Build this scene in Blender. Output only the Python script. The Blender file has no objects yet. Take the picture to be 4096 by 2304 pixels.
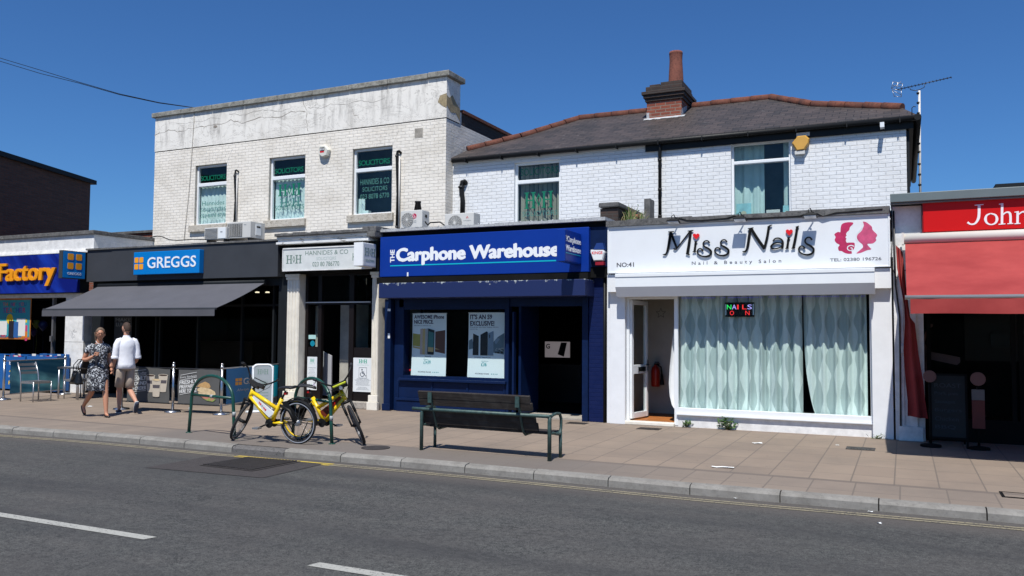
import bpy, bmesh, math, random
from mathutils import Vector, Matrix
random.seed(7)
R = math.radians
C = bpy.context.scene.collection
SC = bpy.context.scene

# ------------------------------------------------------------------ camera
EYE = 1.65
YAW, PITCH, ROLL, FPX = R(25.296), R(2.918), R(0.39), 3314.0
fwd = Vector((-math.sin(YAW) * math.cos(PITCH), math.cos(YAW) * math.cos(PITCH), math.sin(PITCH)))
rt0 = Vector((math.cos(YAW), math.sin(YAW), 0)); up0 = rt0.cross(fwd)
rt = math.cos(ROLL) * rt0 + math.sin(ROLL) * up0
upv = -math.sin(ROLL) * rt0 + math.cos(ROLL) * up0
cd = bpy.data.cameras.new('camera'); cam = bpy.data.objects.new('camera', cd); C.objects.link(cam)
cd.sensor_width = 36.0; cd.lens = 36.0 * FPX / 4096; cd.clip_end = 900; cd.clip_start = 0.1
m = Matrix((rt, upv, -fwd)).transposed().to_4x4(); m.translation = Vector((0, 0, EYE))
cam.matrix_world = m; SC.camera = cam
K = 4096 / 2576.0

# ------------------------------------------------------------------ sky, sun, exposure
SUN_EL, SUN_AZ = R(60), R(13)
w = bpy.data.worlds.new("World"); SC.world = w; w.use_nodes = True
nt = w.node_tree; nt.nodes.clear()
sky = nt.nodes.new('ShaderNodeTexSky'); sky.sky_type = 'NISHITA'; sky.sun_disc = False
sky.sun_elevation = SUN_EL; sky.sun_rotation = math.pi - SUN_AZ; sky.altitude = 0; sky.air_density = 1.0
sky.dust_density = 0.3; sky.ozone_density = 4.5
bg = nt.nodes.new('ShaderNodeBackground'); bg.inputs['Strength'].default_value = 0.076
wo = nt.nodes.new('ShaderNodeOutputWorld')
tint = nt.nodes.new('ShaderNodeMix'); tint.data_type = 'RGBA'; tint.blend_type = 'MULTIPLY'; tint.inputs['Factor'].default_value = 1
tint.inputs['B'].default_value = (.47, .83, 1.24, 1); nt.links.new(sky.outputs[0], tint.inputs['A']); nt.links.new(tint.outputs['Result'], bg.inputs[0]); nt.links.new(bg.outputs[0], wo.inputs[0])
sd = bpy.data.lights.new('sun', 'SUN'); sd.energy = 4.9; sd.angle = R(0.53); sd.color = (1, .975, .92)
sun = bpy.data.objects.new('sun', sd); C.objects.link(sun)
ldir = Vector((-math.sin(SUN_AZ) * math.cos(SUN_EL), math.cos(SUN_AZ) * math.cos(SUN_EL), -math.sin(SUN_EL)))
sun.rotation_euler = ldir.to_track_quat('-Z', 'Y').to_euler(); sun.location = (4, -6, 20)
SC.view_settings.view_transform = 'Standard'; SC.view_settings.look = 'None'
SC.view_settings.exposure = 0.12; SC.view_settings.gamma = 1.0
SC.render.engine = 'CYCLES'
try:
    SC.cycles.max_bounces = 8; SC.cycles.transparent_max_bounces = 12
    SC.cycles.caustics_reflective = False; SC.cycles.caustics_refractive = False
except Exception:
    pass

# ------------------------------------------------------------------ survey helpers: sight a point onto a known real plane
def ray(u, v):
    u *= K; v *= K
    return fwd + rt * ((u - 2048) / FPX) - upv * ((v - 1152) / FPX)
EYEP = Vector((0, 0, EYE))
def G(u, v, z=0.0):
    d = ray(u, v); return EYEP + d * ((z - EYE) / d.z)
def W(u, v, Y):
    d = ray(u, v); return EYEP + d * (Y / d.y)
def WX(u, v, X):
    d = ray(u, v); return EYEP + d * (X / d.x)
def rect(Y, u0, v0, u1, v1):
    um, vm = (u0 + u1) / 2, (v0 + v1) / 2
    return W(u0, vm, Y).x, W(u1, vm, Y).x, W(um, v1, Y).z, W(um, v0, Y).z
def crop(ox, oy, s):
    return lambda x, y: ((ox + x / s) / K, (oy + y / s) / K)

# ------------------------------------------------------------------ mesh helpers
class MB:
    def __init__(s): s.v = []; s.f = []; s.m = []; s.sm = []; s.marks = []
    def mark(s): s.marks.append((len(s.v), len(s.f)))
    def add(s, vs, fs, mi=0, smooth=False):
        b = len(s.v); s.v += [tuple(p) for p in vs]
        for f in fs: s.f.append([b + i for i in f]); s.m.append(mi); s.sm.append(smooth)
        return s
    def box(s, x0, x1, y0, y1, z0, z1, mi=0, M=None):
        x0, x1 = sorted((x0, x1)); y0, y1 = sorted((y0, y1)); z0, z1 = sorted((z0, z1))
        vs = [Vector(p) for p in ((x0,y0,z0),(x1,y0,z0),(x1,y1,z0),(x0,y1,z0),(x0,y0,z1),(x1,y0,z1),(x1,y1,z1),(x0,y1,z1))]
        if M: vs = [M @ p for p in vs]
        return s.add(vs, [(0,3,2,1),(4,5,6,7),(0,1,5,4),(1,2,6,5),(2,3,7,6),(3,0,4,7)], mi)
    def quad(s, a, b, c, d, mi=0): return s.add([a, b, c, d], [(0,1,2,3)], mi)
    def tube(s, pts, r, n=8, mi=0, cap=True, closed=False, M=None):
        pts = [Vector(p) for p in pts]; rs = r if isinstance(r, (list, tuple)) else [r] * len(pts)
        N = len(pts); vs = []; prev = None
        for i, p in enumerate(pts):
            if closed: t = pts[(i + 1) % N] - pts[i - 1]
            else: t = pts[min(i + 1, N - 1)] - pts[max(i - 1, 0)]
            if t.length < 1e-9: t = Vector((0, 0, 1))
            t.normalize()
            if prev is None:
                a = Vector((0, 0, 1)) if abs(t.z) < .9 else Vector((1, 0, 0))
                x = t.cross(a).normalized()
            else:
                x = prev - t * prev.dot(t)
                x = x.normalized() if x.length > 1e-6 else t.orthogonal().normalized()
            prev = x; y = t.cross(x)
            for k in range(n):
                an = 2 * math.pi * k / n
                vs.append(p + (x * math.cos(an) + y * math.sin(an)) * rs[i])
        fs = []
        for i in range(N if closed else N - 1):
            j = (i + 1) % N
            for k in range(n):
                k2 = (k + 1) % n; fs.append((i*n+k, i*n+k2, j*n+k2, j*n+k))
        if M: vs = [M @ p for p in vs]
        s.add(vs, fs, mi, True)
        if cap and not closed:
            b = len(s.v) - len(vs)
            s.f.append([b + k for k in reversed(range(n))]); s.m.append(mi); s.sm.append(False)
            s.f.append([b + (N-1)*n + k for k in range(n)]); s.m.append(mi); s.sm.append(False)
        return s
    def lathe(s, prof, cx=0, cy=0, n=20, mi=0, smooth=True, M=None, cz=0):
        vs = []
        for r, z in prof:
            for k in range(n):
                a = 2 * math.pi * k / n; vs.append(Vector((cx + r*math.cos(a), cy + r*math.sin(a), cz + z)))
        fs = []
        for i in range(len(prof) - 1):
            for k in range(n):
                k2 = (k + 1) % n; fs.append((i*n+k, i*n+k2, (i+1)*n+k2, (i+1)*n+k))
        if prof[0][0] > 1e-6: fs.append(tuple(reversed(range(n))))
        if prof[-1][0] > 1e-6: fs.append(tuple((len(prof)-1)*n + k for k in range(n)))
        if M: vs = [M @ p for p in vs]
        return s.add(vs, fs, mi, smooth)
    def loft(s, rings, mi=0, smooth=True, cap=True):
        n = len(rings[0]); vs = [p for r_ in rings for p in r_]; fs = []
        for i in range(len(rings) - 1):
            for k in range(n):
                k2 = (k + 1) % n; fs.append((i*n+k, i*n+k2, (i+1)*n+k2, (i+1)*n+k))
        if cap: fs.append(tuple(reversed(range(n)))); fs.append(tuple((len(rings)-1)*n + k for k in range(n)))
        return s.add(vs, fs, mi, smooth)
    # 2-D shapes on a plane
    def poly(s, pl, pts, d0=0.0, th=0.002, mi=0):
        n = len(pts); a = [pl(x, y, d0 + th) for x, y in pts]; b = [pl(x, y, d0) for x, y in pts]
        ar = sum(pts[i][0]*pts[(i+1)%n][1] - pts[(i+1)%n][0]*pts[i][1] for i in range(n))
        fr = list(range(n)); fs = []
        if ar < 0: fr.reverse()
        fs.append(fr)
        for i in range(n):
            j = (i + 1) % n; fs.append((i, n+i, n+j, j) if ar > 0 else (j, n+j, n+i, i))
        return s.add(a + b, fs, mi)
    def prect(s, pl, x0, x1, y0, y1, d0=0.0, th=0.002, mi=0):
        return s.poly(pl, [(x0,y0),(x1,y0),(x1,y1),(x0,y1)], d0, th, mi)
    def disc(s, pl, x, y, rx, ry=None, d0=0.0, th=0.002, mi=0, n=20, a0=0, a1=2*math.pi):
        ry = ry or rx
        full = abs(a1 - a0 - 2*math.pi) < 1e-6
        k = n if full else n + 1
        pts = [(x + rx*math.cos(a0 + (a1-a0)*i/n), y + ry*math.sin(a0 + (a1-a0)*i/n)) for i in range(k)]
        return s.poly(pl, pts, d0, th, mi)
    def ring(s, pl, x, y, r0, r1, d0=0.0, th=0.002, mi=0, n=20, a0=0, a1=2*math.pi):
        for i in range(n):
            a = a0 + (a1-a0)*i/n; b = a0 + (a1-a0)*(i+1)/n
            s.poly(pl, [(x+r0*math.cos(a), y+r0*math.sin(a)), (x+r1*math.cos(a), y+r1*math.sin(a)),
                        (x+r1*math.cos(b), y+r1*math.sin(b)), (x+r0*math.cos(b), y+r0*math.sin(b))], d0, th, mi)
        return s
    def stroke(s, pl, pts, wd, d0=0.0, th=0.002, mi=0, smooth=2):
        ws = wd if isinstance(wd, (list, tuple)) else [wd] * len(pts)
        P = [Vector((p[0], p[1])) for p in pts]
        if smooth and len(P) > 2:
            Q = []; V = []
            for i in range(len(P) - 1):
                p0 = P[max(i-1, 0)]; p1 = P[i]; p2 = P[i+1]; p3 = P[min(i+2, len(P)-1)]
                for k in range(smooth + 1):
                    t = k / (smooth + 1)
                    Q.append(.5*((2*p1) + (p2-p0)*t + (2*p0-5*p1+4*p2-p3)*t*t + (3*p1-p0-3*p2+p3)*t**3))
                    V.append(ws[i]*(1-t) + ws[i+1]*t)
            Q.append(P[-1]); V.append(ws[-1]); P, ws = Q, V
        L = []; Rr = []
        for i, p in enumerate(P):
            t = P[min(i+1, len(P)-1)] - P[max(i-1, 0)]
            t = t.normalized() if t.length > 1e-9 else Vector((1, 0))
            nn = Vector((-t.y, t.x)) * ws[i] / 2; L.append(p + nn); Rr.append(p - nn)
        n = len(P)
        vs = [pl(q.x, q.y, d0+th) for q in L] + [pl(q.x, q.y, d0+th) for q in Rr] + [pl(q.x, q.y, d0) for q in L] + [pl(q.x, q.y, d0) for q in Rr]
        fs = []
        for i in range(n - 1):
            fs += [(n+i, n+i+1, i+1, i), (i, i+1, 2*n+i+1, 2*n+i), (n+i+1, n+i, 3*n+i, 3*n+i+1)]
        fs += [(0, 2*n, 3*n, n), (n-1, n+n-1, 4*n-1, 3*n-1)]
        return s.add(vs, fs, mi)
    def build(s, name, mats, parent=None, label=None, local=False, bevel=0, fixn=False):
        if name in ('window_lettering', 'lettering') and len(s.marks) > 1:      # one object per line of writing
            mk = [(0, 0)] + s.marks[1:] + [(len(s.v), len(s.f))]; first = None
            for (v0, f0), (v1, f1) in zip(mk, mk[1:]):
                if f1 == f0: continue
                q = MB(); q.v = s.v[v0:v1]; q.f = [[i - v0 for i in f] for f in s.f[f0:f1]]; q.m = s.m[f0:f1]; q.sm = s.sm[f0:f1]
                o = q.build(name, mats, parent, label, local, bevel, fixn); first = first or o
            return first
        me = bpy.data.meshes.new(name); me.from_pydata(s.v, [], s.f)
        mats = mats if isinstance(mats, (list, tuple)) else [mats]
        for q in mats: me.materials.append(q)
        me.polygons.foreach_set('material_index', s.m); me.polygons.foreach_set('use_smooth', s.sm)
        me.validate()
        if fixn:
            bm = bmesh.new(); bm.from_mesh(me); bmesh.ops.recalc_face_normals(bm, faces=bm.faces); bm.to_mesh(me); bm.free()
        o = bpy.data.objects.new(name, me); C.objects.link(o)
        if parent:
            o.parent = parent
            if not local and parent.parent is None: o.matrix_parent_inverse = Matrix.Translation(-parent.location)
        if label: o['label'] = label
        if bevel:
            bv = o.modifiers.new('bevel', 'BEVEL'); bv.width = bevel; bv.segments = 2; bv.limit_method = 'ANGLE'; bv.angle_limit = R(40)
        return o

def Pl(O, U, V):
    O, U, V = Vector(O), Vector(U).normalized(), Vector(V).normalized(); N = U.cross(V)
    return lambda x, y, d=0.0: O + U*x + V*y + N*d
def FP(Y): return Pl((0, Y, 0), (1, 0, 0), (0, 0, 1))      # wall plane facing the street, x = world x, y = world z
def SP(X): return Pl((X, 0, 0), (0, 1, 0), (0, 0, 1))      # plane facing +x, x = world y

def tag(o, label, cat, group=None, kind=None):
    if kind: o['kind'] = kind
    if label: o['label'] = label
    if cat: o['category'] = cat
    if group: o['group'] = group
    return o
def thing(name, label, cat, loc=(0,0,0), rz=0, group=None):
    o = bpy.data.objects.new(name, None); C.objects.link(o); o.location = loc; o.rotation_euler = (0, 0, rz)
    o.empty_display_size = .2
    return tag(o, label, cat, group)
def struct(o): o['kind'] = 'structure'; return o
def copy_tree(o, parent=None):
    c = o.copy(); C.objects.link(c)
    if parent: c.parent = parent
    for ch in list(o.children): copy_tree(ch, c)
    return c

def text(mb, body, pl, x0, x1, y0, y1, d0=0.0, th=0.004, mi=0, bold=0.0, shear=0.0, space=1.0, res=3):
    mb.mark(); cu = bpy.data.curves.new('lettering', 'FONT'); cu.body = body; cu.resolution_u = res; cu.offset = max(-.02, min(bold, .010))
    cu.extrude = .05; cu.space_character = space; cu.fill_mode = 'BOTH'
    o = bpy.data.objects.new('lettering', cu); C.objects.link(o)
    dg = bpy.context.evaluated_depsgraph_get(); dg.update()
    me = bpy.data.meshes.new_from_object(o.evaluated_get(dg))
    vs = [v.co.copy() for v in me.vertices]
    if vs:
        ax, bx = min(v.x for v in vs), max(v.x for v in vs); ay, by = min(v.y for v in vs), max(v.y for v in vs)
        H = y1 - y0; out = []
        for v in vs:
            ty = (v.y - ay) / (by - ay); tx = (v.x - ax) / (bx - ax)
            out.append(pl(x0 + tx*(x1 - x0) + shear*ty*H, y0 + ty*H, d0 + (v.z + .05) / .1 * th))
        nb = 0 if bold < .02 else (2 if bold < .04 else 4); e = (pl(1, 0) - pl(0, 0)) * 1.0; f = (pl(0, 1) - pl(0, 0)) * 1.0
        nv = (pl(0, 0, 1) - pl(0, 0, 0)).normalized(); wpx = H * bold * .9
        fs = [tuple(p.vertices) for p in me.polygons]; mb.add(out, fs, mi)
        for k in range(nb):
            dx, dy = ((1, 0), (-1, 0), (.6, .7), (-.6, -.7))[k]
            dv = pl(x0 + dx*wpx/1, y0 + dy*wpx, 0) - pl(x0, y0, 0)
            mb.add([q + dv + nv * th * .06 * (k + 1) for q in out], fs, mi)
    C.objects.unlink(o); bpy.data.objects.remove(o); bpy.data.curves.remove(cu); bpy.data.meshes.remove(me)
    return mb

# ------------------------------------------------------------------ materials
def mat(name, col, rough=.6, metal=0, var=.12, vs=3.0, bump=0.0, bs=60.0, spec=.5, emis=None, es=0, coat=0):
    m = bpy.data.materials.new(name); m.use_nodes = True; nt = m.node_tree; N = nt.nodes; L = nt.links
    b = N['Principled BSDF']; b.inputs['Roughness'].default_value = rough; b.inputs['Metallic'].default_value = metal
    b.inputs['Specular IOR Level'].default_value = spec; b.inputs['Base Color'].default_value = (*col, 1)
    if coat: b.inputs['Coat Weight'].default_value = coat
    tc = N.new('ShaderNodeTexCoord')
    if var:
        n1 = N.new('ShaderNodeTexNoise'); n1.inputs['Scale'].default_value = vs; n1.inputs['Detail'].default_value = 8
        n1.inputs['Roughness'].default_value = .65
        L.new(tc.outputs['Object'], n1.inputs['Vector'])
        mr = N.new('ShaderNodeMapRange'); mr.inputs['From Min'].default_value = .3; mr.inputs['From Max'].default_value = .7
        mr.inputs['To Min'].default_value = 1 - var; mr.inputs['To Max'].default_value = 1 + var * .6
        L.new(n1.outputs['Fac'], mr.inputs['Value'])
        mx = N.new('ShaderNodeMix'); mx.data_type = 'RGBA'; mx.blend_type = 'MULTIPLY'; mx.inputs['Factor'].default_value = 1
        mx.inputs['A'].default_value = (*col, 1); L.new(mr.outputs[0], mx.inputs['B']); L.new(mx.outputs['Result'], b.inputs['Base Color'])
    if bump:
        n2 = N.new('ShaderNodeTexNoise'); n2.inputs['Scale'].default_value = bs; n2.inputs['Detail'].default_value = 5
        L.new(tc.outputs['Object'], n2.inputs['Vector'])
        bp = N.new('ShaderNodeBump'); bp.inputs['Strength'].default_value = bump; bp.inputs['Distance'].default_value = .02
        L.new(n2.outputs['Fac'], bp.inputs['Height']); L.new(bp.outputs[0], b.inputs['Normal'])
    if emis:
        b.inputs['Emission Color'].default_value = (*emis, 1); b.inputs['Emission Strength'].default_value = es
    return m

class NT:
    """small node-graph writer"""
    def __init__(s, name, rough=.7, metal=0):
        s.m = bpy.data.materials.new(name); s.m.use_nodes = True; s.t = s.m.node_tree; s.N = s.t.nodes; s.L = s.t.links
        s.b = s.N['Principled BSDF']; s.b.inputs['Roughness'].default_value = rough; s.b.inputs['Metallic'].default_value = metal
        s.tc = s.N.new('ShaderNodeTexCoord').outputs['Object']
        sp = s.N.new('ShaderNodeSeparateXYZ'); s.L.new(s.tc, sp.inputs[0]); s.x, s.y, s.z = sp.outputs
    def put(s, sock, v):
        if isinstance(v, (int, float)): sock.default_value = v
        elif isinstance(v, (tuple, list)): sock.default_value = (*v, 1) if len(v) == 3 and len(sock.default_value) == 4 else v
        else: s.L.new(v, sock)
    def math(s, op, a, b=0.0, c=0.0):
        n = s.N.new('ShaderNodeMath'); n.operation = op
        for i, v in enumerate((a, b, c)): s.put(n.inputs[i], v)
        return n.outputs[0]
    def vec(s, x, y, z=0.0):
        n = s.N.new('ShaderNodeCombineXYZ')
        for i, v in enumerate((x, y, z)): s.put(n.inputs[i], v)
        return n.outputs[0]
    def noise(s, scale, vec=None, detail=6, rough=.6, dist=0):
        n = s.N.new('ShaderNodeTexNoise'); n.inputs['Scale'].default_value = scale; n.inputs['Detail'].default_value = detail
        n.inputs['Roughness'].default_value = rough; n.inputs['Distortion'].default_value = dist
        s.L.new(vec or s.tc, n.inputs['Vector']); return n.outputs['Fac']
    def voro(s, scale, vec=None, feat='F1', out='Distance'):
        n = s.N.new('ShaderNodeTexVoronoi'); n.feature = feat; n.inputs['Scale'].default_value = scale
        s.L.new(vec or s.tc, n.inputs['Vector']); return n.outputs[out]
    def rng(s, v, a, b, c=0.0, d=1.0):
        n = s.N.new('ShaderNodeMapRange'); s.put(n.inputs['Value'], v)
        for k, q in zip(('From Min', 'From Max', 'To Min', 'To Max'), (a, b, c, d)): n.inputs[k].default_value = q
        return n.outputs[0]
    def mix(s, f, a, b, mode='MIX'):
        n = s.N.new('ShaderNodeMix'); n.data_type = 'RGBA'; n.blend_type = mode
        s.put(n.inputs['Factor'], f)
        for k, v in (('A', a), ('B', b)):
            if isinstance(v, (tuple, list)): n.inputs[k].default_value = (*v[:3], 1)
            elif isinstance(v, (int, float)): n.inputs[k].default_value = (v, v, v, 1)
            else: s.L.new(v, n.inputs[k])
        return n.outputs['Result']
    def brick(s, vec, bw, rh, mort, offset=.5, smooth=.1, c1=(1,1,1), c2=(.8,.8,.8), cm=(0,0,0)):
        n = s.N.new('ShaderNodeTexBrick'); n.inputs['Scale'].default_value = 1; n.offset = offset
        n.inputs['Brick Width'].default_value = bw; n.inputs['Row Height'].default_value = rh
        n.inputs['Mortar Size'].default_value = mort; n.inputs['Mortar Smooth'].default_value = smooth
        n.inputs['Color1'].default_value = (*c1, 1); n.inputs['Color2'].default_value = (*c2, 1); n.inputs['Mortar'].default_value = (*cm, 1)
        s.L.new(vec, n.inputs['Vector']); return n.outputs['Color'], n.outputs['Fac']
    def bump(s, h, strength=.5, dist=.01):
        n = s.N.new('ShaderNodeBump'); n.inputs['Strength'].default_value = strength; n.inputs['Distance'].default_value = dist
        s.L.new(h, n.inputs['Height']); s.L.new(n.outputs[0], s.b.inputs['Normal'])
    def col(s, c): s.put(s.b.inputs['Base Color'], c)

def painted_brick(name, base, dirt, amt, lines=.55, jit=.35, bw=.225):
    t = NT(name, .75); hx = t.math('ADD', t.x, t.y)
    wob = t.math('MULTIPLY', t.math('SUBTRACT', t.noise(5), .5), .018)
    v = t.vec(hx, t.math('ADD', t.z, wob))
    c, f = t.brick(v, bw, .0752, .0065, smooth=.6)
    n = t.noise(1.3, detail=9, rough=.7); n2 = t.noise(9, detail=6)
    patch = t.rng(t.noise(.9, detail=3), .38, .62)          # joints more visible in places
    jf = t.math('MULTIPLY', t.math('MULTIPLY', f, t.rng(n2, .35, .65, .1, 1)), t.math('MULTIPLY_ADD', patch, .6, .4))
    cc = t.mix(t.math('MULTIPLY', t.rng(n, .45, .8), amt), base, dirt)
    cc = t.mix(t.math('MULTIPLY', jf, lines), cc, tuple(q*jit for q in base))
    chips = t.rng(t.noise(16, detail=10, rough=.8), .70, .74)
    cc = t.mix(t.math('MULTIPLY', chips, amt), cc, (.30, .26, .21))
    t.col(cc); t.bump(t.math('SUBTRACT', t.math('MULTIPLY', t.math('ADD', n2, t.noise(3.5, detail=3)), .7), f), .9, .012)
    return t.m

M = {}
M['cream_brick'] = painted_brick('cream_painted_brick', (.84, .785, .70), (.48, .43, .35), .7, .27, .5, .225)
M['white_brick'] = painted_brick('white_painted_brick', (.78, .79, .80), (.56, .54, .50), .5, .20, .55, .24)
def render_mat():
    t = NT('weathered_render', .85); n = t.noise(1.1, detail=10, rough=.7, dist=.4); sx = t.noise(1, t.vec(t.math('MULTIPLY', t.x, 5), t.math('MULTIPLY', t.z, .8), t.y), 8, .7)
    c = t.mix(t.math('MULTIPLY', t.rng(n, .5, .78), .7), (.82, .785, .72), (.45, .41, .35))
    top = t.rng(t.z, 6.25, 6.85)
    c = t.mix(t.math('MULTIPLY', t.math('MULTIPLY', t.rng(sx, .5, .72), top), .7), c, (.18, .165, .15))
    cr = t.math('ABSOLUTE', t.math('SUBTRACT', t.noise(.9, t.vec(t.x, t.math('MULTIPLY', t.z, 2.2), t.y), 9, .72, 1.2), .5))
    c = t.mix(t.math('MULTIPLY', t.rng(cr, .008, 0, 0, 1), .75), c, (.16, .14, .12))
    c = t.mix(t.math('MULTIPLY', t.rng(t.noise(7, detail=10, rough=.8), .66, .7), .6), c, (.26, .23, .2))
    t.col(c); t.bump(t.noise(18, detail=8), .4, .01); return t.m
M['render'] = render_mat()
def conc_mat(name, a, b, sc=6, sp=.6):
    t = NT(name, .9); n = t.noise(sc, detail=10, rough=.75); c = t.mix(t.rng(n, .35, .65), a, b)
    c = t.mix(t.math('MULTIPLY', t.rng(t.noise(30, detail=4), .55, .65), sp), c, tuple(q*.3 for q in a)); t.col(c); t.bump(n, .5, .02); return t.m
M['coping'] = conc_mat('mossy_concrete', (.15, .145, .125), (.36, .35, .31))
M['coping_dark'] = conc_mat('dark_coping', (.07, .07, .07), (.17, .165, .16), 9)
M['felt'] = conc_mat('roof_felt', (.10, .10, .10), (.15, .15, .15), 3)
M['lead'] = conc_mat('lead_flashing', (.34, .35, .36), (.52, .53, .54), 8)
def red_brick(name, c1, c2, cm):
    t = NT(name, .85); v = t.vec(t.math('ADD', t.x, t.y), t.z); c, f = t.brick(v, .225, .075, .01, c1=c1, c2=c2, cm=cm)
    c = t.mix(t.rng(t.noise(12), .3, .7, 0, .45), c, tuple(q*.45 for q in c1)); t.col(c); t.bump(t.math('MULTIPLY', f, -1), .6, .01); return t.m
M['chimney_brick'] = red_brick('red_brick', (.30, .075, .04), (.20, .05, .03), (.25, .2, .16))
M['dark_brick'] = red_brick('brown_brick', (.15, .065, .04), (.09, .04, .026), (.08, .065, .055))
M['soot_shade_brick'] = red_brick('sooty_shaded_brick', (.06, .035, .028), (.035, .024, .02), (.05, .045, .04))  # dark tone also stands for shade on the rear wall
def slate():
    t = NT('slate', .55); v = t.vec(t.math('ADD', t.x, t.math('MULTIPLY', t.noise(2), .02)), t.math('ADD', t.math('MULTIPLY', t.z, 2.236), t.math('MULTIPLY', t.noise(3), .03)))
    c, f = t.brick(v, .26, .17, .006, c1=(.066, .052, .046), c2=(.034, .030, .028), cm=(.012, .012, .012))
    n = t.noise(1.6, detail=8); c = t.mix(t.rng(n, .45, .75, 0, .6), c, (.10, .075, .068))
    c = t.mix(t.rng(t.noise(9, detail=8), .62, .72, 0, .5), c, (.17, .16, .15))
    t.col(c); t.bump(t.math('SUBTRACT', t.noise(6), t.math('MULTIPLY', f, 2)), .8, .015); return t.m
M['slate'] = slate()
M['ridge'] = conc_mat('terracotta_ridge', (.085, .032, .022), (.19, .062, .036), 4)
M['pot'] = conc_mat('terracotta_pot', (.16, .055, .038), (.25, .085, .055), 5)
M['white'] = mat('white_paint', (.80, .81, .82), .5, var=.06, vs=4)
M['white_dirty'] = mat('aged_white_paint', (.80, .79, .77), .6, var=.2, vs=6, bump=.2, bs=14)
M['upvc'] = mat('white_upvc', (.80, .82, .83), .3, var=.03)
M['cream'] = mat('cream_paint', (.80, .75, .65), .6, var=.12, vs=5, bump=.15, bs=12)
M['sill'] = conc_mat('stained_sill', (.40, .35, .28), (.60, .56, .49), 9)
M['reveal'] = mat('brick_reveal', (.46, .42, .36), .8, var=.3, vs=9, bump=.3)
M['black'] = mat('black_paint', (.010, .010, .010), .5, var=.2, spec=.25)
M['void'] = mat('dark_interior', (.010, .010, .010), .9, var=.4, vs=1.5, spec=.1)  # near-black colour stands in for the darkness inside the shops
M['slate_grey'] = mat('charcoal_cladding', (.046, .050, .058), .6, var=.12, vs=2, spec=.25)
M['slate_dark'] = mat('charcoal_frame', (.013, .016, .019), .6, var=.1, spec=.2)
M['blue'] = mat('royal_blue_sign', (.002, .033, .27), .4, var=.06, vs=2, spec=.3)
M['navy'] = mat('navy_paint', (.002, .012, .055), .5, var=.22, vs=5, bump=.1, bs=20, spec=.2)
M['steel'] = mat('brushed_steel', (.55, .56, .57), .28, 1, var=.08)
M['alu'] = mat('aluminium', (.50, .51, .53), .38, .85, var=.05)
M['dark_metal'] = mat('dark_metal', (.03, .03, .032), .4, .5, var=.1)
M['green_paint'] = mat('green_coated_steel', (.008, .062, .045), .35, var=.15, vs=12)
M['band'] = mat('grey_band', (.32, .34, .34), .5, var=.05)
M['pipe_w'] = mat('grey_pipe', (.62, .60, .57), .5, var=.1)
M['ac'] = mat('ac_casing', (.60, .59, .56), .5, var=.06)
M['grille'] = mat('ac_grille', (.11, .11, .11), .6, var=.1)
def glass(name, tint=(.9, .95, .94), refl=.10, rough=.01):
    m = bpy.data.materials.new(name); m.use_nodes = True; nt = m.node_tree; N = nt.nodes; L = nt.links; N.clear()
    o = N.new('ShaderNodeOutputMaterial'); tr = N.new('ShaderNodeBsdfTransparent'); tr.inputs[0].default_value = (*tint, 1)
    gl = N.new('ShaderNodeBsdfGlossy'); gl.inputs['Roughness'].default_value = rough
    lw0 = N.new('ShaderNodeLayerWeight'); lw0.inputs['Blend'].default_value = .5
    lw = N.new('ShaderNodeMath'); lw.operation = 'POWER'; lw.inputs[1].default_value = 5.0; L.new(lw0.outputs['Facing'], lw.inputs[0])
    mu = N.new('ShaderNodeMath'); mu.operation = 'MULTIPLY_ADD'; mu.inputs[1].default_value = .6; mu.inputs[2].default_value = refl; mu.use_clamp = True
    tc = N.new('ShaderNodeTexCoord'); no = N.new('ShaderNodeTexNoise'); no.inputs['Scale'].default_value = 1.2
    bp = N.new('ShaderNodeBump'); bp.inputs['Strength'].default_value = .05; bp.inputs['Distance'].default_value = .02
    L.new(tc.outputs['Object'], no.inputs['Vector']); L.new(no.outputs['Fac'], bp.inputs['Height']); L.new(bp.outputs[0], gl.inputs['Normal'])
    mx = N.new('ShaderNodeMixShader'); L.new(lw.outputs[0], mu.inputs[0]); L.new(mu.outputs[0], mx.inputs[0])
    L.new(tr.outputs[0], mx.inputs[1]); L.new(gl.outputs[0], mx.inputs[2]); L.new(mx.outputs[0], o.inputs[0]); return m
M['glass'] = glass('window_glass', (.90, .95, .945), .025)
M['shop_glass'] = glass('shop_glass', (.93, .96, .955), .001)
def c_mat(name, col, **k): return mat(name, col, **k)
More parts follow.
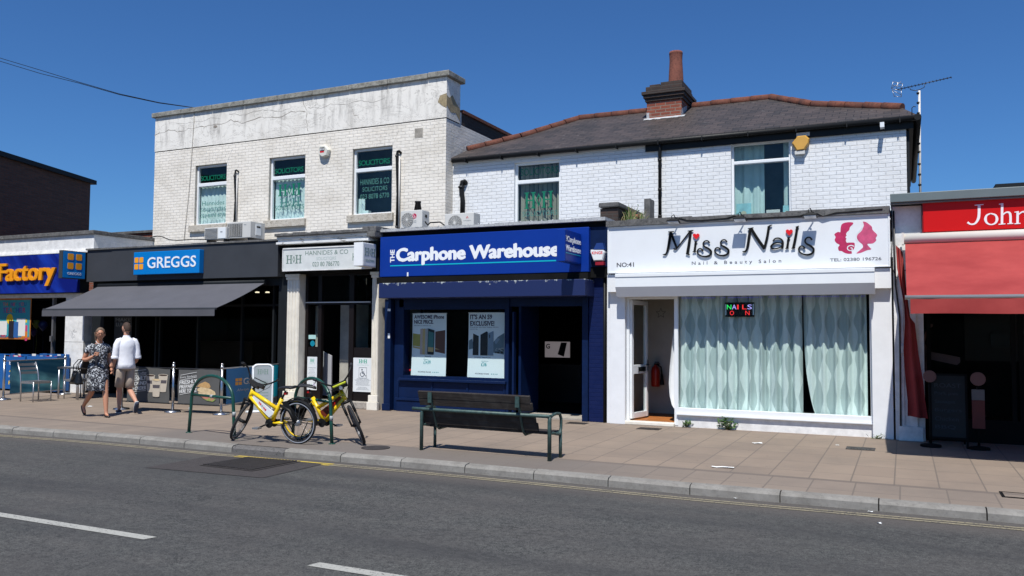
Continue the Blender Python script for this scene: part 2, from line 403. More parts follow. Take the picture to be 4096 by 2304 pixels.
# ================================================================== GROUND
def road_mat():
    t = NT('asphalt', .82)
    n = t.math('ADD', t.math('MULTIPLY', t.noise(75, detail=4, rough=.85), .6), t.math('MULTIPLY', t.noise(24, detail=5, rough=.8), .4)); n2 = t.noise(1.1, detail=7, rough=.6); n3 = t.noise(60, detail=4)
    c = t.mix(t.rng(n, .44, .58), (.015, .016, .0155), (.118, .118, .109))
    c = t.mix(t.math('MULTIPLY', t.rng(n2, .3, .72), .45), c, (.085, .076, .070))
    wear = t.noise(1, t.vec(t.math('MULTIPLY', t.x, .18), t.math('MULTIPLY', t.y, 1.6)), 6, .6)
    c = t.mix(t.math('MULTIPLY', t.rng(wear, .42, .66), .6), c, (.030, .030, .031))
    c = t.mix(t.math('MULTIPLY', t.rng(n3, .72, .78), .5), c, (.24, .22, .20))
    dr = t.math('ABSOLUTE', t.math('SUBTRACT', t.noise(.55, t.vec(t.math('MULTIPLY', t.x, .6), t.math('MULTIPLY', t.y, 1.5)), 7, .6, .8), .5)); c = t.mix(t.math('MULTIPLY', t.rng(dr, .0035, 0), .6), c, (.012, .012, .012))
    oil = t.rng(t.noise(1.7, detail=6, rough=.6), .66, .74); c = t.mix(t.math('MULTIPLY', oil, .5), c, (.02, .019, .019))
    gut = t.rng(t.math('ABSOLUTE', t.math('SUBTRACT', t.y, 8.75)), .5, .1)
    c = t.mix(t.math('MULTIPLY', gut, .5), c, (.11, .092, .08))
    t.col(c); t.bump(n, .7, .006); return t.m
M['road'] = road_mat()
def pave_mat():
    t = NT('paving', .85)
    back = t.math('GREATER_THAN', t.y, 9.98)
    c1, f1 = t.brick(t.vec(t.math('ADD', t.x, .12), t.math('ADD', t.y, -.14)), .44, .74, .008, offset=.0, c1=(.268, .205, .152), c2=(.232, .176, .132), cm=(.125, .10, .08))
    c2, f2 = t.brick(t.vec(t.math('ADD', t.x, .5), t.math('ADD', t.y, .2)), .44, 2.4, .008, offset=.0, c1=(.260, .202, .154), c2=(.228, .176, .136), cm=(.125, .10, .08))
    c = t.mix(back, c2, c1); f = t.mix(back, f2, f1)
    # band of dark setts between the two slab zones
    band = t.math('LESS_THAN', t.math('ABSOLUTE', t.math('SUBTRACT', t.y, 9.98)), .06)
    c = t.mix(t.math('MULTIPLY', band, .85), c, (.105, .085, .072)); c = t.mix(t.math('MULTIPLY', t.math('LESS_THAN', t.y, 9.9), .22), c, (.12, .11, .10))
    # grey tarmac zone near the kerb round the cycle stands and bench
    z = t.math('MULTIPLY', t.rng(t.math('ADD', t.y, t.math('MULTIPLY', t.noise(1.5), .25)), 10.12, 10.02), t.math('MULTIPLY', t.rng(t.x, -11.2, -10.4), t.rng(t.x, -2.2, -4.0)))
    c = t.mix(t.math('MULTIPLY', z, .85), c, (.118, .106, .098))
    st = t.noise(.8, detail=9, rough=.7); c = t.mix(t.math('MULTIPLY', t.rng(st, .40, .72), .6), c, (.115, .095, .08))
    g = t.noise(150, detail=3); c = t.mix(t.rng(g, .3, .75, 0, .35), c, (.33, .27, .22))
    gum = t.rng(t.voro(3.6), .06, .045); c = t.mix(t.math('MULTIPLY', gum, .5), c, (.08, .07, .06))
    t.col(c); t.bump(t.math('SUBTRACT', t.math('MULTIPLY', g, .3), f), .5, .006); return t.m
M['paving'] = pave_mat()
M['kerb'] = conc_mat('kerb_stone', (.175, .163, .145), (.27, .255, .23), 4, .2)
M['kerb_dark'] = conc_mat('kerb_tarmac', (.10, .095, .09), (.15, .14, .135), 20)
def line_mat(name, col, wear=.5, under=(.07, .068, .066)):
    t = NT(name, .7); n = t.noise(40, detail=8, rough=.7); n2 = t.noise(3, detail=4)
    c = t.mix(t.rng(t.math('ADD', n, t.math('MULTIPLY', n2, .25)), wear, wear + .12), col, under); t.col(c); return t.m
M['line_white'] = line_mat('white_road_paint', (.37, .365, .33), .66)
M['line_old'] = line_mat('faded_yellow_paint', (.27, .235, .155), .62)
M['line_new'] = line_mat('fresh_yellow_paint', (.52, .38, .06), .84)
M['patch'] = mat('patch_tarmac', (.050, .043, .041), .8, var=.3, vs=25, bump=.3, bs=150)
M['iron'] = mat('cast_iron', (.055, .048, .045), .55, .3, var=.35, vs=10)

mb = MB(); mb.quad((-260,-120,-.16),(260,-120,-.16),(260,300,-.16),(-260,300,-.16))
struct(mb.build('ground', mat('bare_ground', (.12, .11, .09), .9, var=.3, vs=.3)))

# kerb line sighted along the photo, continued straight either side
kp = [G(u, v) for u, v in ((0,1074),(212,1087),(390,1102),(520,1114),(640,1126),(890,1144),(1190,1170),(1530,1201),(1945,1240),(2440,1274),(2576,1291))]
kx = [p.x for p in kp]; ky = [p.y for p in kp]
def kerb_y(x):
    if x <= kx[0]: return ky[0] + (x - kx[0]) * 0.004
    if x >= kx[-1]: return ky[-1] - .0 * (x - kx[-1])
    for i in range(len(kx) - 1):
        if x <= kx[i+1]:
            t = (x - kx[i]) / (kx[i+1] - kx[i]); return ky[i]*(1-t) + ky[i+1]*t
_ks = {}
def kerb_s(x):   # smoothed
    if x not in _ks: _ks[x] = sum(kerb_y(x + d*.35) for d in range(-4, 5)) / 9
    return _ks[x]
ZR = -.105
xs = [-70 + i for i in range(50)] + [-20 + .3*i for i in range(84)] + [5.2 + 2*i for i in range(30)]
mb = MB()
for a, b in zip(xs, xs[1:]):
    mb.quad((a,.9,ZR),(b,.9,ZR),(b,kerb_s(b)+.02,ZR),(a,kerb_s(a)+.02,ZR))
struct(mb.build('road', M['road']))
mb = MB()
for a, b in zip(xs, xs[1:]):
    mb.quad((a,kerb_s(a)+.13,0),(b,kerb_s(b)+.13,0),(b,40,0),(a,40,0))
struct(mb.build('pavement', M['paving']))
mb = MB(); mb.box(-70, 65, -14, .75, -.15, 0)
struct(mb.build('pavement', M['paving']))
mb = MB(); mb.box(-70, 65, .765, .9, -.15, -.002)
struct(mb.build('kerb', M['kerb'], bevel=.012))
# kerb stones with open joints and a rounded nose, one row
mb = MB(); x = -70.0
while x < 60:
    L = .93; a, b = x + .006, x + L - .006
    ya, yb = kerb_s(a), kerb_s(b); mi = 1 if -9.2 < x < -8.35 else 0
    dz = random.uniform(-.004, .004) - (.012 if mi else 0)
    pr = [(0,ZR-.04),(.004,-.035+dz),(.03,-.008+dz),(.13,.003+dz),(.13,ZR-.04)]
    vs = [(a, ya+p, q) for p, q in pr] + [(b, yb+p, q) for p, q in pr]
    n = len(pr); fs = [(i, n+i, n+i+1, i+1) for i in range(n-1)] + [tuple(range(n)), tuple(reversed(range(n, 2*n)))]
    mb.add(vs, fs, mi); x += L
struct(mb.build('kerb', [M['kerb'], M['kerb_dark']], fixn=True))
# yellow double lines beside the kerb
y_off = kerb_s(-4.9) - G(1288, 1190, ZR).y
def ystrip(x0, x1, off, wd, m_, name):
    mb = MB(); n = int((x1-x0)/.3) + 1
    q = [x0 + (x1-x0)*i/n for i in range(n+1)]
    for a, b in zip(q, q[1:]):
        ya, yb = kerb_s(a)-off, kerb_s(b)-off
        mb.quad((a,ya-wd,ZR+.004),(b,yb-wd,ZR+.004),(b,yb,ZR+.004),(a,ya,ZR+.004))
    struct(mb.build(name, m_))
nx0, nx1 = G(600,1147,ZR).x, G(845,1167,ZR).x
for off in (.17, .26):
    ystrip(-40, nx0, off, .052, M['line_old'], 'yellow_line'); ystrip(nx0, nx1, off, .055, M['line_new'], 'yellow_line')
    ystrip(nx1, 40, off, .052, M['line_old'], 'yellow_line')
# centre line dashes
e1 = G(380, 1353, ZR); s2 = G(782, 1420, ZR); yc = (e1.y + s2.y)/2
dash = 3.7; per = (s2.x - e1.x) + dash
for k in range(-8, 9):
    x0 = s2.x + k*per
    mb = MB(); mb.add([(x0,yc-.06,ZR+.004),(x0+dash,yc-.06,ZR+.004),(x0+dash+.03,yc+.05,ZR+.004),(x0+.03,yc+.05,ZR+.004)], [(0,1,2,3)])
    struct(mb.build('centre_line', M['line_white']))
# tarmac patch round an iron access cover
q = [G(u, v, ZR) for u, v in ((365,1177),(660,1203),(815,1168),(540,1146))]
mb = MB(); mb.add([(p.x, p.y, ZR+.005) for p in q], [(0,1,2,3)])
struct(mb.build('road_patch', M['patch']))
q = [G(u, v, ZR) for u, v in ((500,1172),(635,1187),(758,1163),(622,1152))]
cen = sum(q, Vector())/4; ux = (q[1]-q[0]).normalized(); uy = (q[3]-q[0]).normalized()
t = thing('drain_cover', 'large ribbed iron access cover set in the dark tarmac patch in the road', 'drain cover', (cen.x, cen.y, ZR))
mb = MB(); mb.add([(p.x, p.y, ZR+.012) for p in q], [(0,1,2,3)]); mb.build('frame', M['patch'], t)
mb = MB(); nb = 16
for i in range(nb):
    a = (i+.15)/nb; b = (i+.75)/nb
    P = [q[0].lerp(q[1], a), q[0].lerp(q[1], b), q[3].lerp(q[2], b), q[3].lerp(q[2], a)]
    P = [cen + (p-cen)*.93 for p in P]
    mb.add([(p.x, p.y, ZR+.014) for p in P] + [(p.x, p.y, ZR+.024) for p in P], [(4,5,6,7),(0,1,5,4),(1,2,6,5),(2,3,7,6),(3,0,4,7)])
mb.build('grating', M['iron'], t)
# covers in the pavement
def cover(u, v, rx, ry, label, rnd=False):
    c = G(u, v); t = thing('access_cover', label, 'access cover', (c.x, c.y, 0)); mb = MB()
    pl = Pl((c.x, c.y, 0), (1,0,0), (0,1,0))
    if rnd: mb.disc(pl, 0, 0, rx, rx, .002, .006)
    else:
        mb.prect(pl, -rx, rx, -ry, ry, .002, .004)
        for i in range(-3, 4): mb.prect(pl, i*rx/4-.008, i*rx/4+.008, -ry*.8, ry*.8, .0065, .003)
    mb.build('lid', M['iron'], t)
    if not rnd:
        mb = MB()
        for a in ((-rx-.03,-rx-.004,-ry-.03,ry+.03),(rx+.004,rx+.03,-ry-.03,ry+.03),(-rx-.003,rx+.003,ry+.004,ry+.03),(-rx-.003,rx+.003,-ry-.03,-ry-.004)): mb.prect(pl, *a, .002, .005)
        mb.build('rim', M['iron'], t)
cover(945, 1127, .2, .2, 'round dark cover in the pavement right of the yellow bicycles', True)
cover(1452, 1065, .15, .09, 'small iron cover in front of the blue shop entrance')
cover(1633, 1079, .16, .1, 'small iron cover in front of the open white salon door')
cover(2165, 1129, .16, .12, 'worn cover in the slabs right of the long salon window')
c0 = G(2568, 1248); t = thing('access_cover', 'square dark framed cover at the right edge of the pavement', 'access cover', (c0.x, c0.y, 0))
pl = Pl((c0.x, c0.y, 0), (1,0,0), (0,1,0)); mb = MB()
mb.prect(pl, -.15, .25, -.13, .13, .002, .004); mb.build('lid', M['paving'], t)
mb = MB()
for a in ((-.18,-.152,-.16,.16),(.252,.28,-.16,.16),(-.151,.251,.132,.16),(-.151,.251,-.16,-.132)): mb.prect(pl, *a, .002, .006)
mb.build('rim', M['black'], t)
# litter
M['paper'] = mat('white_paper', (.78, .78, .76), .7, var=.04)
def litter(u, v, w_, h_, label, z=0, rz=0.0):
    c = G(u, v, z); mb = MB(); n = 5; vs = []
    for i in range(n):
        for j in range(n):
            x = (i/(n-1)-.5)*w_; y = (j/(n-1)-.5)*h_; x, y = x*math.cos(rz)-y*math.sin(rz), x*math.sin(rz)+y*math.cos(rz)
            vs.append((c.x+x+random.uniform(-.008,.008), c.y+y+random.uniform(-.008,.008), z+.006+random.uniform(0,.010)))
    mb.add(vs, [(i*n+j,(i+1)*n+j,(i+1)*n+j+1,i*n+j+1) for i in range(n-1) for j in range(n-1)])
    tag(mb.build('litter', M['paper']), label, 'litter', 'scraps of paper on the ground')
litter(1818, 1177, .26, .06, 'flat white strip of paper lying beside the dark paving band', rz=.05)
litter(1906, 1116, .13, .09, 'crumpled white paper on the slabs below the curtained window', rz=.4)
litter(2107, 1121, .04, .04, 'tiny white scrap on the slabs right of the crumpled paper')
litter(226, 1023, .12, .09, 'white paper scrap on the pavement by the walking woman')
litter(2189, 1289, .05, .03, 'white scrap in the gutter near the right kerb stones', z=ZR)
litter(1850, 1255, .03, .04, 'pale scrap in the gutter below the flat white strip of paper', z=ZR)
litter(1527, 1220, .05, .03, 'pale scrap in the gutter right of the bench', z=ZR)
litter(2212, 1318, .03, .03, 'white scrap on the road just beyond the yellow lines', z=ZR)
# ================================================================== UPPER STOREYS
Y1, Y2, FY = 16.13, 16.45, 14.30
XP = -18.42           # party wall between the far left shop and the charcoal shop
z1 = crop(550, 250, 1.908); z2 = crop(1750, 150, 1.8112); z3 = crop(2700, 150, 1.8116); z4 = crop(2400, 800, 1.38)
zA = crop(0, 850, 1.5255); zB = crop(1000, 850, 1.5257); zC = crop(1500, 850, 1.38)

def wall_with_holes(mb, Y, x0, x1, z0, z1_, holes, depth=.14, mi=0, mr=1):
    """front sheet with real openings and their reveals"""
    xs_ = sorted({x0, x1, *[h[0] for h in holes], *[h[1] for h in holes]}); zs = sorted({z0, z1_, *[h[2] for h in holes], *[h[3] for h in holes]})
    for a, b in zip(xs_, xs_[1:]):
        for c, d in zip(zs, zs[1:]):
            mx, mz = (a+b)/2, (c+d)/2
            if any(h[0] < mx < h[1] and h[2] < mz < h[3] for h in holes): continue
            mb.quad((a,Y,c),(b,Y,c),(b,Y,d),(a,Y,d), mi)
    for a, b, c, d in holes:
        for q in (((a,Y,c),(a,Y+depth,c),(a,Y+depth,d),(a,Y,d)), ((b,Y+depth,c),(b,Y,c),(b,Y,d),(b,Y+depth,d)),
                  ((a,Y,d),(a,Y+depth,d),(b,Y+depth,d),(b,Y,d)), ((a,Y,c),(b,Y,c),(b,Y+depth,c),(a,Y+depth,c))): mb.quad(*q, mr)

def box_frame(mb, x0, x1, z0, z1_, y0, y1, w_, mi=0, wb=None):
    wb = wb or w_
    mb.box(x0, x0+w_, y0, y1, z0, z1_, mi); mb.box(x1-w_, x1, y0, y1, z0, z1_, mi)
    mb.box(x0+w_, x1-w_, y0+.001, y1, z1_-w_, z1_, mi); mb.box(x0+w_, x1-w_, y0+.001, y1, z0, z0+wb, mi)

M['blind'] = mat('pale_blind', (.50, .60, .58), .85, var=.2, vs=3)
M['net'] = mat('net_curtain', (.74, .82, .81), .9, var=.15, vs=4)
M['beige_blind'] = mat('beige_vertical_blind', (.36, .33, .27), .85, var=.1)
M['green_letters'] = mat('green_window_letters', (.0, .17, .09), .5, var=.05)
M['green_faint'] = mat('pale_green_window_letters', (.07, .22, .19), .5, var=.05)
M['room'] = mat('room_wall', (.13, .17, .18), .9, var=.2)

def HH(mb, pl, cx, cz, w_, h_, mi=0, d0=0.0, th=.002, st=None):
    st = st or w_*.085; mb.mark()
    for sx in (-1, 1):
        c = cx + sx*w_*.335; hw = w_*.13
        for q in (-1, 1):
            mb.prect(pl, c+q*hw-st/2, c+q*hw+st/2, cz-h_/2, cz+h_/2, d0, th, mi)
            for e in (-1, 1): mb.prect(pl, c+q*hw-st*1.1, c+q*hw+st*1.1, cz+e*h_/2-st*.22, cz+e*h_/2+st*.22, d0+.0006, th, mi)
        mb.prect(pl, c-hw+st/2, c+hw-st/2, cz-st*.25, cz+st*.25, d0, th, mi)
    s = h_*.46; k = w_*.10
    pts = [(cx, cz+s), (cx+k, cz), (cx, cz-s), (cx-k, cz)]; inn = [(cx, cz+s*.62), (cx+k*.52, cz), (cx, cz-s*.62), (cx-k*.52, cz)]
    for i in range(4):
        j = (i+1) % 4; mb.poly(pl, [pts[i], pts[j], inn[j], inn[i]], d0, th, mi)

def fold_cloth(mb, x0, x1, z0, z1_, y, amp=.03, wl=.16, seed=0, mi=0, flare=0.0, nz=10, ph=0):
    rnd = random.Random(seed); n = int((x1-x0)/.02)+2; vs = []
    k1, k2, k3 = rnd.uniform(0, 6), rnd.uniform(0, 6), rnd.uniform(0, 6)
    for j in range(nz+1):
        tz = j/nz; z = z1_ + (z0-z1_)*tz
        for i in range(n):
            x = x0 + (x1-x0)*i/(n-1)
            a = amp*(.7+.5*tz)
            yy = y + a*math.sin(2*math.pi*x/wl + k1 + .8*math.sin(x*3.1+k2)) + a*.45*math.sin(2*math.pi*x/(wl*.47)+k3+tz*.9)
            vs.append((x + flare*tz*math.sin(x*9+k2)*.02, yy, z))
    fs = [(j*n+i, j*n+i+1, (j+1)*n+i+1, (j+1)*n+i) for j in range(nz) for i in range(n-1)]
    mb.add(vs, fs, mi, True)

def upper_window(bld, hole, Y, transom, two_rail=False, recess=.12, fw=.055):
    """window part with frame, panes; returns the window part and the glass plane"""
    a, b, c, d = hole; yf = Y + recess
    f = MB(); box_frame(f, a, b, c, d, yf-.05, yf+.02, fw); f.box(a+fw, b-fw, yf-.048, yf+.02, transom[0], transom[1])
    f.box(a+fw, b-fw, yf-.058, yf-.049, transom[0]+.01, transom[1]-.01)
    wn = f.build('window', M['upvc'], bld, bevel=.006)
    g = MB(); g.box(a+fw-.003, b-fw+.003, yf-.012, yf-.006, transom[1]-.003, d-fw+.003); g.box(a+fw-.003, b-fw+.003, yf-.012, yf-.006, c+fw-.003, transom[0]+.003)
    g.build('pane', M['glass'], wn)
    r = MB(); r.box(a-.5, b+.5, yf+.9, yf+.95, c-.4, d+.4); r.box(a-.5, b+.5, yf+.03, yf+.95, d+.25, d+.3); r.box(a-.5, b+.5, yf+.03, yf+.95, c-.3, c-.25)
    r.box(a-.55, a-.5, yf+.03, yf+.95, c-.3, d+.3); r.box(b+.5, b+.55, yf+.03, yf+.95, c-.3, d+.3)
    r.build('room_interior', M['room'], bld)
    return wn, yf-.014

# ---------------- cream two-storey block
xl, xr = W(388, 450, Y1).x, W(1121, 450, Y1).x
zt = (W(388, 296, Y1).z + W(1121, 196, Y1).z)/2         # underside of coping
zs_ = (W(*z1(140,685), Y1).z + W(*z1(2340,430), Y1).z)/2
bldA = thing('shop_building', 'two storey cream painted brick block with rendered parapet and green lettered windows', 'building', ((xl+xr)/2, Y1, 0))
hA = [rect(Y1, 490.3, 412.7, 569.1, 566), rect(Y1, 676.5, 393.9, 766.9, 552.8), rect(Y1, 886.5, 370.8, 986.4, 541.2)]
zb_, ztp = sum(h[2] for h in hA)/3, sum(h[3] for h in hA)/3
hA = [(h[0], h[1], zb_, ztp) for h in hA]
mb = MB(); wall_with_holes(mb, Y1, xl, xr, 3.3, zs_, hA)
for xx, s in ((xl, 1), (xr, -1)):
    for ya, z_a, z_b in ((Y1, 3.3, zs_), (19.8, 0, 3.3)):
        pts = [(xx,ya,z_a),(xx,26,z_a),(xx,26,z_b),(xx,ya,z_b)]; mb.quad(*(pts if s < 0 else pts[::-1]))
mb.quad((xl,19.8,0),(xr,19.8,0),(xr,19.8,3.3),(xl,19.8,3.3))
mb.quad((xr,26,0),(xl,26,0),(xl,26,zs_),(xr,26,zs_))
mb.build('wall', [M['cream_brick'], M['reveal']], bldA)
# rendered parapet: slightly proud, with pier at the right end
mb = MB(); pr = .012
mb.box(xl-.004, xr+pr, Y1-pr, Y1+.62, zs_+.02, zt); mb.box(xl+.02, xr-.02, Y1+.6, Y1+.75, zs_, zs_+.3)
mb.build('parapet', M['render'], bldA)
mb = MB(); mb.box(xl, xr+.003, Y1+.004, Y1+.58, zs_, zs_+.02); mb.build('string_course', M['black'], bldA)
# coping as separate stones
mb = MB(); x = xl-.1; zc = (W(388, 290, Y1).z + W(1121, 182, Y1).z)/2
while x < xr+.1:
    L = min(1.1, xr+.10-x); dz = random.uniform(-.008, .008)
    mb.box(x+.006, x+L-.004, Y1-.075, Y1+.72, zt+dz, zc+.03+dz); x += L
mb.build('coping', M['coping'], bldA, bevel=.015)
mb = MB(); mb.box(xl-.05, xl+.25, Y1+.72, 26, zt-.35, zt-.1); mb.build('side_coping', M['coping'], bldA)
for (sx0, sx1, vy), h in zip(((479,573,566),(667,770,553),(876,991,541)), hA):
    a, b = W(sx0, vy, Y1).x, W(sx1, vy, Y1).x
    mb = MB(); mb.box(a, b, Y1-.075, Y1+.07, h[2]-.17, h[2]+.012); mb.build('sill', M['sill'], bldA, bevel=.01)
# soldier-arch heads, faintly proud
for h in hA:
    mb = MB(); p = FP(Y1); n = 9; w0 = h[1]-h[0]+.02
    for i in range(n):
        t0, t1 = i/n, (i+1)/n; xa, xb = h[0]-.01+w0*t0, h[0]-.01+w0*t1; ex = .16
        xc, xd = h[0]-.01-ex+(w0+2*ex)*t0, h[0]-.01-ex+(w0+2*ex)*t1
        mb.poly(p, [(xa+.002,h[3]+.004),(xb-.002,h[3]+.004),(xd-.002,h[3]+.34),(xc+.002,h[3]+.34)], .001, .0025)
    mb.build('window_arch', M['cream_brick'], bldA)
tr = [(W(530, 460, Y1).z, W(530, 452, Y1).z), (W(725, 452, Y1).z, W(725, 436, Y1).z), (W(937, 435, Y1).z, W(937, 421, Y1).z)]
tz = sum(t_[0] for t_ in tr)/3; tz = (tz, tz+.10)
for i, h in enumerate(hA):
    wn, yg = upper_window(bldA, h, Y1, tz); pl = FP(yg-.001); cx = (h[0]+h[1])/2; ww = h[1]-h[0]
    mb = MB(); text(mb, 'SOLICITORS', pl, h[0]+.1, h[1]-.14, tz[1]+.07, tz[1]+.20, 0, .002, space=.9)
    if i == 1: HH(mb, pl, cx, (tz[0]+h[2])/2+.26, ww*.56, .27)
    mb.build('window_lettering', M['green_letters'], wn)
    mb = MB()
    if i == 1:
        HH(mb, pl, cx+.02, (tz[0]+h[2])/2-.06, ww*.5, .2, d0=0); text(mb, 'SOLICITORS', pl, h[0]+.12, h[1]-.1, h[2]+.28, h[2]+.4, 0, .002)
    elif i == 2:
        text(mb, 'HANNIDES & CO', pl, h[0]+.16, h[1]-.15, tz[0]-.30, tz[0]-.16, 0, .002); text(mb, 'SOLICITORS', pl, h[0]+.22, h[1]-.2, tz[0]-.46, tz[0]-.35, 0, .002)
        text(mb, '023 8078 6770', pl, h[0]+.16, h[1]-.15, tz[0]-.64, tz[0]-.52, 0, .002)
    else:
        text(mb, 'Hannides', pl, h[0]+.16, h[1]-.16, tz[0]-.5, tz[0]-.38, 0, .002); text(mb, 'SOLICITORS', pl, h[0]+.12, h[1]-.1, tz[0]-.66, tz[0]-.56, 0, .002)
        text(mb, '023 8078 6770', pl, h[0]+.12, h[1]-.1, tz[0]-.82, tz[0]-.72, 0, .002)
    mb.build('window_lettering', M['green_faint'], wn)
    if i < 2:
        mb = MB(); fold_cloth(mb, h[0]+.03, h[1]-.03, h[2]-.02, tz[0]+.05 if i == 0 else tz[0]+.02, yg+.09, .012, .13, i)
        mb.build('net_curtain', M['net'], wn)
    else:
        mb = MB(); fold_cloth(mb, h[0]+.0, h[0]+.22, h[2]-.02, tz[0]-.6, yg+.12, .015, .1, i); mb.box(h[0]+.2, h[0]+.34, yg+.08, yg+.2, h[2]+.05, h[2]+.14); mb.build('net_curtain', M['net'], wn)
# air brick
a = rect(Y1, *z1(2115,500), *z1(2180,575)); mb = MB(); pl = FP(Y1)
mb.prect(pl, a[0], a[1], a[2], a[3], 0, .004)
for i in range(7):
    for j in range(8): mb.prect(pl, a[0]+.02+i*(a[1]-a[0]-.03)/7, a[0]+.032+i*(a[1]-a[0]-.03)/7, a[2]+.02+j*(a[3]-a[2]-.03)/8, a[2]+.034+j*(a[3]-a[2]-.03)/8, .0045, .001, 1)
mb.build('air_brick', [M['reveal'], M['black']], bldA)
# spalled plaster patch showing render on the pier
mb = MB(); X_ = xr+pr+.001; pl = SP(X_)
mb.poly(pl, [(Y1-.01,zt-.42),(Y1+.1,zt-.46),(Y1+.25,zt-.36),(Y1+.45,zt-.52),(Y1+.61,zt-.6),(Y1+.61,zt-.88),(Y1+.4,zt-.74),(Y1+.2,zt-.78),(Y1-.01,zt-.66)], 0, .004)
pl = FP(Y1-pr-.001); mb.poly(pl, [(xr-.16,zt-.42),(xr+.012,zt-.38),(xr+.012,zt-.72),(xr-.1,zt-.66),(xr-.22,zt-.56)], 0, .004)
mb.build('bare_render_patch', mat('bare_render', (.34, .27, .16), .9, var=.35, vs=12, bump=.4), bldA)
mb = MB(); pl = FP(Y1-pr)     # long shrinkage cracks in the render
for pts, w_ in (([(135,552),(240,520),(330,528),(460,492),(600,478),(720,440),(800,462),(930,418),(1060,425),(1180,380),(1265,372),(1300,378)], .016), ([(1265,262),(1270,320),(1300,375),(1292,430),(1306,545)], .014),
        ([(1300,345),(1400,352),(1480,322),(1600,325),(1690,290),(1800,300),(1930,262)], .009), ([(700,395),(830,402),(960,360),(1100,370),(1200,345)], .009), ([(1650,360),(1655,400),(1690,405),(1680,450)], .011), ([(300,470),(420,462),(560,430),(660,425)], .008)):
    pj = []
    for a, b in zip(pts, pts[1:]):
        k = max(2, int(abs(b[0]-a[0]+b[1]-a[1])/22)); pj += [(a[0]+(b[0]-a[0])*i/k+random.uniform(-5,5), a[1]+(b[1]-a[1])*i/k+random.uniform(-7,7)) for i in range(k)]
    mb.stroke(pl, [(lambda q: (q.x, q.z))(W(*z1(*p), Y1)) for p in pj], [w_*random.uniform(.25,1.3) for p in pj], 0, .0015+.0002*len(mb.v)/200, 0, 0)
mb.disc(pl, W(*z1(597,490), Y1).x, W(*z1(597,490), Y1).z, .07, .04, .003, .001, n=7); mb.build('crack', mat('crack_brown', (.27,.235,.195), .9), bldA)
# rear range behind the parapet, its shade put into the brick colour, brick capped
zr = WX(1151, 276, xr-.05).z
mb = MB(); mb.box(xr-.4, xr-.02, Y1+.76, 19.9, 3.4, zr-.05); mb.build('rear_wall', M['soot_shade_brick'], bldA)
mb = MB(); mb.box(xr-.45, xr+.02, Y1+.765, 19.95, zr-.045, zr+.03); mb.build('rear_wall_cap', M['ridge'], bldA)

# ---------------- white two-storey block with slate roof
wl, wr = xr+.005, W(2281, 420, Y2).x
ze = 5.55
bldB = thing('shop_building', 'two storey white painted brick block with hipped dark slate roof and terracotta ridge tiles', 'building', ((wl+wr)/2, Y2, 0))
hs = rect(Y2, 1293.3, 405.1, 1409, 560); hs = (hs[0], hs[1], hs[2]-.25, hs[3])
hb = rect(Y2, 1839, 354.7, 1989.8, 545); hb = (hb[0], hb[1], hb[2]-.15, hb[3])
mb = MB(); wall_with_holes(mb, Y2, wl, wr, 3.3, ze, [hs, hb], .16)
mb.quad((wr,Y2,3.3),(wr,23.2,3.3),(wr,23.2,ze),(wr,Y2,ze)); mb.quad((wr,19.8,0),(wr,23.2,0),(wr,23.2,3.3),(wr,19.8,3.3)); mb.quad((wl,19.8,0),(wr,19.8,0),(wr,19.8,3.3),(wl,19.8,3.3)); mb.quad((wr,23.2,0),(wl,23.2,0),(wl,23.2,ze),(wr,23.2,ze))
mb.build('wall', [M['white_brick'], M['white']], bldB)
# smooth rendered panel on the left half, slightly proud edge under the eaves
px_, pz_ = W(*z2(1510,790), Y2).x, W(*z2(1510,800), Y2).z
mb = MB(); mb.box(wl+.05, px_, Y2-.014, Y2-.002, W(*z2(300,900), Y2).z-.03, ze-.07); mb.build('eaves_board', M['white'], bldB)
t_ = .5; e0 = Vector((0, 16.37, 5.575))
def on_roof(u, v, lift=0.0):
    d = ray(u, v); s = (e0.z + lift - EYE - t_*e0.y)/(d.z - t_*d.y); return EYEP + d*s
Rl, Rr = on_roof(1454.6, 301), on_roof(1940, 246); zr_ = (Rl.z+Rr.z)/2; yr_ = e0.y + (zr_-e0.z)/t_
Rl = Vector((Rl.x, yr_, zr_)); Rr = Vector((Rr.x, yr_, zr_))
El = Vector((W(1132, 396, e0.y-.06).x-.02, e0.y, e0.z)); Er = Vector((wr+.16, e0.y, e0.z))
Kl = on_roof(*z2(600, 722)); Kr = on_roof(*z3(1000, 492)); Hl = on_roof(*z2(215, 818)); Hr = on_roof(*z3(1650, 512))
front = [El, Hl, Kl, Rl, Rr, Kr, Hr, Er]
yb = 2*yr_-e0.y
BK = [Vector((p.x, yb - (p.y-e0.y), p.z)) for p in front]
mb = MB(); mb.add([El, Er, Hr, Kr, Rr, Rl, Kl, Hl], [tuple(range(8))])
mb.add([BK[i] for i in (7,0,1,2,3,4,5,6)], [(0,1,2,3,4,5,6,7)])
for a, b in ((0,1),(1,2),(2,3)): mb.quad(front[a], front[b], BK[b], BK[a])
for a, b in ((4,5),(5,6),(6,7)): mb.quad(front[a], front[b], BK[b], BK[a])
lo = Vector((0,0,-.035)); mb.add([El+lo, Er+lo, BK[7]+lo, BK[0]+lo], [(0,3,2,1)])
mb.quad(El+lo, Er+lo, Er, El); mb.quad(Er+lo, BK[7]+lo, BK[7], Er)
roofB = mb.build('roof', M['slate'], bldB)
def ridge_tiles(pts, name='ridge_tiles'):
    mb = MB()
    for a, b in zip(pts, pts[1:]):
        n = max(1, round((b-a).length/.42))
        for i in range(n):
            p, q = a.lerp(b, i/n+.01/n), a.lerp(b, (i+1)/n-.02/n); dz = Vector((0,0,random.uniform(0,.008)))
            mb.tube([p+dz, q+dz], [.098, .09], 10)
    return mb.build(name, M['ridge'], roofB)
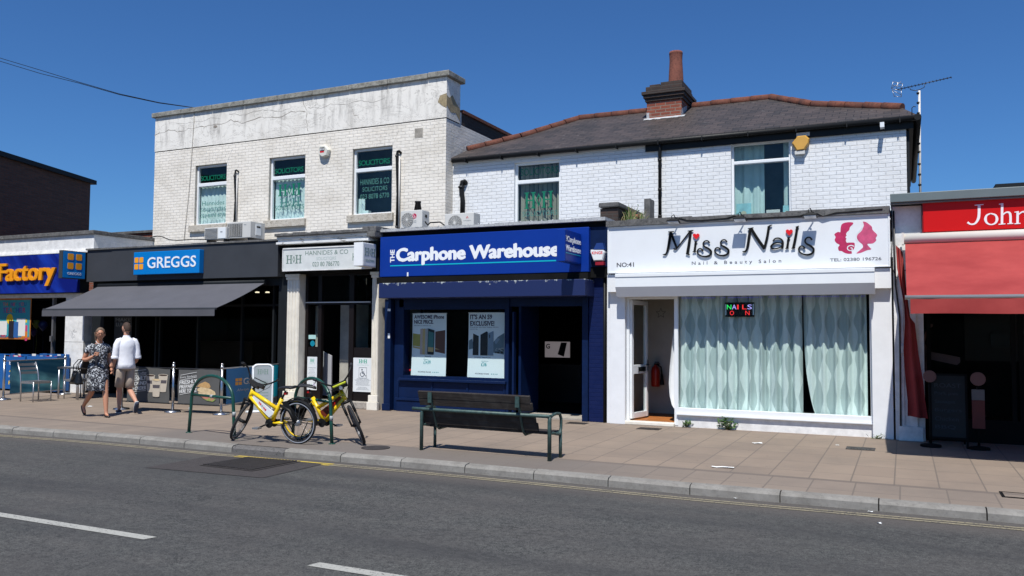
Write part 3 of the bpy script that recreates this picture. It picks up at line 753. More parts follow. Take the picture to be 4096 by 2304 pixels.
ridge_tiles([Hl, Kl, Rl, W(1628, 283, yr_)*0 + Vector((W(1628, 283, yr_).x, yr_, zr_))])
ridge_tiles([Vector((W(1742, 268, yr_).x, yr_, zr_)), Rr, Kr, Hr])
# fascia, gutter, downpipe
mb = MB(); mb.box(px_, wr+.12, Y2-.05, Y2-.016, ze-.22, ze-.03); mb.box(wl+.02, px_-.01, Y2-.05, Y2-.02, ze-.06, ze-.03); mb.box(wr+.02, wr+.12, Y2-.02, 23, ze-.22, ze-.03)
mb.build('fascia_board', M['black'], bldB)
mb = MB()
def gutter(a, b, r=.055):
    mb.tube([a, b], r, 10)
gutter(Vector((wl+.04, e0.y-.03, ze-.05)), Vector((wr+.2, e0.y-.03, ze-.05)), .05)
gutter(Vector((wr+.19, e0.y-.1, ze-.05)), Vector((wr+.19, 23.2, ze-.05)), .06)
for i in range(11):
    x = wl+.4 + i*(wr-wl-.5)/10; mb.box(x-.012, x+.012, e0.y-.088, e0.y+.05, ze-.115, ze-.03)
mb.build('gutter', M['black'], bldB)
mb = MB(); xp = W(1660, 450, Y2-.06).x
mb.tube([(xp, Y2-.10, ze-.06), (xp, Y2-.06, ze-.2), (xp, Y2-.06, 3.78)], .034, 10)
for z in (5.1, 4.5, 3.95): mb.lathe([(.042, 0), (.042, .05)], xp, Y2-.06, 12, cz=z)
mb.box(xp-.09, xp+.09, Y2-.13, Y2-.005, 3.74, 3.84); mb.build('downpipe', M['black'], bldB)
# right gable side: dark gutter edge running back
mb = MB()
for k in range(12): mb.box(wr+.012, wr+.05, Y2+.05+k*.55, Y2+.5+k*.55, 3.2, ze-.24-.01*k)
mb.build('side_cladding', M['slate_dark'], bldB)
# mast stub + pale bracket at the right
p = W(*z3(1683, 512), e0.y); mb = MB(); mb.tube([(Er.x-.06, e0.y, ze+.02), (Er.x-.06, e0.y, ze+.14), (Er.x-.03, e0.y, ze+.17), (Er.x, e0.y, ze+.155)], .008, 6); mb.build('finial_hook', M['dark_metal'], bldB)
p = W(*z3(1503, 650), Y2); mb = MB(); mb.box(p.x-.035, p.x+.035, Y2-.24, Y2-.01, p.z-.05, p.z+.04); mb.build('wall_bracket', M['upvc'], bldB)
# chimney
fr = on_roof(*z2(1640, 578)); yc0 = fr.y; cx0, cx1 = W(*z2(1516, 500), yc0).x, W(*z2(1768, 500), yc0).x
yc1 = WX(*z2(1840, 440), cx1).y; yc1 = min(max(yc1, yc0+.75), yc0+1.1)
zc0 = fr.z-.5; zc1 = W(*z2(1640, 455), yc0).z; zc2 = W(*z2(1640, 385), yc0).z; zc3 = W(*z2(1680, 330), yc0+.15).z
mb = MB(); mb.box(cx0, cx1, yc0, yc1, zc0, zc1); ch = mb.build('chimney', M['chimney_brick'], roofB)
mb = MB(); o1 = .06; st = (zc2-zc1)/3
for i in range(3): mb.box(cx0-o1*(i+1)*.55, cx1+o1*(i+1)*.55, yc0-o1*(i+1)*.55, yc1+o1*(i+1)*.55, zc1+st*i+.001, zc1+st*(i+1))
mb.box(cx0-.02, cx1+.02, yc0-.02, yc1+.02, zc2+.001, zc2+(zc3-zc2)*.6)
mb.box(cx0+.32, cx1+.01, yc0+.01, yc1-.02, zc2+(zc3-zc2)*.6, zc3); mb.box(cx0+.06, cx0+.3, yc0+.02, yc1-.02, zc2+(zc3-zc2)*.6, zc3-.03)
mb.build('corbelled_cap', M['soot_shade_brick'], roofB, bevel=.008)
px0, px1 = W(*z2(1674, 300), yc0+.4).x, W(*z2(1782, 300), yc0+.4).x; pzt = W(*z2(1735, 105), yc0+.4).z; pr0 = (px1-px0)/2; hh = pzt-zc3
mb = MB(); mb.lathe([(pr0*1.0, -.05), (pr0, 0), (pr0*.93, hh*.35), (pr0*.84, hh*.72), (pr0*.84, hh*.78), (pr0*.86, hh*.86), (pr0*.88, hh*.93), (pr0*.9, hh*.94), (pr0*.88, hh*.97), (pr0*.86, hh), (pr0*.7, hh), (pr0*.7, hh-.2)], (px0+px1)/2, yc0+.4, 24, cz=zc3)
mb.build('chimney_pot', M['pot'], roofB)
mb = MB(); n = 14   # lead flashing apron following the slope
for i in range(n):
    a = cx0-.05+(cx1-cx0+.14)*i/n; b = cx0-.05+(cx1-cx0+.14)*(i+1)/n; dn = random.uniform(.12, .17)
    for (ya, yb_) in ((yc0-dn, yc0-.005),):
        mb.quad((a,ya,e0.z+t_*(ya-e0.y)+.012),(b,ya,e0.z+t_*(ya-e0.y)+.012),(b,yb_,e0.z+t_*(yb_-e0.y)+.014),(a,yb_,e0.z+t_*(yb_-e0.y)+.014))
mb.quad((cx1+.004,yc0-.1,fr.z-.08),(cx1+.004,yc1*.5+yc0*.5,fr.z+.12),(cx1+.004,yc1*.5+yc0*.5,fr.z+.34),(cx1+.004,yc0+.0,fr.z+.16))
mb.box(cx0-.004, cx0+.06, yc0-.008, yc0-.002, fr.z-.02, fr.z+.14); mb.build('chimney_flashing', M['lead'], roofB)
# windows
tzs = (W(*z2(730,1050), Y2).z, W(*z2(730,1020), Y2).z)
wn, yg = upper_window(bldB, hs, Y2, tzs); pl = FP(yg-.001); cx = (hs[0]+hs[1])/2; ww = hs[1]-hs[0]
mb = MB(); text(mb, 'SOLICITORS', pl, hs[0]+.11, hs[1]-.09, tzs[1]+.1, tzs[1]+.26, 0, .002)
HH(mb, pl, cx, W(*z2(740,1170), Y2).z, ww*.56, .34); mb.build('window_lettering', M['green_letters'], wn)
mb = MB(); text(mb, 'SOLICITORS', pl, hs[0]+.16, hs[1]-.1, W(*z2(740,1285), Y2).z, W(*z2(740,1250), Y2).z, 0, .002); mb.build('window_lettering', M['green_faint'], wn)
mb = MB(); n = 9
for i in range(n):
    x = hs[0]+.06+(ww-.12)*(i+.5)/n; a = R(random.uniform(20, 50)); dx, dy = .045*math.cos(a), .045*math.sin(a)
    mb.quad((x-dx,yg+.12-dy,hs[2]),(x+dx,yg+.12+dy,hs[2]),(x+dx,yg+.12+dy,hs[3]-.05),(x-dx,yg+.12-dy,hs[3]-.05))
mb.build('vertical_blind', M['beige_blind'], wn)
tzb = (W(*z3(620,905), Y2).z, W(*z3(620,878), Y2).z)
wn, yg = upper_window(bldB, hb, Y2, tzb, recess=.13, fw=.045); xa, xb = hb[0], hb[1]; ww = xb-xa
M['teal_net'] = mat('pale_teal_curtain', (.58, .70, .68), .9, var=.12)
mb = MB(); fold_cloth(mb, xa+.02, xa+ww*.52, hb[2]-.02, hb[3]+.02, yg+.22, .03, .2, 5); fold_cloth(mb, xa+ww*.84, xb-.02, hb[2]-.02, hb[3]+.02, yg+.22, .03, .2, 6)
mb.build('curtain', M['teal_net'], wn)
# things standing on the sill inside
def sill_thing(nm, label, cat, x0, x1, z0, z1_, m_, y=None):
    y = y or yg+.08; t = MB(); t.box(x0, x1, y, y+.03, z0, z1_); o = t.build(nm, m_, bevel=.006); return tag(o, label, cat)
zs0 = hb[2]+.05
M['teal_card'] = mat('pale_turquoise_card', (.30, .56, .60), .6, var=.3, vs=8)
def card(u0, v0, u1, v1, label):
    a = rect(Y2, *z3(u0, v0), *z3(u1, v1)); t = thing('picture_card', label, 'card', ((a[0]+a[1])/2, yg+.1, a[2]))
    mb = MB(); mb.box(a[0], a[1], yg+.09, yg+.11, zs0, a[3]); mb.build('board', M['teal_card'], t)
    mb = MB(); pl_ = FP(yg+.089); mb.disc(pl_, (a[0]+a[1])/2, (zs0+a[3])/2, .055, .055, 0, .003); mb.disc(pl_, (a[0]+a[1])/2, (zs0+a[3])/2-.07, .05, .03, .0035, .002); mb.build('picture', mat('straw_colour', (.48, .45, .33), .8), t)
card(430, 1192, 540, 1290, 'turquoise card with round straw picture at left of the yellow-alarm window')
card(772, 1205, 832, 1285, 'turquoise card in the right corner of the yellow-alarm window')
a = rect(Y2, *z3(650,1238), *z3(750,1290)); sill_thing('box', 'pale tin box on the sill of the window beside the yellow alarm', 'box', a[0], a[1], zs0, a[3], M['ac'])
a = rect(Y2, *z3(557,1275), *z3(600,1293)); sill_thing('box', 'small orange box on the sill of the window beside the yellow alarm', 'box', a[0], a[1], zs0, a[3], mat('orange_card', (.55, .15, .06), .6))

# ---------------- far left dark brick building and the low red wall
P0 = W(228, 455, 22.0); d1 = Vector((-math.sin(R(21)), math.cos(R(21)), 0)); zt0 = P0.z
A_ = P0; B_ = P0 - d1*16
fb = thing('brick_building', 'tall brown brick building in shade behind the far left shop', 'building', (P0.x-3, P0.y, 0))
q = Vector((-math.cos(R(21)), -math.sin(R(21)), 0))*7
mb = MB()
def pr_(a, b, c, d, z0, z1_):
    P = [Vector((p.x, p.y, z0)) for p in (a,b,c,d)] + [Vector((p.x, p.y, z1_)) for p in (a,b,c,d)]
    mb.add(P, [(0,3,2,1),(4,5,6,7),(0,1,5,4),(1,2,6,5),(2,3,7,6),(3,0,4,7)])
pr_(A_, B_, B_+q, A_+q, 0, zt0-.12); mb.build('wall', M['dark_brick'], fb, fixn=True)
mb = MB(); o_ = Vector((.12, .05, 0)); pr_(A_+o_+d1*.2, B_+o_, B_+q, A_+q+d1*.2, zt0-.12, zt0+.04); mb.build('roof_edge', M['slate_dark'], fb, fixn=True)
lw = thing('wall', 'low red brick wall with dark coping seen left of the cream block', 'wall', (-22, 20, 0))
zz = W(340, 583, 20).z; mb = MB(); mb.box(-27, xl-.2, 20, 20.3, 0, zz-.06); mb.build('brickwork', M['chimney_brick'], lw)
mb = MB(); mb.box(-27.1, xl-.2, 19.94, 20.36, zz-.06, zz+.02); mb.build('coping', M['coping_dark'], lw)
# ================================================================== GROUND-FLOOR SHOPS
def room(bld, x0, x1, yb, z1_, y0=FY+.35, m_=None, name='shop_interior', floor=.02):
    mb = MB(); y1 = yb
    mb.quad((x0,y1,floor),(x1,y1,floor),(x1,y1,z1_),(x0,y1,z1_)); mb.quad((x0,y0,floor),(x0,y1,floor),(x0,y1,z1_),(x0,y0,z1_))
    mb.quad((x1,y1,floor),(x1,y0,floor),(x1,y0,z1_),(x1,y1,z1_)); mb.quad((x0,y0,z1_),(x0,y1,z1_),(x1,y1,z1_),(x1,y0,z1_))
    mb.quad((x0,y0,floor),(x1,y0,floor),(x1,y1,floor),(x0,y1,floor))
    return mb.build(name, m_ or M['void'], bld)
SG = 14.10       # plane of the sign faces
XG0, XG1 = XP, W(700, 650, SG).x       # charcoal shop
XH1 = W(952, 640, SG).x                # solicitor / blue shop boundary
XB1 = W(1525, 640, SG).x               # blue / salon boundary
XM1 = W(2240, 600, SG).x               # salon / butcher boundary

# ---------- far left card shop
sL = thing('shop_unit', 'far left shop with dark blue sign and white rendered parapet', 'shop', (-21, FY, 0))
zpt = W(238, 579, FY).z
zp0 = W(150, 628, FY).z
mb = MB(); mb.box(-30, XP, FY, FY+.3, zp0-.05, zpt-.10); mb.box(XP-.3, XP, FY+.3, Y1+.3, 2.5, zpt-.10)
for i in range(3): mb.box(-30, XP-.02, FY-.03-.02*i, FY, zp0-.05-.03*i, zp0-.02-.03*i)
mb.build('parapet', M['white_dirty'], sL)
mb = MB(); x = -30
while x < XP: mb.box(x+.004, min(x+.9, XP+.05)-.004, FY-.06, FY+.36, zpt-.10, zpt); x += .9
y = FY+.365
while y < Y1: mb.box(XP-.33, XP+.04, y+.004, y+.7, zpt-.10, zpt-.005); y += .705
mb.build('coping', M['coping_dark'], sL, bevel=.01)
sg = rect(SG, 0, 640, 203, 738)
mb = MB(); mb.box(-30, sg[1], SG, FY+.05, sg[2], zp0-.12)
def fsign():
    t = NT('blue_streaked_sign', .35); n = t.noise(1, t.vec(t.math('MULTIPLY', t.math('ADD', t.x, t.z), 2.2), t.math('MULTIPLY', t.math('SUBTRACT', t.z, t.x), .35)), 4)
    t.col(t.mix(t.rng(n, .4, .68), (.004, .012, .16), (.012, .05, .42))); return t.m
M['fsign'] = fsign(); mb.build('fascia', M['slate_dark'], sL)
sgt = thing('shop_sign', 'dark blue sign panel with raised orange yellow Factory lettering', 'sign', ((sg[0]+sg[1])/2, SG, sg[2]))
mb = MB(); mb.box(-24, sg[1]-.02, SG-.06, SG-.002, sg[2]+.01, zp0-.14); mb.build('panel', M['fsign'], sgt)
f0, f1 = zA(-25, 420), zA(333, 420); lt = W(*zA(0,313), SG-.1); lb = W(*zA(0,418), SG-.1)
xa = W(*zA(-8,370), SG-.1).x; xb = W(*zA(333,370), SG-.1).x
M['amber'] = mat('amber_letters', (.88, .34, .015), .4, var=.04)
mb = MB(); text(mb, 'Factory', FP(SG-.065), xa, xb, lb.z-.16, lt.z-.0, 0, .05, bold=.035, shear=.05); mb.build('lettering', M['amber'], sgt)
mb = MB(); mb.box(-30, XP-.35, FY-.02, FY+.3, sg[2]-.10, sg[2]-.005); mb.build('soffit', M['white_dirty'], sL)
pil = rect(FY, 164, 640, 211, 985)
mb = MB(); zj = W(*zA(450,790), FY).z
mb.box(pil[0], pil[1], FY, FY+.45, 0, zj-.004); mb.box(pil[0], pil[1], FY, FY+.45, zj+.004, sg[2]-.1); mb.box(pil[0]+.004, pil[1]-.004, FY+.004, FY+.4, zj-.01, zj+.01, 1)
mb.build('pilaster', [M['white_dirty'], M['black']], sL)
# graffiti tag on the pilaster
mb = MB(); g0 = W(*zA(450,740), FY); k_ = .0042
gp = [(-22,-25),(-24,5),(-12,-2),(-5,-20),(-12,-28),(-14,-5),(-2,18),(6,26),(0,8),(28,12),(-18,16),(-6,0),(10,-12),(2,-24),(-6,-12)]
mb.stroke(FP(FY), [(g0.x+a*k_, g0.z+b*k_) for a, b in gp], .008, .0, .001); mb.build('graffiti', mat('grey_marker', (.33,.33,.34), .7), sL)
# shop window wall: mullions, glazing, dark room
xw0 = -30
mb = MB(); mx = W(133, 850, FY+.15).x
mb.box(mx-.03, mx+.035, FY+.12, FY+.2, .05, sg[2]-.1); mb.box(xw0, mx, FY+.12, FY+.2, .0, .12); mb.box(mx+.02, mx+.09, FY+.04, FY+.12, 1.28, 1.42)
mb.build('window_frame', M['alu'], sL)
mb = MB(); mb.box(xw0, mx-.03, FY+.155, FY+.163, .12, sg[2]-.1); mb.build('shop_window', M['shop_glass'], sL)
room(sL, -30, pil[0]+.02, FY+4, sg[2], FY+.25)
mb = MB(); mb.box(-30, XP-.3, FY+.3, Y1+1.5, zp0-.4, zp0-.35); mb.build('flat_roof', M['felt'], sL)
mb = MB(); mb.box(-30, pil[1], FY+.1, FY+.5, -.02, .05); mb.build('threshold', M['white_dirty'], sL)
# poster
a = rect(FY+.12, *zA(-120, 525), *zA(186, 772)); pl = FP(FY+.135)
ps = thing('poster', 'turquoise thank you teacher poster with orange border in the far left window', 'poster', ((a[0]+a[1])/2, FY+.14, a[2]))
mb = MB(); mb.prect(pl, a[0], a[1], a[2], a[3], 0, .004); mb.build('border', mat('orange_border', (.50,.17,.03), .5), ps)
mb = MB(); mb.prect(pl, a[0]+.03, a[1]-.04, a[2]+.06, a[3]-.04, .0045, .002); mb.build('picture', mat('turquoise_print', (.05,.36,.42), .5), ps)
cols = [mat('print_'+n_, c_, .5, var=.05) for n_, c_ in (('pink',(.6,.05,.16)),('purple',(.22,.05,.35)),('orange',(.7,.2,.02)),('green',(.06,.30,.12)),('yellow',(.80,.55,.03)),('white',(.75,.75,.72)),('ink',(.02,.02,.03)),('blue',(.03,.12,.35)))]
tx = lambda x, y: (W(*zA(x,y), FY+.13).x, W(*zA(x,y), FY+.13).z)
x0_, z0_ = tx(18, 572); x1_, z1_ = tx(164, 548)
mb = MB(); 
for i, ch in enumerate('THANK'): text(mb, ch, pl, x0_+(x1_-x0_)*(i*.112), x0_+(x1_-x0_)*(i*.112+.092), z0_, z1_, .007, .001, (0,2,3,1,0)[i], bold=.02)
for i, ch in enumerate('YOU'): text(mb, ch, pl, x0_+(x1_-x0_)*(.66+i*.115), x0_+(x1_-x0_)*(.66+i*.115+.095), z0_, z1_, .007, .001, (1,0,7)[i], bold=.02)
x0_, z0_ = tx(18, 612); x1_, z1_ = tx(160, 580)
for i, ch in enumerate('TEACHER'): text(mb, ch, pl, x0_+(x1_-x0_)*(i*.143), x0_+(x1_-x0_)*(i*.143+.12), z0_, z1_, .007, .001, (1,0,2,3,7,1,0)[i], bold=.03)
cx, cz = tx(60, 650); mb.disc(pl, cx, cz, .14, .14, .007, .001, 4); text(mb, '£4', pl, cx-.03, cx+.10, cz-.11, cz+.0, .0085, .001, 6, bold=.02)
for (x, y, w_, h_, mi) in ((20,705,30,36,5),(70,715,22,45,6),(98,715,18,40,7),(128,700,34,45,5),(20,745,20,10,0),(150,745,22,16,2),(5,680,22,10,4),(150,662,20,8,4),(160,735,8,40,0)):
    cx, cz = tx(x, y); mb.prect(pl, cx-w_*.0052, cx+w_*.0052, cz-h_*.0052, cz+h_*.0052, .007+mi*.0004, .001, mi)
x0_, z0_ = tx(-90, 768); x1_, z1_ = tx(175, 752); text(mb, 'CARDS FROM ONLY 99P', pl, x0_, x1_, z0_+.02, z1_, .007, .001, 7)
mb.build('print', cols, ps)
# hanging merchandise glimpsed in the doorway (balloons)
for i, (x, y, r, c_, lb_) in enumerate(((222,680,.11,(.35,.33,.03),'yellow'),(262,690,.12,(.03,.03,.12),'dark blue'),(205,730,.10,(.05,.02,.12),'purple'))):
    p = W(*zA(x,y), FY+.6); t = MB(); t.lathe([(.001,-r*1.3),(r*.12,-r*1.22),(r*.55,-r*.7),(r*.93,-.1*r),(r,.25*r),(r*.8,.75*r),(r*.4,r*1.0),(.001,r*1.08)], p.x, p.y, 16, cz=p.z)
    t.tube([(p.x,p.y,p.z-r*1.25),(p.x+.03,p.y,p.z-.5),(p.x,p.y,p.z-.9)], .003, 4)
    tag(t.build('balloon', mat('balloon_foil_%d'%i, c_, .3)), '%s balloon hanging in the dark doorway of the far left shop'%lb_, 'balloon', 'balloons in the card shop doorway')
# blue display bins
M['bin_blue'] = mat('blue_card_display', (.008, .10, .34), .6, var=.06)
for k, (u0, v0, u1, v1, lb_) in enumerate(((-60, 896, 62, 985, 'bright blue price display bin behind the teal banner, left of the silver chair'), (66, 896, 142, 975, 'bright blue display bin behind the teal banner, next to the shop doorway'))):
    t = thing('display_bin', lb_, 'display bin', (W((u0+u1)/2, 930, FY-.25).x, FY-.2, 0), group='blue display bins outside the card shop')
    b = rect(FY-.4, u0, v0, u1, v1); mb = MB()
    mb.box(b[0], b[1], FY-.4, FY-.39, .05, b[3]); mb.box(b[0], b[0]+.01, FY-.389, FY-.05, .05, b[3]+.02); mb.box(b[1]-.01, b[1], FY-.389, FY-.05, .05, b[3]+.02); mb.box(b[0]+.01, b[1]-.01, FY-.06, FY-.05, .05, b[3]+.05); mb.box(b[0]+.01, b[1]-.01, FY-.389, FY-.06, .05, .12)
    mb.build('carton', M['bin_blue'], t)
    mb = MB(); rnd = random.Random(k)
    for i in range(14):
        x = rnd.uniform(b[0]+.05, b[1]-.2); mb.box(x, x+rnd.uniform(.08,.16), FY-.38+i*.02, FY-.374+i*.02, b[3]-.3, b[3]+rnd.uniform(.0,.07), i % 4)
    mb.build('contents', [cols[5], cols[7], cols[0], M['void']], t)
    mb = MB(); pl = FP(FY-.401)
    if k == 0:
        for j, (s_, y) in enumerate((('EXTRA',912),('ALL',930),('regular',946),('PRICE',962))):
            zc_ = W(15, y, FY-.4).z; text(mb, s_, pl, b[1]-.62, b[1]-.05, zc_-.05, zc_+.05, 0, .002, 1 if j in (1,3) else 0, bold=.02)
    else:
        for j, y in enumerate((905, 925, 945)): zc_ = W(120, y, FY-.4).z; mb.prect(pl, b[1]-.16, b[1]-.02, zc_-.04, zc_+.03, 0, .002, j % 2)
    mb.build('lettering', [cols[5], cols[4]], t)

# ---------- charcoal bakery shop
sG = thing('shop_unit', 'charcoal grey bakery shopfront with wide dark fascia', 'shop', ((XG0+XG1)/2, FY, 0))
ff = rect(SG, 216, 618, 698, 702); zf0, zf1 = ff[2], ff[3]
mb = MB(); mb.box(XG0+.02, XG0+.9, SG+.01, FY+.25, zf0, zf1+.0); mb.box(XG0+.905, XG1-.01, SG, FY+.25, zf0, zf1)
mb.build('fascia', M['slate_grey'], sG)
mb = MB()
for i in range(12):
    a = XG0+.0+(XG1-XG0)*i/12; b = XG0+(XG1-XG0)*(i+1)/12; mb.box(a+.002, b-.002, SG-.03, FY+.4, zf1+.001, zf1+.035+random.uniform(0,.012))
mb.build('roof_edge', M['coping_dark'], sG)
mb = MB(); mb.box(XG0, XG1, FY+.255, Y1, zf1-.15, zf1-.1); mb.build('flat_roof', M['felt'], sG)
px = rect(FY, 702, 740, 721, 1000)
mb = MB(); mb.box(px[0]-.02, px[1]-.0, FY-.02, FY+.3, 0, zf0); mb.build('pilaster', M['slate_dark'], sG)
mb = MB(); mb.box(XG0+.0, XG0+.42, FY+.02, FY+.4, 0, zf0); mb.build('pilaster', M['slate_dark'], sG)
mb = MB(); xg_ = lambda u, v=850: W(u, v, FY+.25).x
for u in (345, 395, 405, 500, 610, 690): mb.box(xg_(u)-.025, xg_(u)+.025, FY+.2, FY+.28, .0, zf0)
mb.box(xg_(405), XG1-.1, FY+.21, FY+.27, .0, .30); mb.box(XG0+.4, XG1, FY+.02, FY+.12, zf0-.18, zf0+.0); mb.box(xg_(405), XG1-.1, FY+.215, FY+.265, 2.15, 2.2)
mb.build('window_frame', M['slate_dark'], sG)
mb = MB(); 
for a, b in ((405,500),(500,610),(610,690)): mb.box(xg_(a)+.025, xg_(b)-.025, FY+.24, FY+.246, .3, zf0-.02)
mb.build('shop_window', M['shop_glass'], sG)
room(sG, XG0+.1, XG1-.05, FY+4.5, zf0, FY+.3)
M['counter'] = mat('brown_counter', (.03,.018,.012), .8, spec=.1)
mb = MB(); q = W(*zA(1220,785), FY+2.6); q2 = W(*zA(1540,850), FY+2.6); mb.box(q.x, q2.x, FY+2.6, FY+3.2, q2.z-.6, q.z); mb.build('counter', M['counter'], sG)
mb = MB()
for x in (1570, 1632): p = W(*zA(x,490), FY+1.0); mb.lathe([(.05,0),(.05,.02),(.03,.03)], p.x, p.y, 12, cz=min(p.z, zf0-.04))
mb.build('ceiling_spotlight', mat('lit_spotlight', (.8,.7,.5), .4, emis=(1,.85,.6), es=1.2), sG)
# poster on the door
a = rect(FY+.2, *zA(697,632), *zA(803,1000)); pl = FP(FY+.19); t = thing('poster', 'dim grey lunch poster on the bakery door behind the man', 'poster', (a[0], FY+.19, a[2]))
mb = MB(); mb.prect(pl, a[0], a[1], a[2], a[3], 0, .005); mb.build('sheet', mat('dark_poster', (.035,.037,.04), .5, var=.4, vs=5), t)
mb = MB(); gx = lambda x, y: (W(*zA(x,y), FY+.18).x, W(*zA(x,y), FY+.18).z)
p, q = gx(705, 665), gx(798, 645); text(mb, 'MAKE', pl, p[0], q[0], p[1], q[1], .006, .002, bold=.03)
p, q = gx(708, 695), gx(795, 672); text(mb, 'LUNCH', pl, p[0], q[0], p[1], q[1], .006, .002, bold=.03)
mb.build('lettering', mat('dim_lettering', (.20,.22,.23), .6), t)
# sign box
M['sky_blue'] = mat('bright_blue_sign', (.0, .19, .56), .3, var=.05)
M['tile_orange'] = mat('orange_squares', (.90, .36, .02), .4, var=.03)
M['white_l'] = mat('white_lettering', (.85,.86,.87), .35, var=.02)
a = rect(SG-.14, 336, 631, 503, 689); a = (a[0], a[1]-.02, a[2], a[3])
t = thing('shop_sign', 'bright blue sign box with four orange squares and white lettering on charcoal fascia', 'sign', ((a[0]+a[1])/2, SG, a[2]))
mb = MB(); mb.box(a[0], a[1], SG-.14, SG-.001, a[2], a[3]); mb.build('sign_box', M['sky_blue'], t, bevel=.01)
def squares(mb, pl, cx, cz, s, gap, d0=0.0):
    for i in (-1, 1):
        for j in (-1, 1):
            x, z = cx+i*(s+gap)/2, cz+j*(s+gap)/2; h = s/2; c = s*.12
            mb.poly(pl, [(x-h+c,z-h),(x+h-c,z-h),(x+h,z-h+c),(x+h,z+h-c),(x+h-c,z+h),(x-h+c,z+h),(x-h,z+h-c),(x-h,z-h+c)], d0, .006)
H_ = a[3]-a[2]; pl = FP(SG-.141); cz = (a[2]+a[3])/2
mb = MB(); squares(mb, pl, a[0]+H_*.34, cz, H_*.235, H_*.06); mb.build('logo', M['tile_orange'], t)
x0_ = W(*zA(900,310), SG-.14).x; x1_ = W(*zA(1197,300), SG-.14).x
mb = MB(); text(mb, 'GREGGS', pl, x0_, x1_, cz-H_*.235, cz+H_*.25, 0, .008, bold=.012); mb.build('lettering', M['white_l'], t)
# projecting sign
def projecting(name, label, x0, x1, yf, z0, z1_, mface, mside):
    t = thing(name, label, 'sign', (x0, SG, z0)); mb = MB(); mb.box(x0, x1, yf, SG-.02, z0, z1_, 0)
    mb.build('sign_box', [mside], t, bevel=.008)
    mb = MB(); mb.box(x1+.001, x1+.006, yf+.02, SG-.04, z0+.02, z1_-.02); mb.box(x0-.006, x0-.001, yf+.02, SG-.04, z0+.02, z1_-.02); mb.build('face', mface, t)
    mb = MB(); mb.box((x0+x1)/2-.02, (x0+x1)/2+.02, SG-.02, SG, z1_-.12, z1_-.06); mb.box((x0+x1)/2-.02, (x0+x1)/2+.02, SG-.02, SG, z0+.06, z0+.12); mb.build('bracket', M['dark_metal'], t)
    return t
xs_ = W(*zA(528,300), SG).x; yf = WX(*zA(380,300), xs_).y; zq0 = W(*zA(528,410), SG).z; zq1 = W(*zA(528,243), SG).z
t = projecting('projecting_sign', 'blue projecting sign with four orange squares beside the dark blue sign', xs_-.13, xs_, yf, zq0, zq1, M['sky_blue'], M['slate_grey'])
pl = SP(xs_+.007); mb = MB(); cy = (yf+SG)/2; hz = zq1-zq0; squares(mb, pl, cy, zq0+hz*.62, .155, .07, 0); mb.build('logo', M['tile_orange'], t)
mb = MB(); text(mb, 'GREGGS', pl, cy-.19, cy+.19, zq0+hz*.14, zq0+hz*.23, 0, .004, bold=.005); mb.build('lettering', M['white_l'], t)
# awning
def awning(label, x0, x1, ya, za, yf, zf, zv, m_, nf=1, val=True, seams=3, cat='awning'):
    t = thing('awning', label, cat, ((x0+x1)/2, ya, za)); mb = MB(); n = 10; nx = 24; vs = []
    for i in range(n+1):
        s = i/n; sag = -.03*math.sin(math.pi*s)
        for j in range(nx+1): vs.append((x0+(x1-x0)*j/nx, ya+(yf-ya)*s, za+(zf-za)*s+sag+.004*math.sin(j*2.1)*math.sin(math.pi*s)))
    up = len(vs); vs += [(x, y, z-.006) for x, y, z in vs]; w_ = nx+1
    fs = [(i*w_+j, (i+1)*w_+j, (i+1)*w_+j+1, i*w_+j+1) for i in range(n) for j in range(nx)]
    fs += [tuple(up+k for k in reversed(f)) for f in fs]
    mb.add(vs, fs, 0, True); mb.build('canopy', m_, t)
    return t
M['awning_grey'] = mat('charcoal_canvas', (.085, .085, .098), .9, var=.12, vs=2, bump=.08, bs=300)
aw0, aw1 = -18.02, -12.71
t = awning('charcoal canvas awning pulled out over the bakery front', aw0, aw1, SG+.05, 2.66, 12.72, 2.06, 1.9, M['awning_grey'])
mb = MB(); mb.box(aw0, aw1, 12.69, 12.70, 1.90, 2.035); mb.box(aw0, aw0+.01, 12.701, 12.78, 1.92, 2.05); mb.build('valance', M['awning_grey'], t)
mb = MB(); mb.box(aw0, aw1, 12.7, 12.76, 2.03, 2.075); mb.build('front_rail', M['slate_grey'], t, bevel=.008)
mb = MB(); mb.tube([(aw0, SG+.08, 2.68), (aw1, SG+.08, 2.68)], .06, 12); mb.build('roller', M['slate_dark'], t)
for xx in (aw0+.5, aw1-.5):
    mb = MB(); mb.tube([(xx, SG+.1, 2.5), (xx+.35*(1 if xx < -15 else -1), 13.5, 2.25), (xx, 12.76, 2.02)], .02, 6); mb.build('arm', M['dark_metal'], t)

# ---------- narrow solicitor unit
sH = thing('shop_unit', 'narrow solicitor entrance with cream pilasters and peeling white cornice', 'shop', ((XG1+XH1)/2, FY, 0))
zh = rect(SG, 705, 612, 950, 590); zc0 = W(830, 611, SG).z; zc1 = W(830, 591, SG).z
M['peel'] = (lambda t: (t.col(t.mix(t.rng(t.noise(3, t.vec(t.x, t.math('MULTIPLY', t.z, 4), t.y), 9, .75), .56, .6), (.74,.74,.73), (.22,.19,.16))), t.bump(t.noise(14, detail=8), .5, .02), t.m)[-1])(NT('peeling_white_paint', .6))
mb = MB()
for i, (o_, za, zb2) in enumerate(((.12, zc0, zc0+.05), (.06, zc0+.05, zc1-.06), (.10, zc1-.06, zc1))): mb.box(XG1+.03, XH1-.16-.02*i, SG-o_, FY+.2, za+.001, zb2)
mb.build('cornice', M['peel'], sH, bevel=.006)
mb = MB(); n = 16
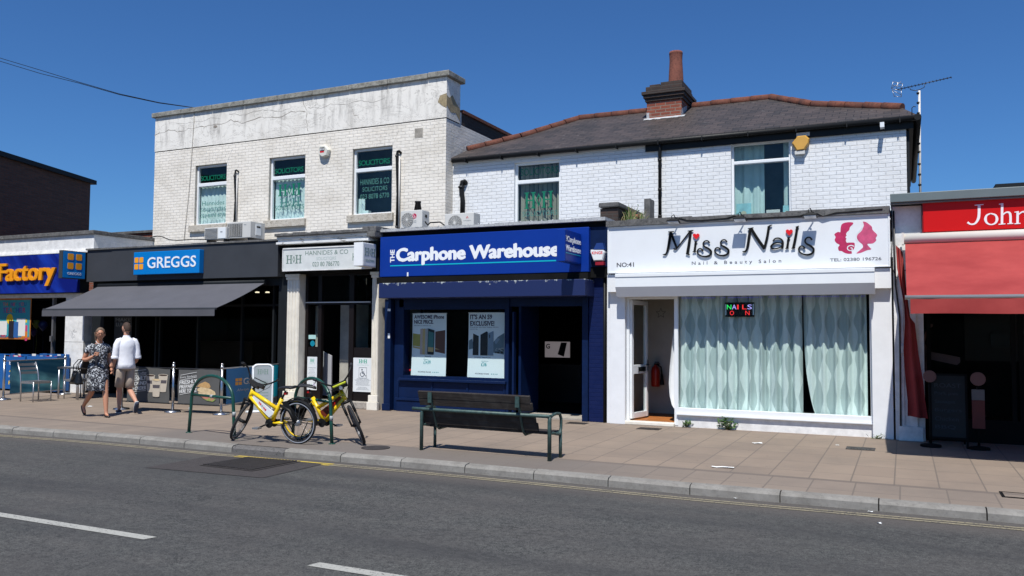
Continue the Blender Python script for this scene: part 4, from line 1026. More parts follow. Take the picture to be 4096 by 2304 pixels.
for i in range(n):
    a = XG1+.02+(XH1-XG1+.02)*i/n; b = XG1+.02+(XH1-XG1+.02)*(i+1)/n; dz = random.uniform(0, .03) + (.05 if i > n-3 else 0)
    mb.box(a, b+.003*(i % 2), SG-.16-random.uniform(0,.02), FY+.45, zc1+.002, zc1+.05+dz)
mb.box(XH1-.16, XH1+.04, SG-.2, FY+.4, zc1-.1, zc1+.002)
mb.build('coping', M['coping_dark'], sH, bevel=.012)
mb = MB(); mb.box(XG1, XH1, FY+.205, Y1, zc1-.1, zc1-.05); mb.build('flat_roof', M['felt'], sH)
zs0, zs1 = W(830, 678, SG-.05).z, W(830, 622, SG-.05).z
mb = MB(); mb.box(XG1+.03, XH1-.02, SG+.04, FY+.3, zs0-.05, zc0); mb.build('fascia_board', M['void'], sH)
# pilasters
def fluted(u0, u1, base=True):
    a = rect(FY, u0, 690, u1, 1020); x0, x1 = a[0], a[1]; mb = MB(); zt_ = zs0-.06
    mb.box(x0+.02, x1-.02, FY-.06, FY+.3, .0, zt_)
    n = 4; w_ = (x1-x0-.04)
    for i in range(n): c = x0+.02+w_*(i+.5)/n; mb.box(c-w_/n*.3, c+w_/n*.3, FY-.075, FY-.059, .32, zt_-.14)
    mb.box(x0-.01, x1+.01, FY-.11, FY-.061, zt_-.06, zt_+.0); mb.box(x0+.005, x1-.005, FY-.09, FY-.061, zt_-.12, zt_-.065)
    mb.box(x0-.03, x1+.03, FY-.14, FY-.061, .0, .16); mb.box(x0-.015, x1+.015, FY-.11, FY-.0615, .165, .30)
    mb.build('pilaster', M['cream'], sH, bevel=.006); return x0, x1
pa = fluted(723, 757); pb = fluted(937, 957)
# timber screen: mullions, transom light, door, side light panels
M['door_dark'] = mat('dark_brown_timber', (.010,.007,.007), .5, var=.2, spec=.2)
yh = FY+.18
ux = lambda u, v=850: W(u, v, yh).x
m0, m1, m2, m3 = pa[1], ux(*[(1150+460/3.4514)/K]), ux((1150+880/3.4514)/K), pb[0]
zt1 = W(830, 762, yh).z; zt2 = zs0-.1
mb = MB()
for xx, w_ in ((m0+.035, .035), (m1+.0, .045), (m2+.03, .06), (m3-.035, .035)): mb.box(xx-w_, xx+w_, yh-.05, yh+.04, .14, zt2)
mb.box(m0, m3, yh-.049, yh+.039, zt1-.035, zt1+.03); mb.box(m0, m3, yh-.051, yh+.041, zt2, zt2+.12)
mb.build('door_surround', M['door_dark'], sH)
mb = MB(); mb.box(m0, m3-.15, yh-.07, yh-.051, zt1+.0, zt1+.02); mb.build('weather_bar', M['ac'], sH)
mb = MB(); mb.box(m0+.07, m3-.07, yh-.01, yh-.004, zt1+.03, zt2); mb.build('transom_window', M['shop_glass'], sH)
zmid = W(1200 and 780, 872, yh).z
pk = [(m0+.07, m1-.045), (m2+.09, m3-.07)]
for k, (a, b) in enumerate(pk):
    mb = MB(); mb.box(a, b, yh-.03, yh+.02, .14, zmid); mb.box(a+.03, b-.03, yh-.036, yh-.0301, zmid-.17, zmid-.04); mb.build('panel', M['door_dark'], sH)
    mb = MB(); mb.box(a, b, yh-.01, yh-.004, zmid, zt1-.035); mb.build('side_window', M['shop_glass'], sH)
# open inner door showing the hall: back wall, pale panel, floor
M['hall'] = mat('hall_wall', (.42,.40,.35), .9, var=.3); M['hall_grey'] = mat('hall_grey', (.40,.40,.42), .8); M['hall_warm'] = mat('hall_warm', (.30,.18,.09), .8, var=.3)
mb = MB(); mb.box(m1+.045, m2-.03, yh+.62, yh+.66, .14, zt1-.03); mb.box(m2-.05, m2-.03, yh+.05, yh+.62, .14, zt1-.03); mb.build('hall', M['hall'], sH)
mb = MB(); mb.box(m1+.38, m1+.60, yh+.58, yh+.619, .14, zt1-.05); mb.build('hall_door', M['hall_warm'], sH)
mb = MB(); pl = FP(yh+.3); q = lambda x, y: (W((1150+x/3.4514)/K, (1200+y/3.4514)/K, yh+.3).x, W((1150+x/3.4514)/K, (1200+y/3.4514)/K, yh+.3).z)
mb.poly(pl, [q(480,1310), q(490,705), q(620,770), q(612,1330)], 0, .03); mb.build('hall_panel', M['hall_grey'], sH)
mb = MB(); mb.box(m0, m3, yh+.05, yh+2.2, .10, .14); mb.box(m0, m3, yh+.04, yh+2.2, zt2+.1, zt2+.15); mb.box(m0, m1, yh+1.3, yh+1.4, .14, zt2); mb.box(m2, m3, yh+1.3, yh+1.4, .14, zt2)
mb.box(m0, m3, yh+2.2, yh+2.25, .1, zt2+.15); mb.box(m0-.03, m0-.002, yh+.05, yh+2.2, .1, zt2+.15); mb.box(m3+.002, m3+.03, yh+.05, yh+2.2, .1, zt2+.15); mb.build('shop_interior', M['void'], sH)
mb = MB(); a = [q(235,95), q(440,80), q(435,650), q(222,650)]; mb.poly(FP(yh+.32), a, 0, .02); mb.build('pane_reflection', M['hall'], sH)  # pale colour stands for the street reflected in the left pane
M['step'] = conc_mat('stone_step', (.30,.27,.23), (.42,.38,.33), 8)
mb = MB(); mb.box(pa[1]-.02, pb[0]+.02, FY-.04, yh+.04, .0, .14); mb.build('step', M['step'], sH, bevel=.012)
# stickers + notice boards
M['notice'] = mat('notice_white', (.74,.76,.76), .4, var=.03); M['grey_ink'] = mat('grey_print', (.33,.35,.36), .6); M['mint_ink'] = mat('mint_print', (.03,.38,.24), .5); M['mint_pale'] = mat('pale_mint_print', (.50,.68,.60), .5)
def crop5(x, y): return ((1150+x/3.4514)/K, (1200+y/3.4514)/K)
t = thing('notice_board', 'white notice board with green crest and three round badges, left of the solicitor door', 'notice board', (pk[0][0], yh-.05, .3))
def board(t, u0, v0, u1, v1, k=0):
    a = rect(yh-.045, *crop5(u0,v0), *crop5(u1,v1)); a = (pk[k][0]+.01, pk[k][1]-.005, a[2], a[3]); mb = MB(); mb.box(a[0], a[1], yh-.05, yh-.031, a[2], a[3]); mb.build('board', M['notice'], t); return a, FP(yh-.0505)
a, pl = board(t, 182, 783, 432, 1240); cx = (a[0]+a[1])/2; hh_ = a[3]-a[2]; ww = a[1]-a[0]
def lines(mb, pl, cx, z0, z1_, n, w_, mi=0, rnd=random.Random(3)):
    for i in range(n):
        z = z1_-(z1_-z0)*(i+.5)/n; w2 = w_*rnd.uniform(.6, 1); x = cx-w2/2
        while x < cx+w2/2-.01:
            l = rnd.uniform(.012, .04); mb.prect(pl, x, min(x+l, cx+w2/2), z-.0035, z+.0035, 0, .001, mi); x += l+.008
mb = MB(); HH(mb, pl, cx, a[3]-hh_*.11, ww*.38, hh_*.1); mb.build('crest', M['mint_ink'], t)
mb = MB(); text(mb, 'Hannides & Co', pl, cx-ww*.28, cx+ww*.28, a[3]-hh_*.22, a[3]-hh_*.185, 0, .001); mb.build('name_line', M['mint_pale'], t)
mb = MB(); text(mb, 'SOLICITORS AND ADVOCATES', pl, cx-ww*.38, cx+ww*.38, a[3]-hh_*.345, a[3]-hh_*.315, 0, .001); lines(mb, pl, cx, a[2]+hh_*.3, a[3]-hh_*.37, 8, ww*.8)
mb.ring(pl, cx-ww*.27, a[2]+hh_*.14, .018, .03, 0, .001); mb.ring(pl, cx+ww*.22, a[2]+hh_*.14, .022, .034, 0, .001, 1); mb.disc(pl, cx-.01, a[2]+hh_*.14, .016, .022, 0, .001, 2)
mb.build('print', [M['grey_ink'], mat('lilac_print', (.30,.22,.45), .5), M['mint_ink']], t)
t = thing('notice_board', 'white disability access notice with wheelchair symbol, right of the solicitor door', 'notice board', (pk[1][0], yh-.05, .3))
a, pl = board(t, 948, 800, 1204, 1270, 1); cx = (a[0]+a[1])/2; hh_ = a[3]-a[2]; ww = a[1]-a[0]
mb = MB(); HH(mb, pl, cx, a[3]-hh_*.10, ww*.38, hh_*.1); mb.build('crest', M['mint_ink'], t)
mb = MB(); text(mb, 'Hannides & Co', pl, cx-ww*.3, cx+ww*.3, a[3]-hh_*.225, a[3]-hh_*.19, 0, .001); mb.build('name_line', M['mint_pale'], t)
sx, sz, s_ = cx+.0, a[3]-hh_*.44, ww*.19
mb = MB()
for (xa, xb, za, zb2) in ((-s_,s_,s_*1.13,s_*1.2),(-s_,s_,-s_*1.2,-s_*1.13),(-s_-.006,-s_,-s_*1.2,s_*1.2),(s_,s_+.006,-s_*1.2,s_*1.2)): mb.prect(pl, sx+xa, sx+xb, sz+za, sz+zb2, 0, .001)
mb.ring(pl, sx-.015, sz-s_*.35, s_*.42, s_*.56, .0, .001, n=14, a0=R(120), a1=R(380)); mb.disc(pl, sx-.02, sz+s_*.72, s_*.16, s_*.18, 0, .001, n=10)
mb.stroke(pl, [(sx-.02, sz+s_*.5), (sx-.012, sz-s_*.1), (sx+s_*.42, sz-s_*.12), (sx+s_*.68, sz-s_*.72), (sx+s_*.9, sz-s_*.6)], s_*.16, .0015, .001, smooth=0)
mb.stroke(pl, [(sx-.016, sz+s_*.2), (sx+s_*.35, sz+s_*.2)], s_*.13, .003, .001, smooth=0); mb.build('wheelchair_symbol', mat('dark_print', (.02,.03,.05), .5), t)
mb = MB(); text(mb, 'DISABILITY ACCESS', pl, cx-ww*.3, cx+ww*.3, a[2]+hh_*.365, a[2]+hh_*.39, 0, .001, bold=.02); lines(mb, pl, cx, a[2]+hh_*.18, a[2]+hh_*.36, 7, ww*.86); lines(mb, pl, cx, a[2]+hh_*.05, a[2]+hh_*.15, 4, ww*.7); mb.build('print', M['grey_ink'], t)
a = rect(yh-.015, *crop5(262,482), *crop5(390,538)); mb = MB(); mb.prect(FP(yh-.0105), a[0], a[1], a[2], a[3], 0, .001); mb.build('sticker', mat('mint_sticker', (.42,.66,.63), .5), sH)
a = rect(yh-.015, *crop5(312,568), *crop5(375,632)); mb = MB(); mb.disc(FP(yh-.0105), (a[0]+a[1])/2, (a[2]+a[3])/2, (a[1]-a[0])/2, None, 0, .001); mb.build('sticker', mat('teal_sticker', (.0,.22,.32), .5), sH)
# sign box with lettering
a = rect(SG-.1, *zB(203,235), *zB(690,345)); zq0, zq1 = zs0+.01, zs1
t = thing('shop_sign', 'aged white solicitor sign with thin grey green lettering', 'sign', ((a[0]+a[1])/2, SG, zq0))
M['aged_sign'] = mat('aged_white_sign', (.66,.68,.66), .45, var=.14, vs=3)
mb = MB(); mb.box(a[0], XH1-.08, SG-.1, SG+.035, zq0, zq1); mb.build('panel', M['aged_sign'], t, bevel=.006)
mb = MB(); mb.box(a[0]-.015, a[0]-.002, SG-.115, SG+.03, zq0-.02, zq1+.01); mb.box(a[0]-.015, XH1-.08, SG-.115, SG-.1005, zq0-.025, zq0+.0); mb.box(a[0]-.015, XH1-.08, SG-.115, SG-.1005, zq1-.01, zq1+.015); mb.build('sign_frame', M['white_dirty'], t)
pl = FP(SG-.1005); hz = zq1-zq0; M['sage'] = mat('sage_green_letters', (.16,.24,.20), .6); M['sage_pale'] = mat('faded_letters', (.45,.52,.50), .6)
bx = lambda x: W(*zB(x, 290), SG-.1).x
mb = MB(); HH(mb, pl, (bx(226)+bx(310))/2, zq0+hz*.50, bx(310)-bx(226), hz*.36); text(mb, '023 80 786770', pl, bx(382), bx(545), zq0+hz*.13, zq0+hz*.34, 0, .002)
text(mb, 'H', pl, bx(626), bx(646), zq0+hz*.34, zq0+hz*.68, 0, .002, bold=.01)
text(mb, 'HANNIDES & CO', pl, bx(337), bx(598), zq0+hz*.66, zq0+hz*.86, 0, .002, bold=-.006); mb.build('lettering', M['sage'], t)
mb = MB(); text(mb, 'SOLICITORS', pl, bx(405), bx(525), zq0+hz*.42, zq0+hz*.56, 0, .002); mb.build('faded_lettering', M['sage_pale'], t)
xs_ = W(*zB(772,260), SG).x; yf = WX(*zB(688,260), xs_).y; zq0, zq1 = W(*zB(772,335), SG).z, W(*zB(772,195), SG).z
t = projecting('projecting_sign', 'white boxed projecting sign with green crest beside the solicitor sign', xs_-.22, xs_, yf, zq0, zq1, M['aged_sign'], M['white'])
pl = SP(xs_+.007); cy = (yf+SG)/2; hz = zq1-zq0; mb = MB(); HH(mb, pl, cy, zq0+hz*.62, (SG-yf)*.68, hz*.3); mb.build('crest', M['sage'], t)
mb = MB(); text(mb, 'SOLICITORS', pl, cy-.15, cy+.15, zq0+hz*.2, zq0+hz*.3, 0, .002); mb.build('lettering', M['sage'], t)
# ---------------------------------------------------------------- royal blue phone shop
sB = thing('shop_unit', 'navy and royal blue phone shop with shuttered box and dark open doorway', 'shop', ((XH1+XB1)/2, FY, 0))
def px(zf, Y): return lambda x, y: (W(*zf(x, y), Y).x, W(*zf(x, y), Y).z)
c3 = px(zC, SG)
zf1 = W(*zC(700,57), SG).z; zsg1 = W(*zC(600,108), SG).z; zsg0 = W(*zC(600,342), SG).z
mb = MB(); mb.box(XH1+.02, XB1-.02, SG+.1, FY+.3, zsg0-.1, zf1-.06); mb.build('fascia_board', M['void'], sB)  # near-black board, the shade under the flashing put into its colour
mb = MB(); n = 22
for i in range(n):
    a = XH1-.02+(XB1-XH1)*i/n; b = XH1-.02+(XB1-XH1)*(i+1)/n
    mb.box(a, b, SG-.005, FY+.5, zf1-.055+.0, zf1-.0+random.uniform(-.008,.010)); mb.tube([((a+b)/2-.03, SG+.03, zf1-.01), ((a+b)/2-.03, SG+.03, zf1+.02)], .012, 6)
mb.build('lead_flashing', M['lead'], sB)
mb = MB(); mb.box(XH1, XB1, FY+.305, Y2, zf1-.12, zf1-.06); mb.build('flat_roof', M['felt'], sB)
xsr = W(*zC(1180,200), SG).x
t = thing('shop_sign', 'royal blue sign with white lettering and thin turquoise underline', 'sign', ((XH1+xsr)/2, SG, zsg0))
mb = MB(); mb.box(XH1+.04, xsr, SG-.001, SG+.1, zsg0, zsg1); mb.build('panel', M['blue'], t, bevel=.008)
pl = FP(SG-.0015); cx_ = lambda x: W(*zC(x,240), SG).x
zz = lambda x, y: W(*zC(x,y), SG).z
M['turq'] = mat('turquoise_line', (.0,.42,.55), .4, var=.03)
mb = MB(); ybase = zz(560, 257); hcap = zz(150,205)-zz(150,270)
text(mb, 'Carphone Warehouse', pl, cx_(120), cx_(1018), ybase-.07, ybase+hcap*1.12, 0, .003, bold=.055, space=.98)
pv = Pl((0, SG-.0015, 0), (0,0,1), (-1,0,0))
text(mb, 'THE', Pl((cx_(108), SG-.0015, zz(96,275)), (0,0,1), (-1,0,0)), 0, zz(96,207)-zz(96,275), 0, cx_(108)-cx_(85), 0, .003, bold=.04)
mb.build('lettering', M['white_l'], t)
mb = MB(); mb.prect(pl, cx_(85), cx_(1000), zz(540,280)-.012, zz(540,280)+.012, 0, .003); mb.build('underline', M['turq'], t)
mb = MB(); mb.prect(pl, cx_(178), cx_(186), zz(180,352), zz(180,330), 0, .001); mb.build('scratch', M['white_l'], t)
# projecting sign on it
xs_ = W(*zC(1140,200), SG).x; yf = WX(*zC(1048,200), xs_).y; xlw = W(*zC(1003,200), yf).x; zq0, zq1 = W(*zC(1140,288), SG).z, W(*zC(1140,118), SG).z
t = projecting('projecting_sign', 'royal blue projecting sign at the right end of the blue sign', xlw, xs_, yf, zq0, zq1, M['blue'], M['blue'])
pl = SP(xs_+.007); hz = zq1-zq0; y0_, y1_ = yf+.03, SG-.06; mb = MB()
text(mb, 'Carphone', pl, y0_+.06, y1_, zq0+hz*.57, zq0+hz*.80, 0, .003, bold=.04); text(mb, 'Warehouse', pl, y0_, y1_, zq0+hz*.34, zq0+hz*.52, 0, .003, bold=.04)
text(mb, 'THE', Pl((xs_+.007, y0_+.04, zq0+hz*.62), (0,0,1), (0,-1,0)), 0, hz*.2, 0, .035, 0, .003, bold=.02); mb.build('lettering', M['white_l'], t)
mb = MB(); mb.prect(pl, y0_, y1_, zq0+hz*.26, zq0+hz*.28, 0, .003); mb.build('underline', M['turq'], t)
# shutter box, flaking along its top edge
def flake_mat():
    t = NT('flaking_navy', .5); n = t.noise(9, detail=8, rough=.75); e = t.rng(t.z, SHZ-.10, SHZ)
    t.col(t.mix(t.rng(t.math('ADD', n, t.math('MULTIPLY', e, .22)), .74, .76), (.007,.017,.085), (.42,.45,.44))); return t.m
SHZ = W(*zC(600,378), SG-.28).z; sh0 = W(*zC(600,466), SG-.28).z
xs0, xs1 = W(*zC(20,430), SG-.28).x, W(*zC(1160,415), SG-.28).x
mb = MB(); mb.box(xs0, xs1, SG-.28, FY+.1, sh0, SHZ); mb.build('shutter_box', flake_mat(), sB, bevel=.01)
mb = MB(); mb.box(XH1, XB1-.33, SG-.05, FY+.15, SHZ+.003, zsg0-.015); mb.build('shutter_recess', M['void'], sB)
navyY = FY
xx3 = lambda x, y=700, Y=FY: W(*zC(x,y), Y).x
# pilasters
mb = MB(); a, b = XH1+.07, xx3(92, 760); mb.box(a, b, FY-.05, FY+.3, 0, sh0-.001); mb.box(a-.02, b+.02, FY-.08, FY-.051, 0, .14); mb.box(b+.03, xx3(150), FY+.05, FY+.3, 0, sh0-.001); mb.box(b, b+.03, FY+.1, FY+.3, 0, sh0)
mb.build('pilaster', M['navy'], sB, bevel=.008); mb = MB()
c, d = xx3(1145, 800), xx3(1178, 800); mb.box(c, d, FY-.03, FY+.25, 0, sh0)
mb.build('pilaster', M['navy'], sB, bevel=.008)
def navy_brick():
    t = NT('navy_painted_brick', .5); c, f = t.brick(t.vec(t.math('ADD', t.x, t.y), t.z), .225, .075, .008); t.b.inputs['Specular IOR Level'].default_value = .2; t.col(t.mix(t.rng(t.noise(6), .4, .7, 0, .4), (.003,.010,.062), (.01,.018,.08))); t.bump(t.math('MULTIPLY', f, -1), .8, .008); return t.m
mb = MB(); mb.box(d+.01, XB1-.12, FY-.0, FY+.3, 0, zf1-.06); mb.build('brick_pier', navy_brick(), sB)
mb = MB(); mb.tube([(XB1-.09, FY-.02, 0), (XB1-.09, FY-.02, zsg0+.1)], .025, 8); mb.box(XB1-.115, XB1-.02, FY+.03, FY+.3, 0, zf1-.06); mb.build('rainwater_pipe', M['black'], sB)
# window, stall riser
wz1 = W(*zC(440,535), FY+.1).z; wz0 = W(*zC(440,915), FY+.1).z; wa, wb = xx3(150,700,FY+.1), xx3(722,700,FY+.1)
mb = MB(); box_frame(mb, wa-.05, wb+.04, wz0-.02, wz1+.05, FY+.06, FY+.14, .05); mb.box(wb+.04, wb+.10, FY+.02, FY+.16, 0, sh0); mb.box(wa-.05, d, FY+.05, FY+.2, wz1+.05, sh0)
mb.build('window_frame', M['navy'], sB)
mb = MB(); mb.box(wa, wb, FY+.10, FY+.106, wz0+.03, wz1); mb.build('shop_window', M['shop_glass'], sB)
sx0, sx1 = xx3(132,915), xx3(724,930)
mb = MB(); mb.box(sx0, sx1, FY-.05, FY+.14, wz0-.075, wz0-.022); mb.build('window_sill', M['navy'], sB, bevel=.01)
mb = MB(); mb.box(wa-.05, wb+.04, FY+.03, FY+.2, .0, wz0-.08)
for i in range(4): x = wa-.04+(wb-wa+.05)*i/3; mb.box(x-.02, x+.02, FY+.012, FY+.031, .27, wz0-.08)
mb.box(wa-.08, wb+.04, FY-.02, FY+.029, .22, .27); mb.box(wa-.06, wb+.04, FY+.0, FY+.029, .0, .215); mb.build('stall_riser', M['navy'], sB, bevel=.005)
# display bay: pale side cheek, dark back
M['bay_wall'] = mat('pale_bay_wall', (.20,.21,.22), .8, var=.2)
mb = MB(); mb.box(wa-.02, wa, FY+.15, FY+.8, wz0, wz1+.05); mb.box(wa, wb, FY+.15, FY+.9, wz0-.03, wz0-.005); mb.build('window_bay', M['bay_wall'], sB)
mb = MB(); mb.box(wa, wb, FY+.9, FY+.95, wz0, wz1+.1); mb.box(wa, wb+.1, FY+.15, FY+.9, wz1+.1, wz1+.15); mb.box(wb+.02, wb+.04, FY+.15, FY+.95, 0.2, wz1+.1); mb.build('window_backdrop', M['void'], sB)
# open doorway: door leaf folded back, dark shop beyond
mb = MB(); xd = xx3(775); mb.box(xd, xd+.05, FY+.15, FY+1.0, .05, 2.2); mb.box(xx3(757), xx3(762)+.02, FY+.0, FY+.1, .05, 2.0); mb.build('door_frame', M['navy'], sB)
mb = MB(); p0, p1 = W(*zC(800,685), FY+.5), W(*zC(832,790), FY+.5); mb.box(p0.x, p1.x, FY+.48, FY+.49, p1.z, p0.z); mb.build('door_notice', mat('grey_notice', (.10,.10,.11), .5), sB)
room(sB, XH1+.1, XB1-.05, FY+5, sh0+.3, FY+.95)
mb = MB(); q0, q1 = W(*zC(870,835), FY+3.2), W(*zC(1135,1010), FY+3.2); mb.box(q0.x-.3, q1.x, FY+3.2, FY+3.8, 0.03, q0.z); mb.build('counter', mat('black_counter', (.02,.02,.022), .4), sB)
mb = MB(); mb.box(wb+.1, c, FY+.1, FY+.95, .0, .03); mb.build('threshold', M['step'], sB)
a = rect(FY+3.0, *zC(938,713), *zC(1073,800)); t = thing('display_board', 'pale backlit board with large G on the counter inside the blue shop', 'display board', (a[0], FY+3, a[2]))
mb = MB(); mb.box(a[0], a[1], FY+3.0, FY+3.04, a[2], a[3]); mb.build('board', mat('backlit_board', (.40,.36,.37), .5, emis=(.62,.55,.57), es=.20), t)
mb = MB(); pl = FP(FY+2.999); text(mb, 'G', pl, a[0]+.03, a[0]+.12, a[2]+(a[3]-a[2])*.55, a[2]+(a[3]-a[2])*.85, 0, .002, 0, bold=.04)
h_ = a[3]-a[2]; mb.poly(pl, [(a[1]-.28,a[2]+h_*.2),(a[1]-.2,a[2]+h_*.95),(a[1]-.06,a[2]+h_*.95),(a[1]-.13,a[2]+.02)], 0, .002, 0); mb.build('print', M['dark_metal'], t)
# small stickers on the left pilaster
mb = MB()
for (x, y, w_, h_) in ((78,538,.07,.05),(77,681,.05,.10)): p = W(*zC(x,y), FY-.05); mb.box(p.x-w_/2, p.x+w_/2, FY-.054, FY-.0505, p.z-h_/2, p.z+h_/2)
mb.build('sticker', M['white'], sB)
# posters
def poster(label, ul, ur, vt, vb, build):
    Yp = FY+.2; a = rect(Yp, *zC(ul,vt), *zC(ur,vb)); t = thing('poster', label, 'poster', ((a[0]+a[1])/2, Yp, a[2])); mb = MB(); n = 12; vs = []
    for i in range(n+1):
        s = i/n; z = a[2]+(a[3]-a[2])*s; y = Yp-.002*math.cos(s*math.pi*2)-.03*(1-s)**3
        ex = .012*(1-s); vs += [(a[0]-ex, y, z), (a[1]+ex, y, z), (a[1]+ex, y+.003, z), (a[0]-ex, y+.003, z)]
    fs = []
    for i in range(n):
        for k in range(4): fs.append((i*4+k, i*4+(k+1)%4, (i+1)*4+(k+1)%4, (i+1)*4+k))
    mb.add(vs, fs, 0); mb.build('sheet', M['poster'], t, fixn=True)
    mb = MB()
    for z in (a[2], a[3]): mb.tube([(a[0]-.01, Yp-.03 if z == a[2] else Yp-.004, z), (a[1]+.01, Yp-.03 if z == a[2] else Yp-.004, z)], .009, 8)
    mb.build('hanging_rail', M['white'], t)
    Wd, Hd = a[1]-a[0], a[3]-a[2]; pl0 = Pl((a[0], Yp-.02, a[2]), (1,0,0), (0,0,1))
    pl = lambda x, y, d=0: pl0(x*Wd, y*Hd, d - .0185 + .002*math.cos(y*math.pi*2) + .03*(1-min(max(y,0),1))**3)
    build(t, pl, Wd, Hd)
M['poster'] = mat('poster_paper', (.80,.86,.87), .5, var=.02); M['ink'] = mat('plum_black_ink', (.03,.015,.06), .5, var=.02)
pc = lambda n_, c_: mat('poster_'+n_, c_, .5, var=.1, vs=8)
PCOL = [M['ink'], pc('teal', (.0,.30,.33)), pc('olive', (.42,.36,.08)), pc('sunset', (.55,.20,.03)), pc('dusk', (.12,.045,.03)), pc('phone_black', (.015,.015,.018)), pc('screen_green', (.06,.20,.19)), pc('sand', (.60,.42,.18)), pc('silver', (.42,.42,.42)), pc('storm', (.13,.19,.23)), pc('slate_blue', (.22,.30,.38)), pc('rock', (.35,.37,.36)), pc('rose', (.55,.42,.38))]
def P1(t, pl, Wd, Hd):
    mb = MB(); th = .001
    text(mb, 'AWESOME iPhone', pl, .05, .93, .915, .975, 0, th, 0, bold=.045); text(mb, 'NICE PRICE.', pl, .05, .62, .835, .895, 0, th, 0, bold=.045)
    text(mb, 'iPhone SE at our lowest ever price', pl, .05, .55, .793, .812, 0, th, 0)
    mb.build('headline', PCOL, t)
    mb = MB(); mb.poly(pl, [(.01,.48),(.01,.68),(.20,.665),(.30,.68),(.30,.46)], 0, th, 2); mb.poly(pl, [(.01,.45),(.01,.475),(.30,.45),(.30,.42)], 0, th, 7)
    mb.poly(pl, [(.68,.39),(.68,.71),(.97,.735),(.97,.36)], 0, th, 4); mb.poly(pl, [(.68,.46),(.68,.60),(.97,.62),(.97,.47)], .0012, th, 3); mb.poly(pl, [(.68,.43),(.68,.46),(.97,.465),(.97,.42)], .0012, th, 7)
    for i, c_ in enumerate((12,7,8)): mb.poly(pl, [(.235+i*.075,.345),(.235+i*.075,.75),(.31+i*.075,.76),(.31+i*.075,.34)], .0024+i*.0012, th, c_)
    mb.poly(pl, [(.455,.36),(.47,.76),(.66,.73),(.65,.35),(.63,.34),(.47,.345)], .006, th, 5); mb.poly(pl, [(.475,.39),(.485,.715),(.645,.69),(.635,.385)], .0072, th, 6); mb.poly(pl, [(.475,.39),(.478,.50),(.639,.49),(.635,.385)], .0084, th, 7)
    mb.build('picture', PCOL, t)
    mb = MB(); text(mb, '£14.99', pl, .35, .56, .19, .25, 0, th, 1, bold=.012); text(mb, 'iPhone SE', pl, .38, .56, .30, .322, 0, th, 5); text(mb, 'from', pl, .35, .48, .26, .275, 0, th, 1)
    text(mb, 'WE COMPARE. YOU SAVE', pl, .19, .58, .055, .075, 0, th, 0)
    for i in range(4): mb.disc(pl, .64+i*.05, .064, .012, .009, 0, th, 1, n=8)
    mb.build('price_line', PCOL, t)
def P2(t, pl, Wd, Hd):
    mb = MB(); th = .001
    text(mb, "IT'S AN S9", pl, .04, .64, .90, .972, 0, th, 0, bold=.045); text(mb, 'EXCLUSIVE!', pl, .04, .70, .80, .872, 0, th, 0, bold=.045)
    text(mb, 'Pre-order the new Galaxy S9/S9+', pl, .04, .82, .765, .785, 0, th, 0); text(mb, 'and save big', pl, .04, .24, .738, .755, 0, th, 0); mb.build('headline', PCOL, t)
    mb = MB(); mb.poly(pl, [(.01,.43),(.01,.57),(.10,.60),(.15,.45)], 0, th, 9); mb.poly(pl, [(.68,.39),(.68,.55),(.80,.63),(.97,.69),(.97,.365)], 0, th, 9); mb.disc(pl, .80, .56, .08, .05, .0012, th, 10)
    rnd = random.Random(4)
    for i in range(16): x, y = rnd.uniform(.70,.95), rnd.uniform(.385,.47); r = rnd.uniform(.02,.045); mb.disc(pl, x, y, r, r*.35, .0024+i*.0002, th*.5, 11 if i % 2 else 5, n=7)
    mb.poly(pl, [(.12,.345),(.125,.68),(.28,.64),(.28,.345)], .0012, th, 5)
    mb.poly(pl, [(.33,.345),(.33,.66),(.50,.715),(.53,.70),(.53,.345)], .006, th, 5); mb.disc(pl, .425, .52, .072, .055, .0075, th, 8)
    mb.poly(pl, [(.54,.345),(.54,.68),(.68,.72),(.69,.70),(.69,.345)], .006, th, 10); mb.poly(pl, [(.57,.61),(.57,.66),(.595,.665),(.595,.615)], .0075, th, 5); mb.build('picture', PCOL, t)
    mb = MB(); text(mb, '£36', pl, .36, .51, .18, .24, 0, th, 1, bold=.012); text(mb, 'SAMSUNG  Galaxy S9 | S9+', pl, .17, .62, .305, .322, 0, th, 5); text(mb, '£100 upfront cost', pl, .36, .55, .25, .263, 0, th, 1)
    text(mb, 'WE COMPARE. YOU SAVE', pl, .20, .58, .055, .075, 0, th, 0)
    for i in range(4): mb.disc(pl, .65+i*.05, .064, .012, .009, 0, th, 1, n=8)
    mb.build('price_line', PCOL, t)
poster('white phone poster with orange sunset picture, left of two in the blue shop window', 207, 393, 557, 903, P1)
poster('white phone poster with three dark handsets, right of two in the blue shop window', 517, 719, 553, 914, P2)
a = rect(FY+.3, *zC(157,872), *zC(200,903)); t = MB(); t.tube([(a[0],FY+.3,a[2]-.05),(a[0]+.01,FY+.3,a[3]-.06),(a[0]+.06,FY+.3,a[3]),(a[1]+.1,FY+.3,a[3]+.01),(a[1]+.1,FY+.3,a[2]-.05)], .025, 8)
tag(t.build('display_stool', mat('red_plastic', (.65,.02,.02), .35)), 'red plastic frame in the left corner of the blue shop window', 'stool')

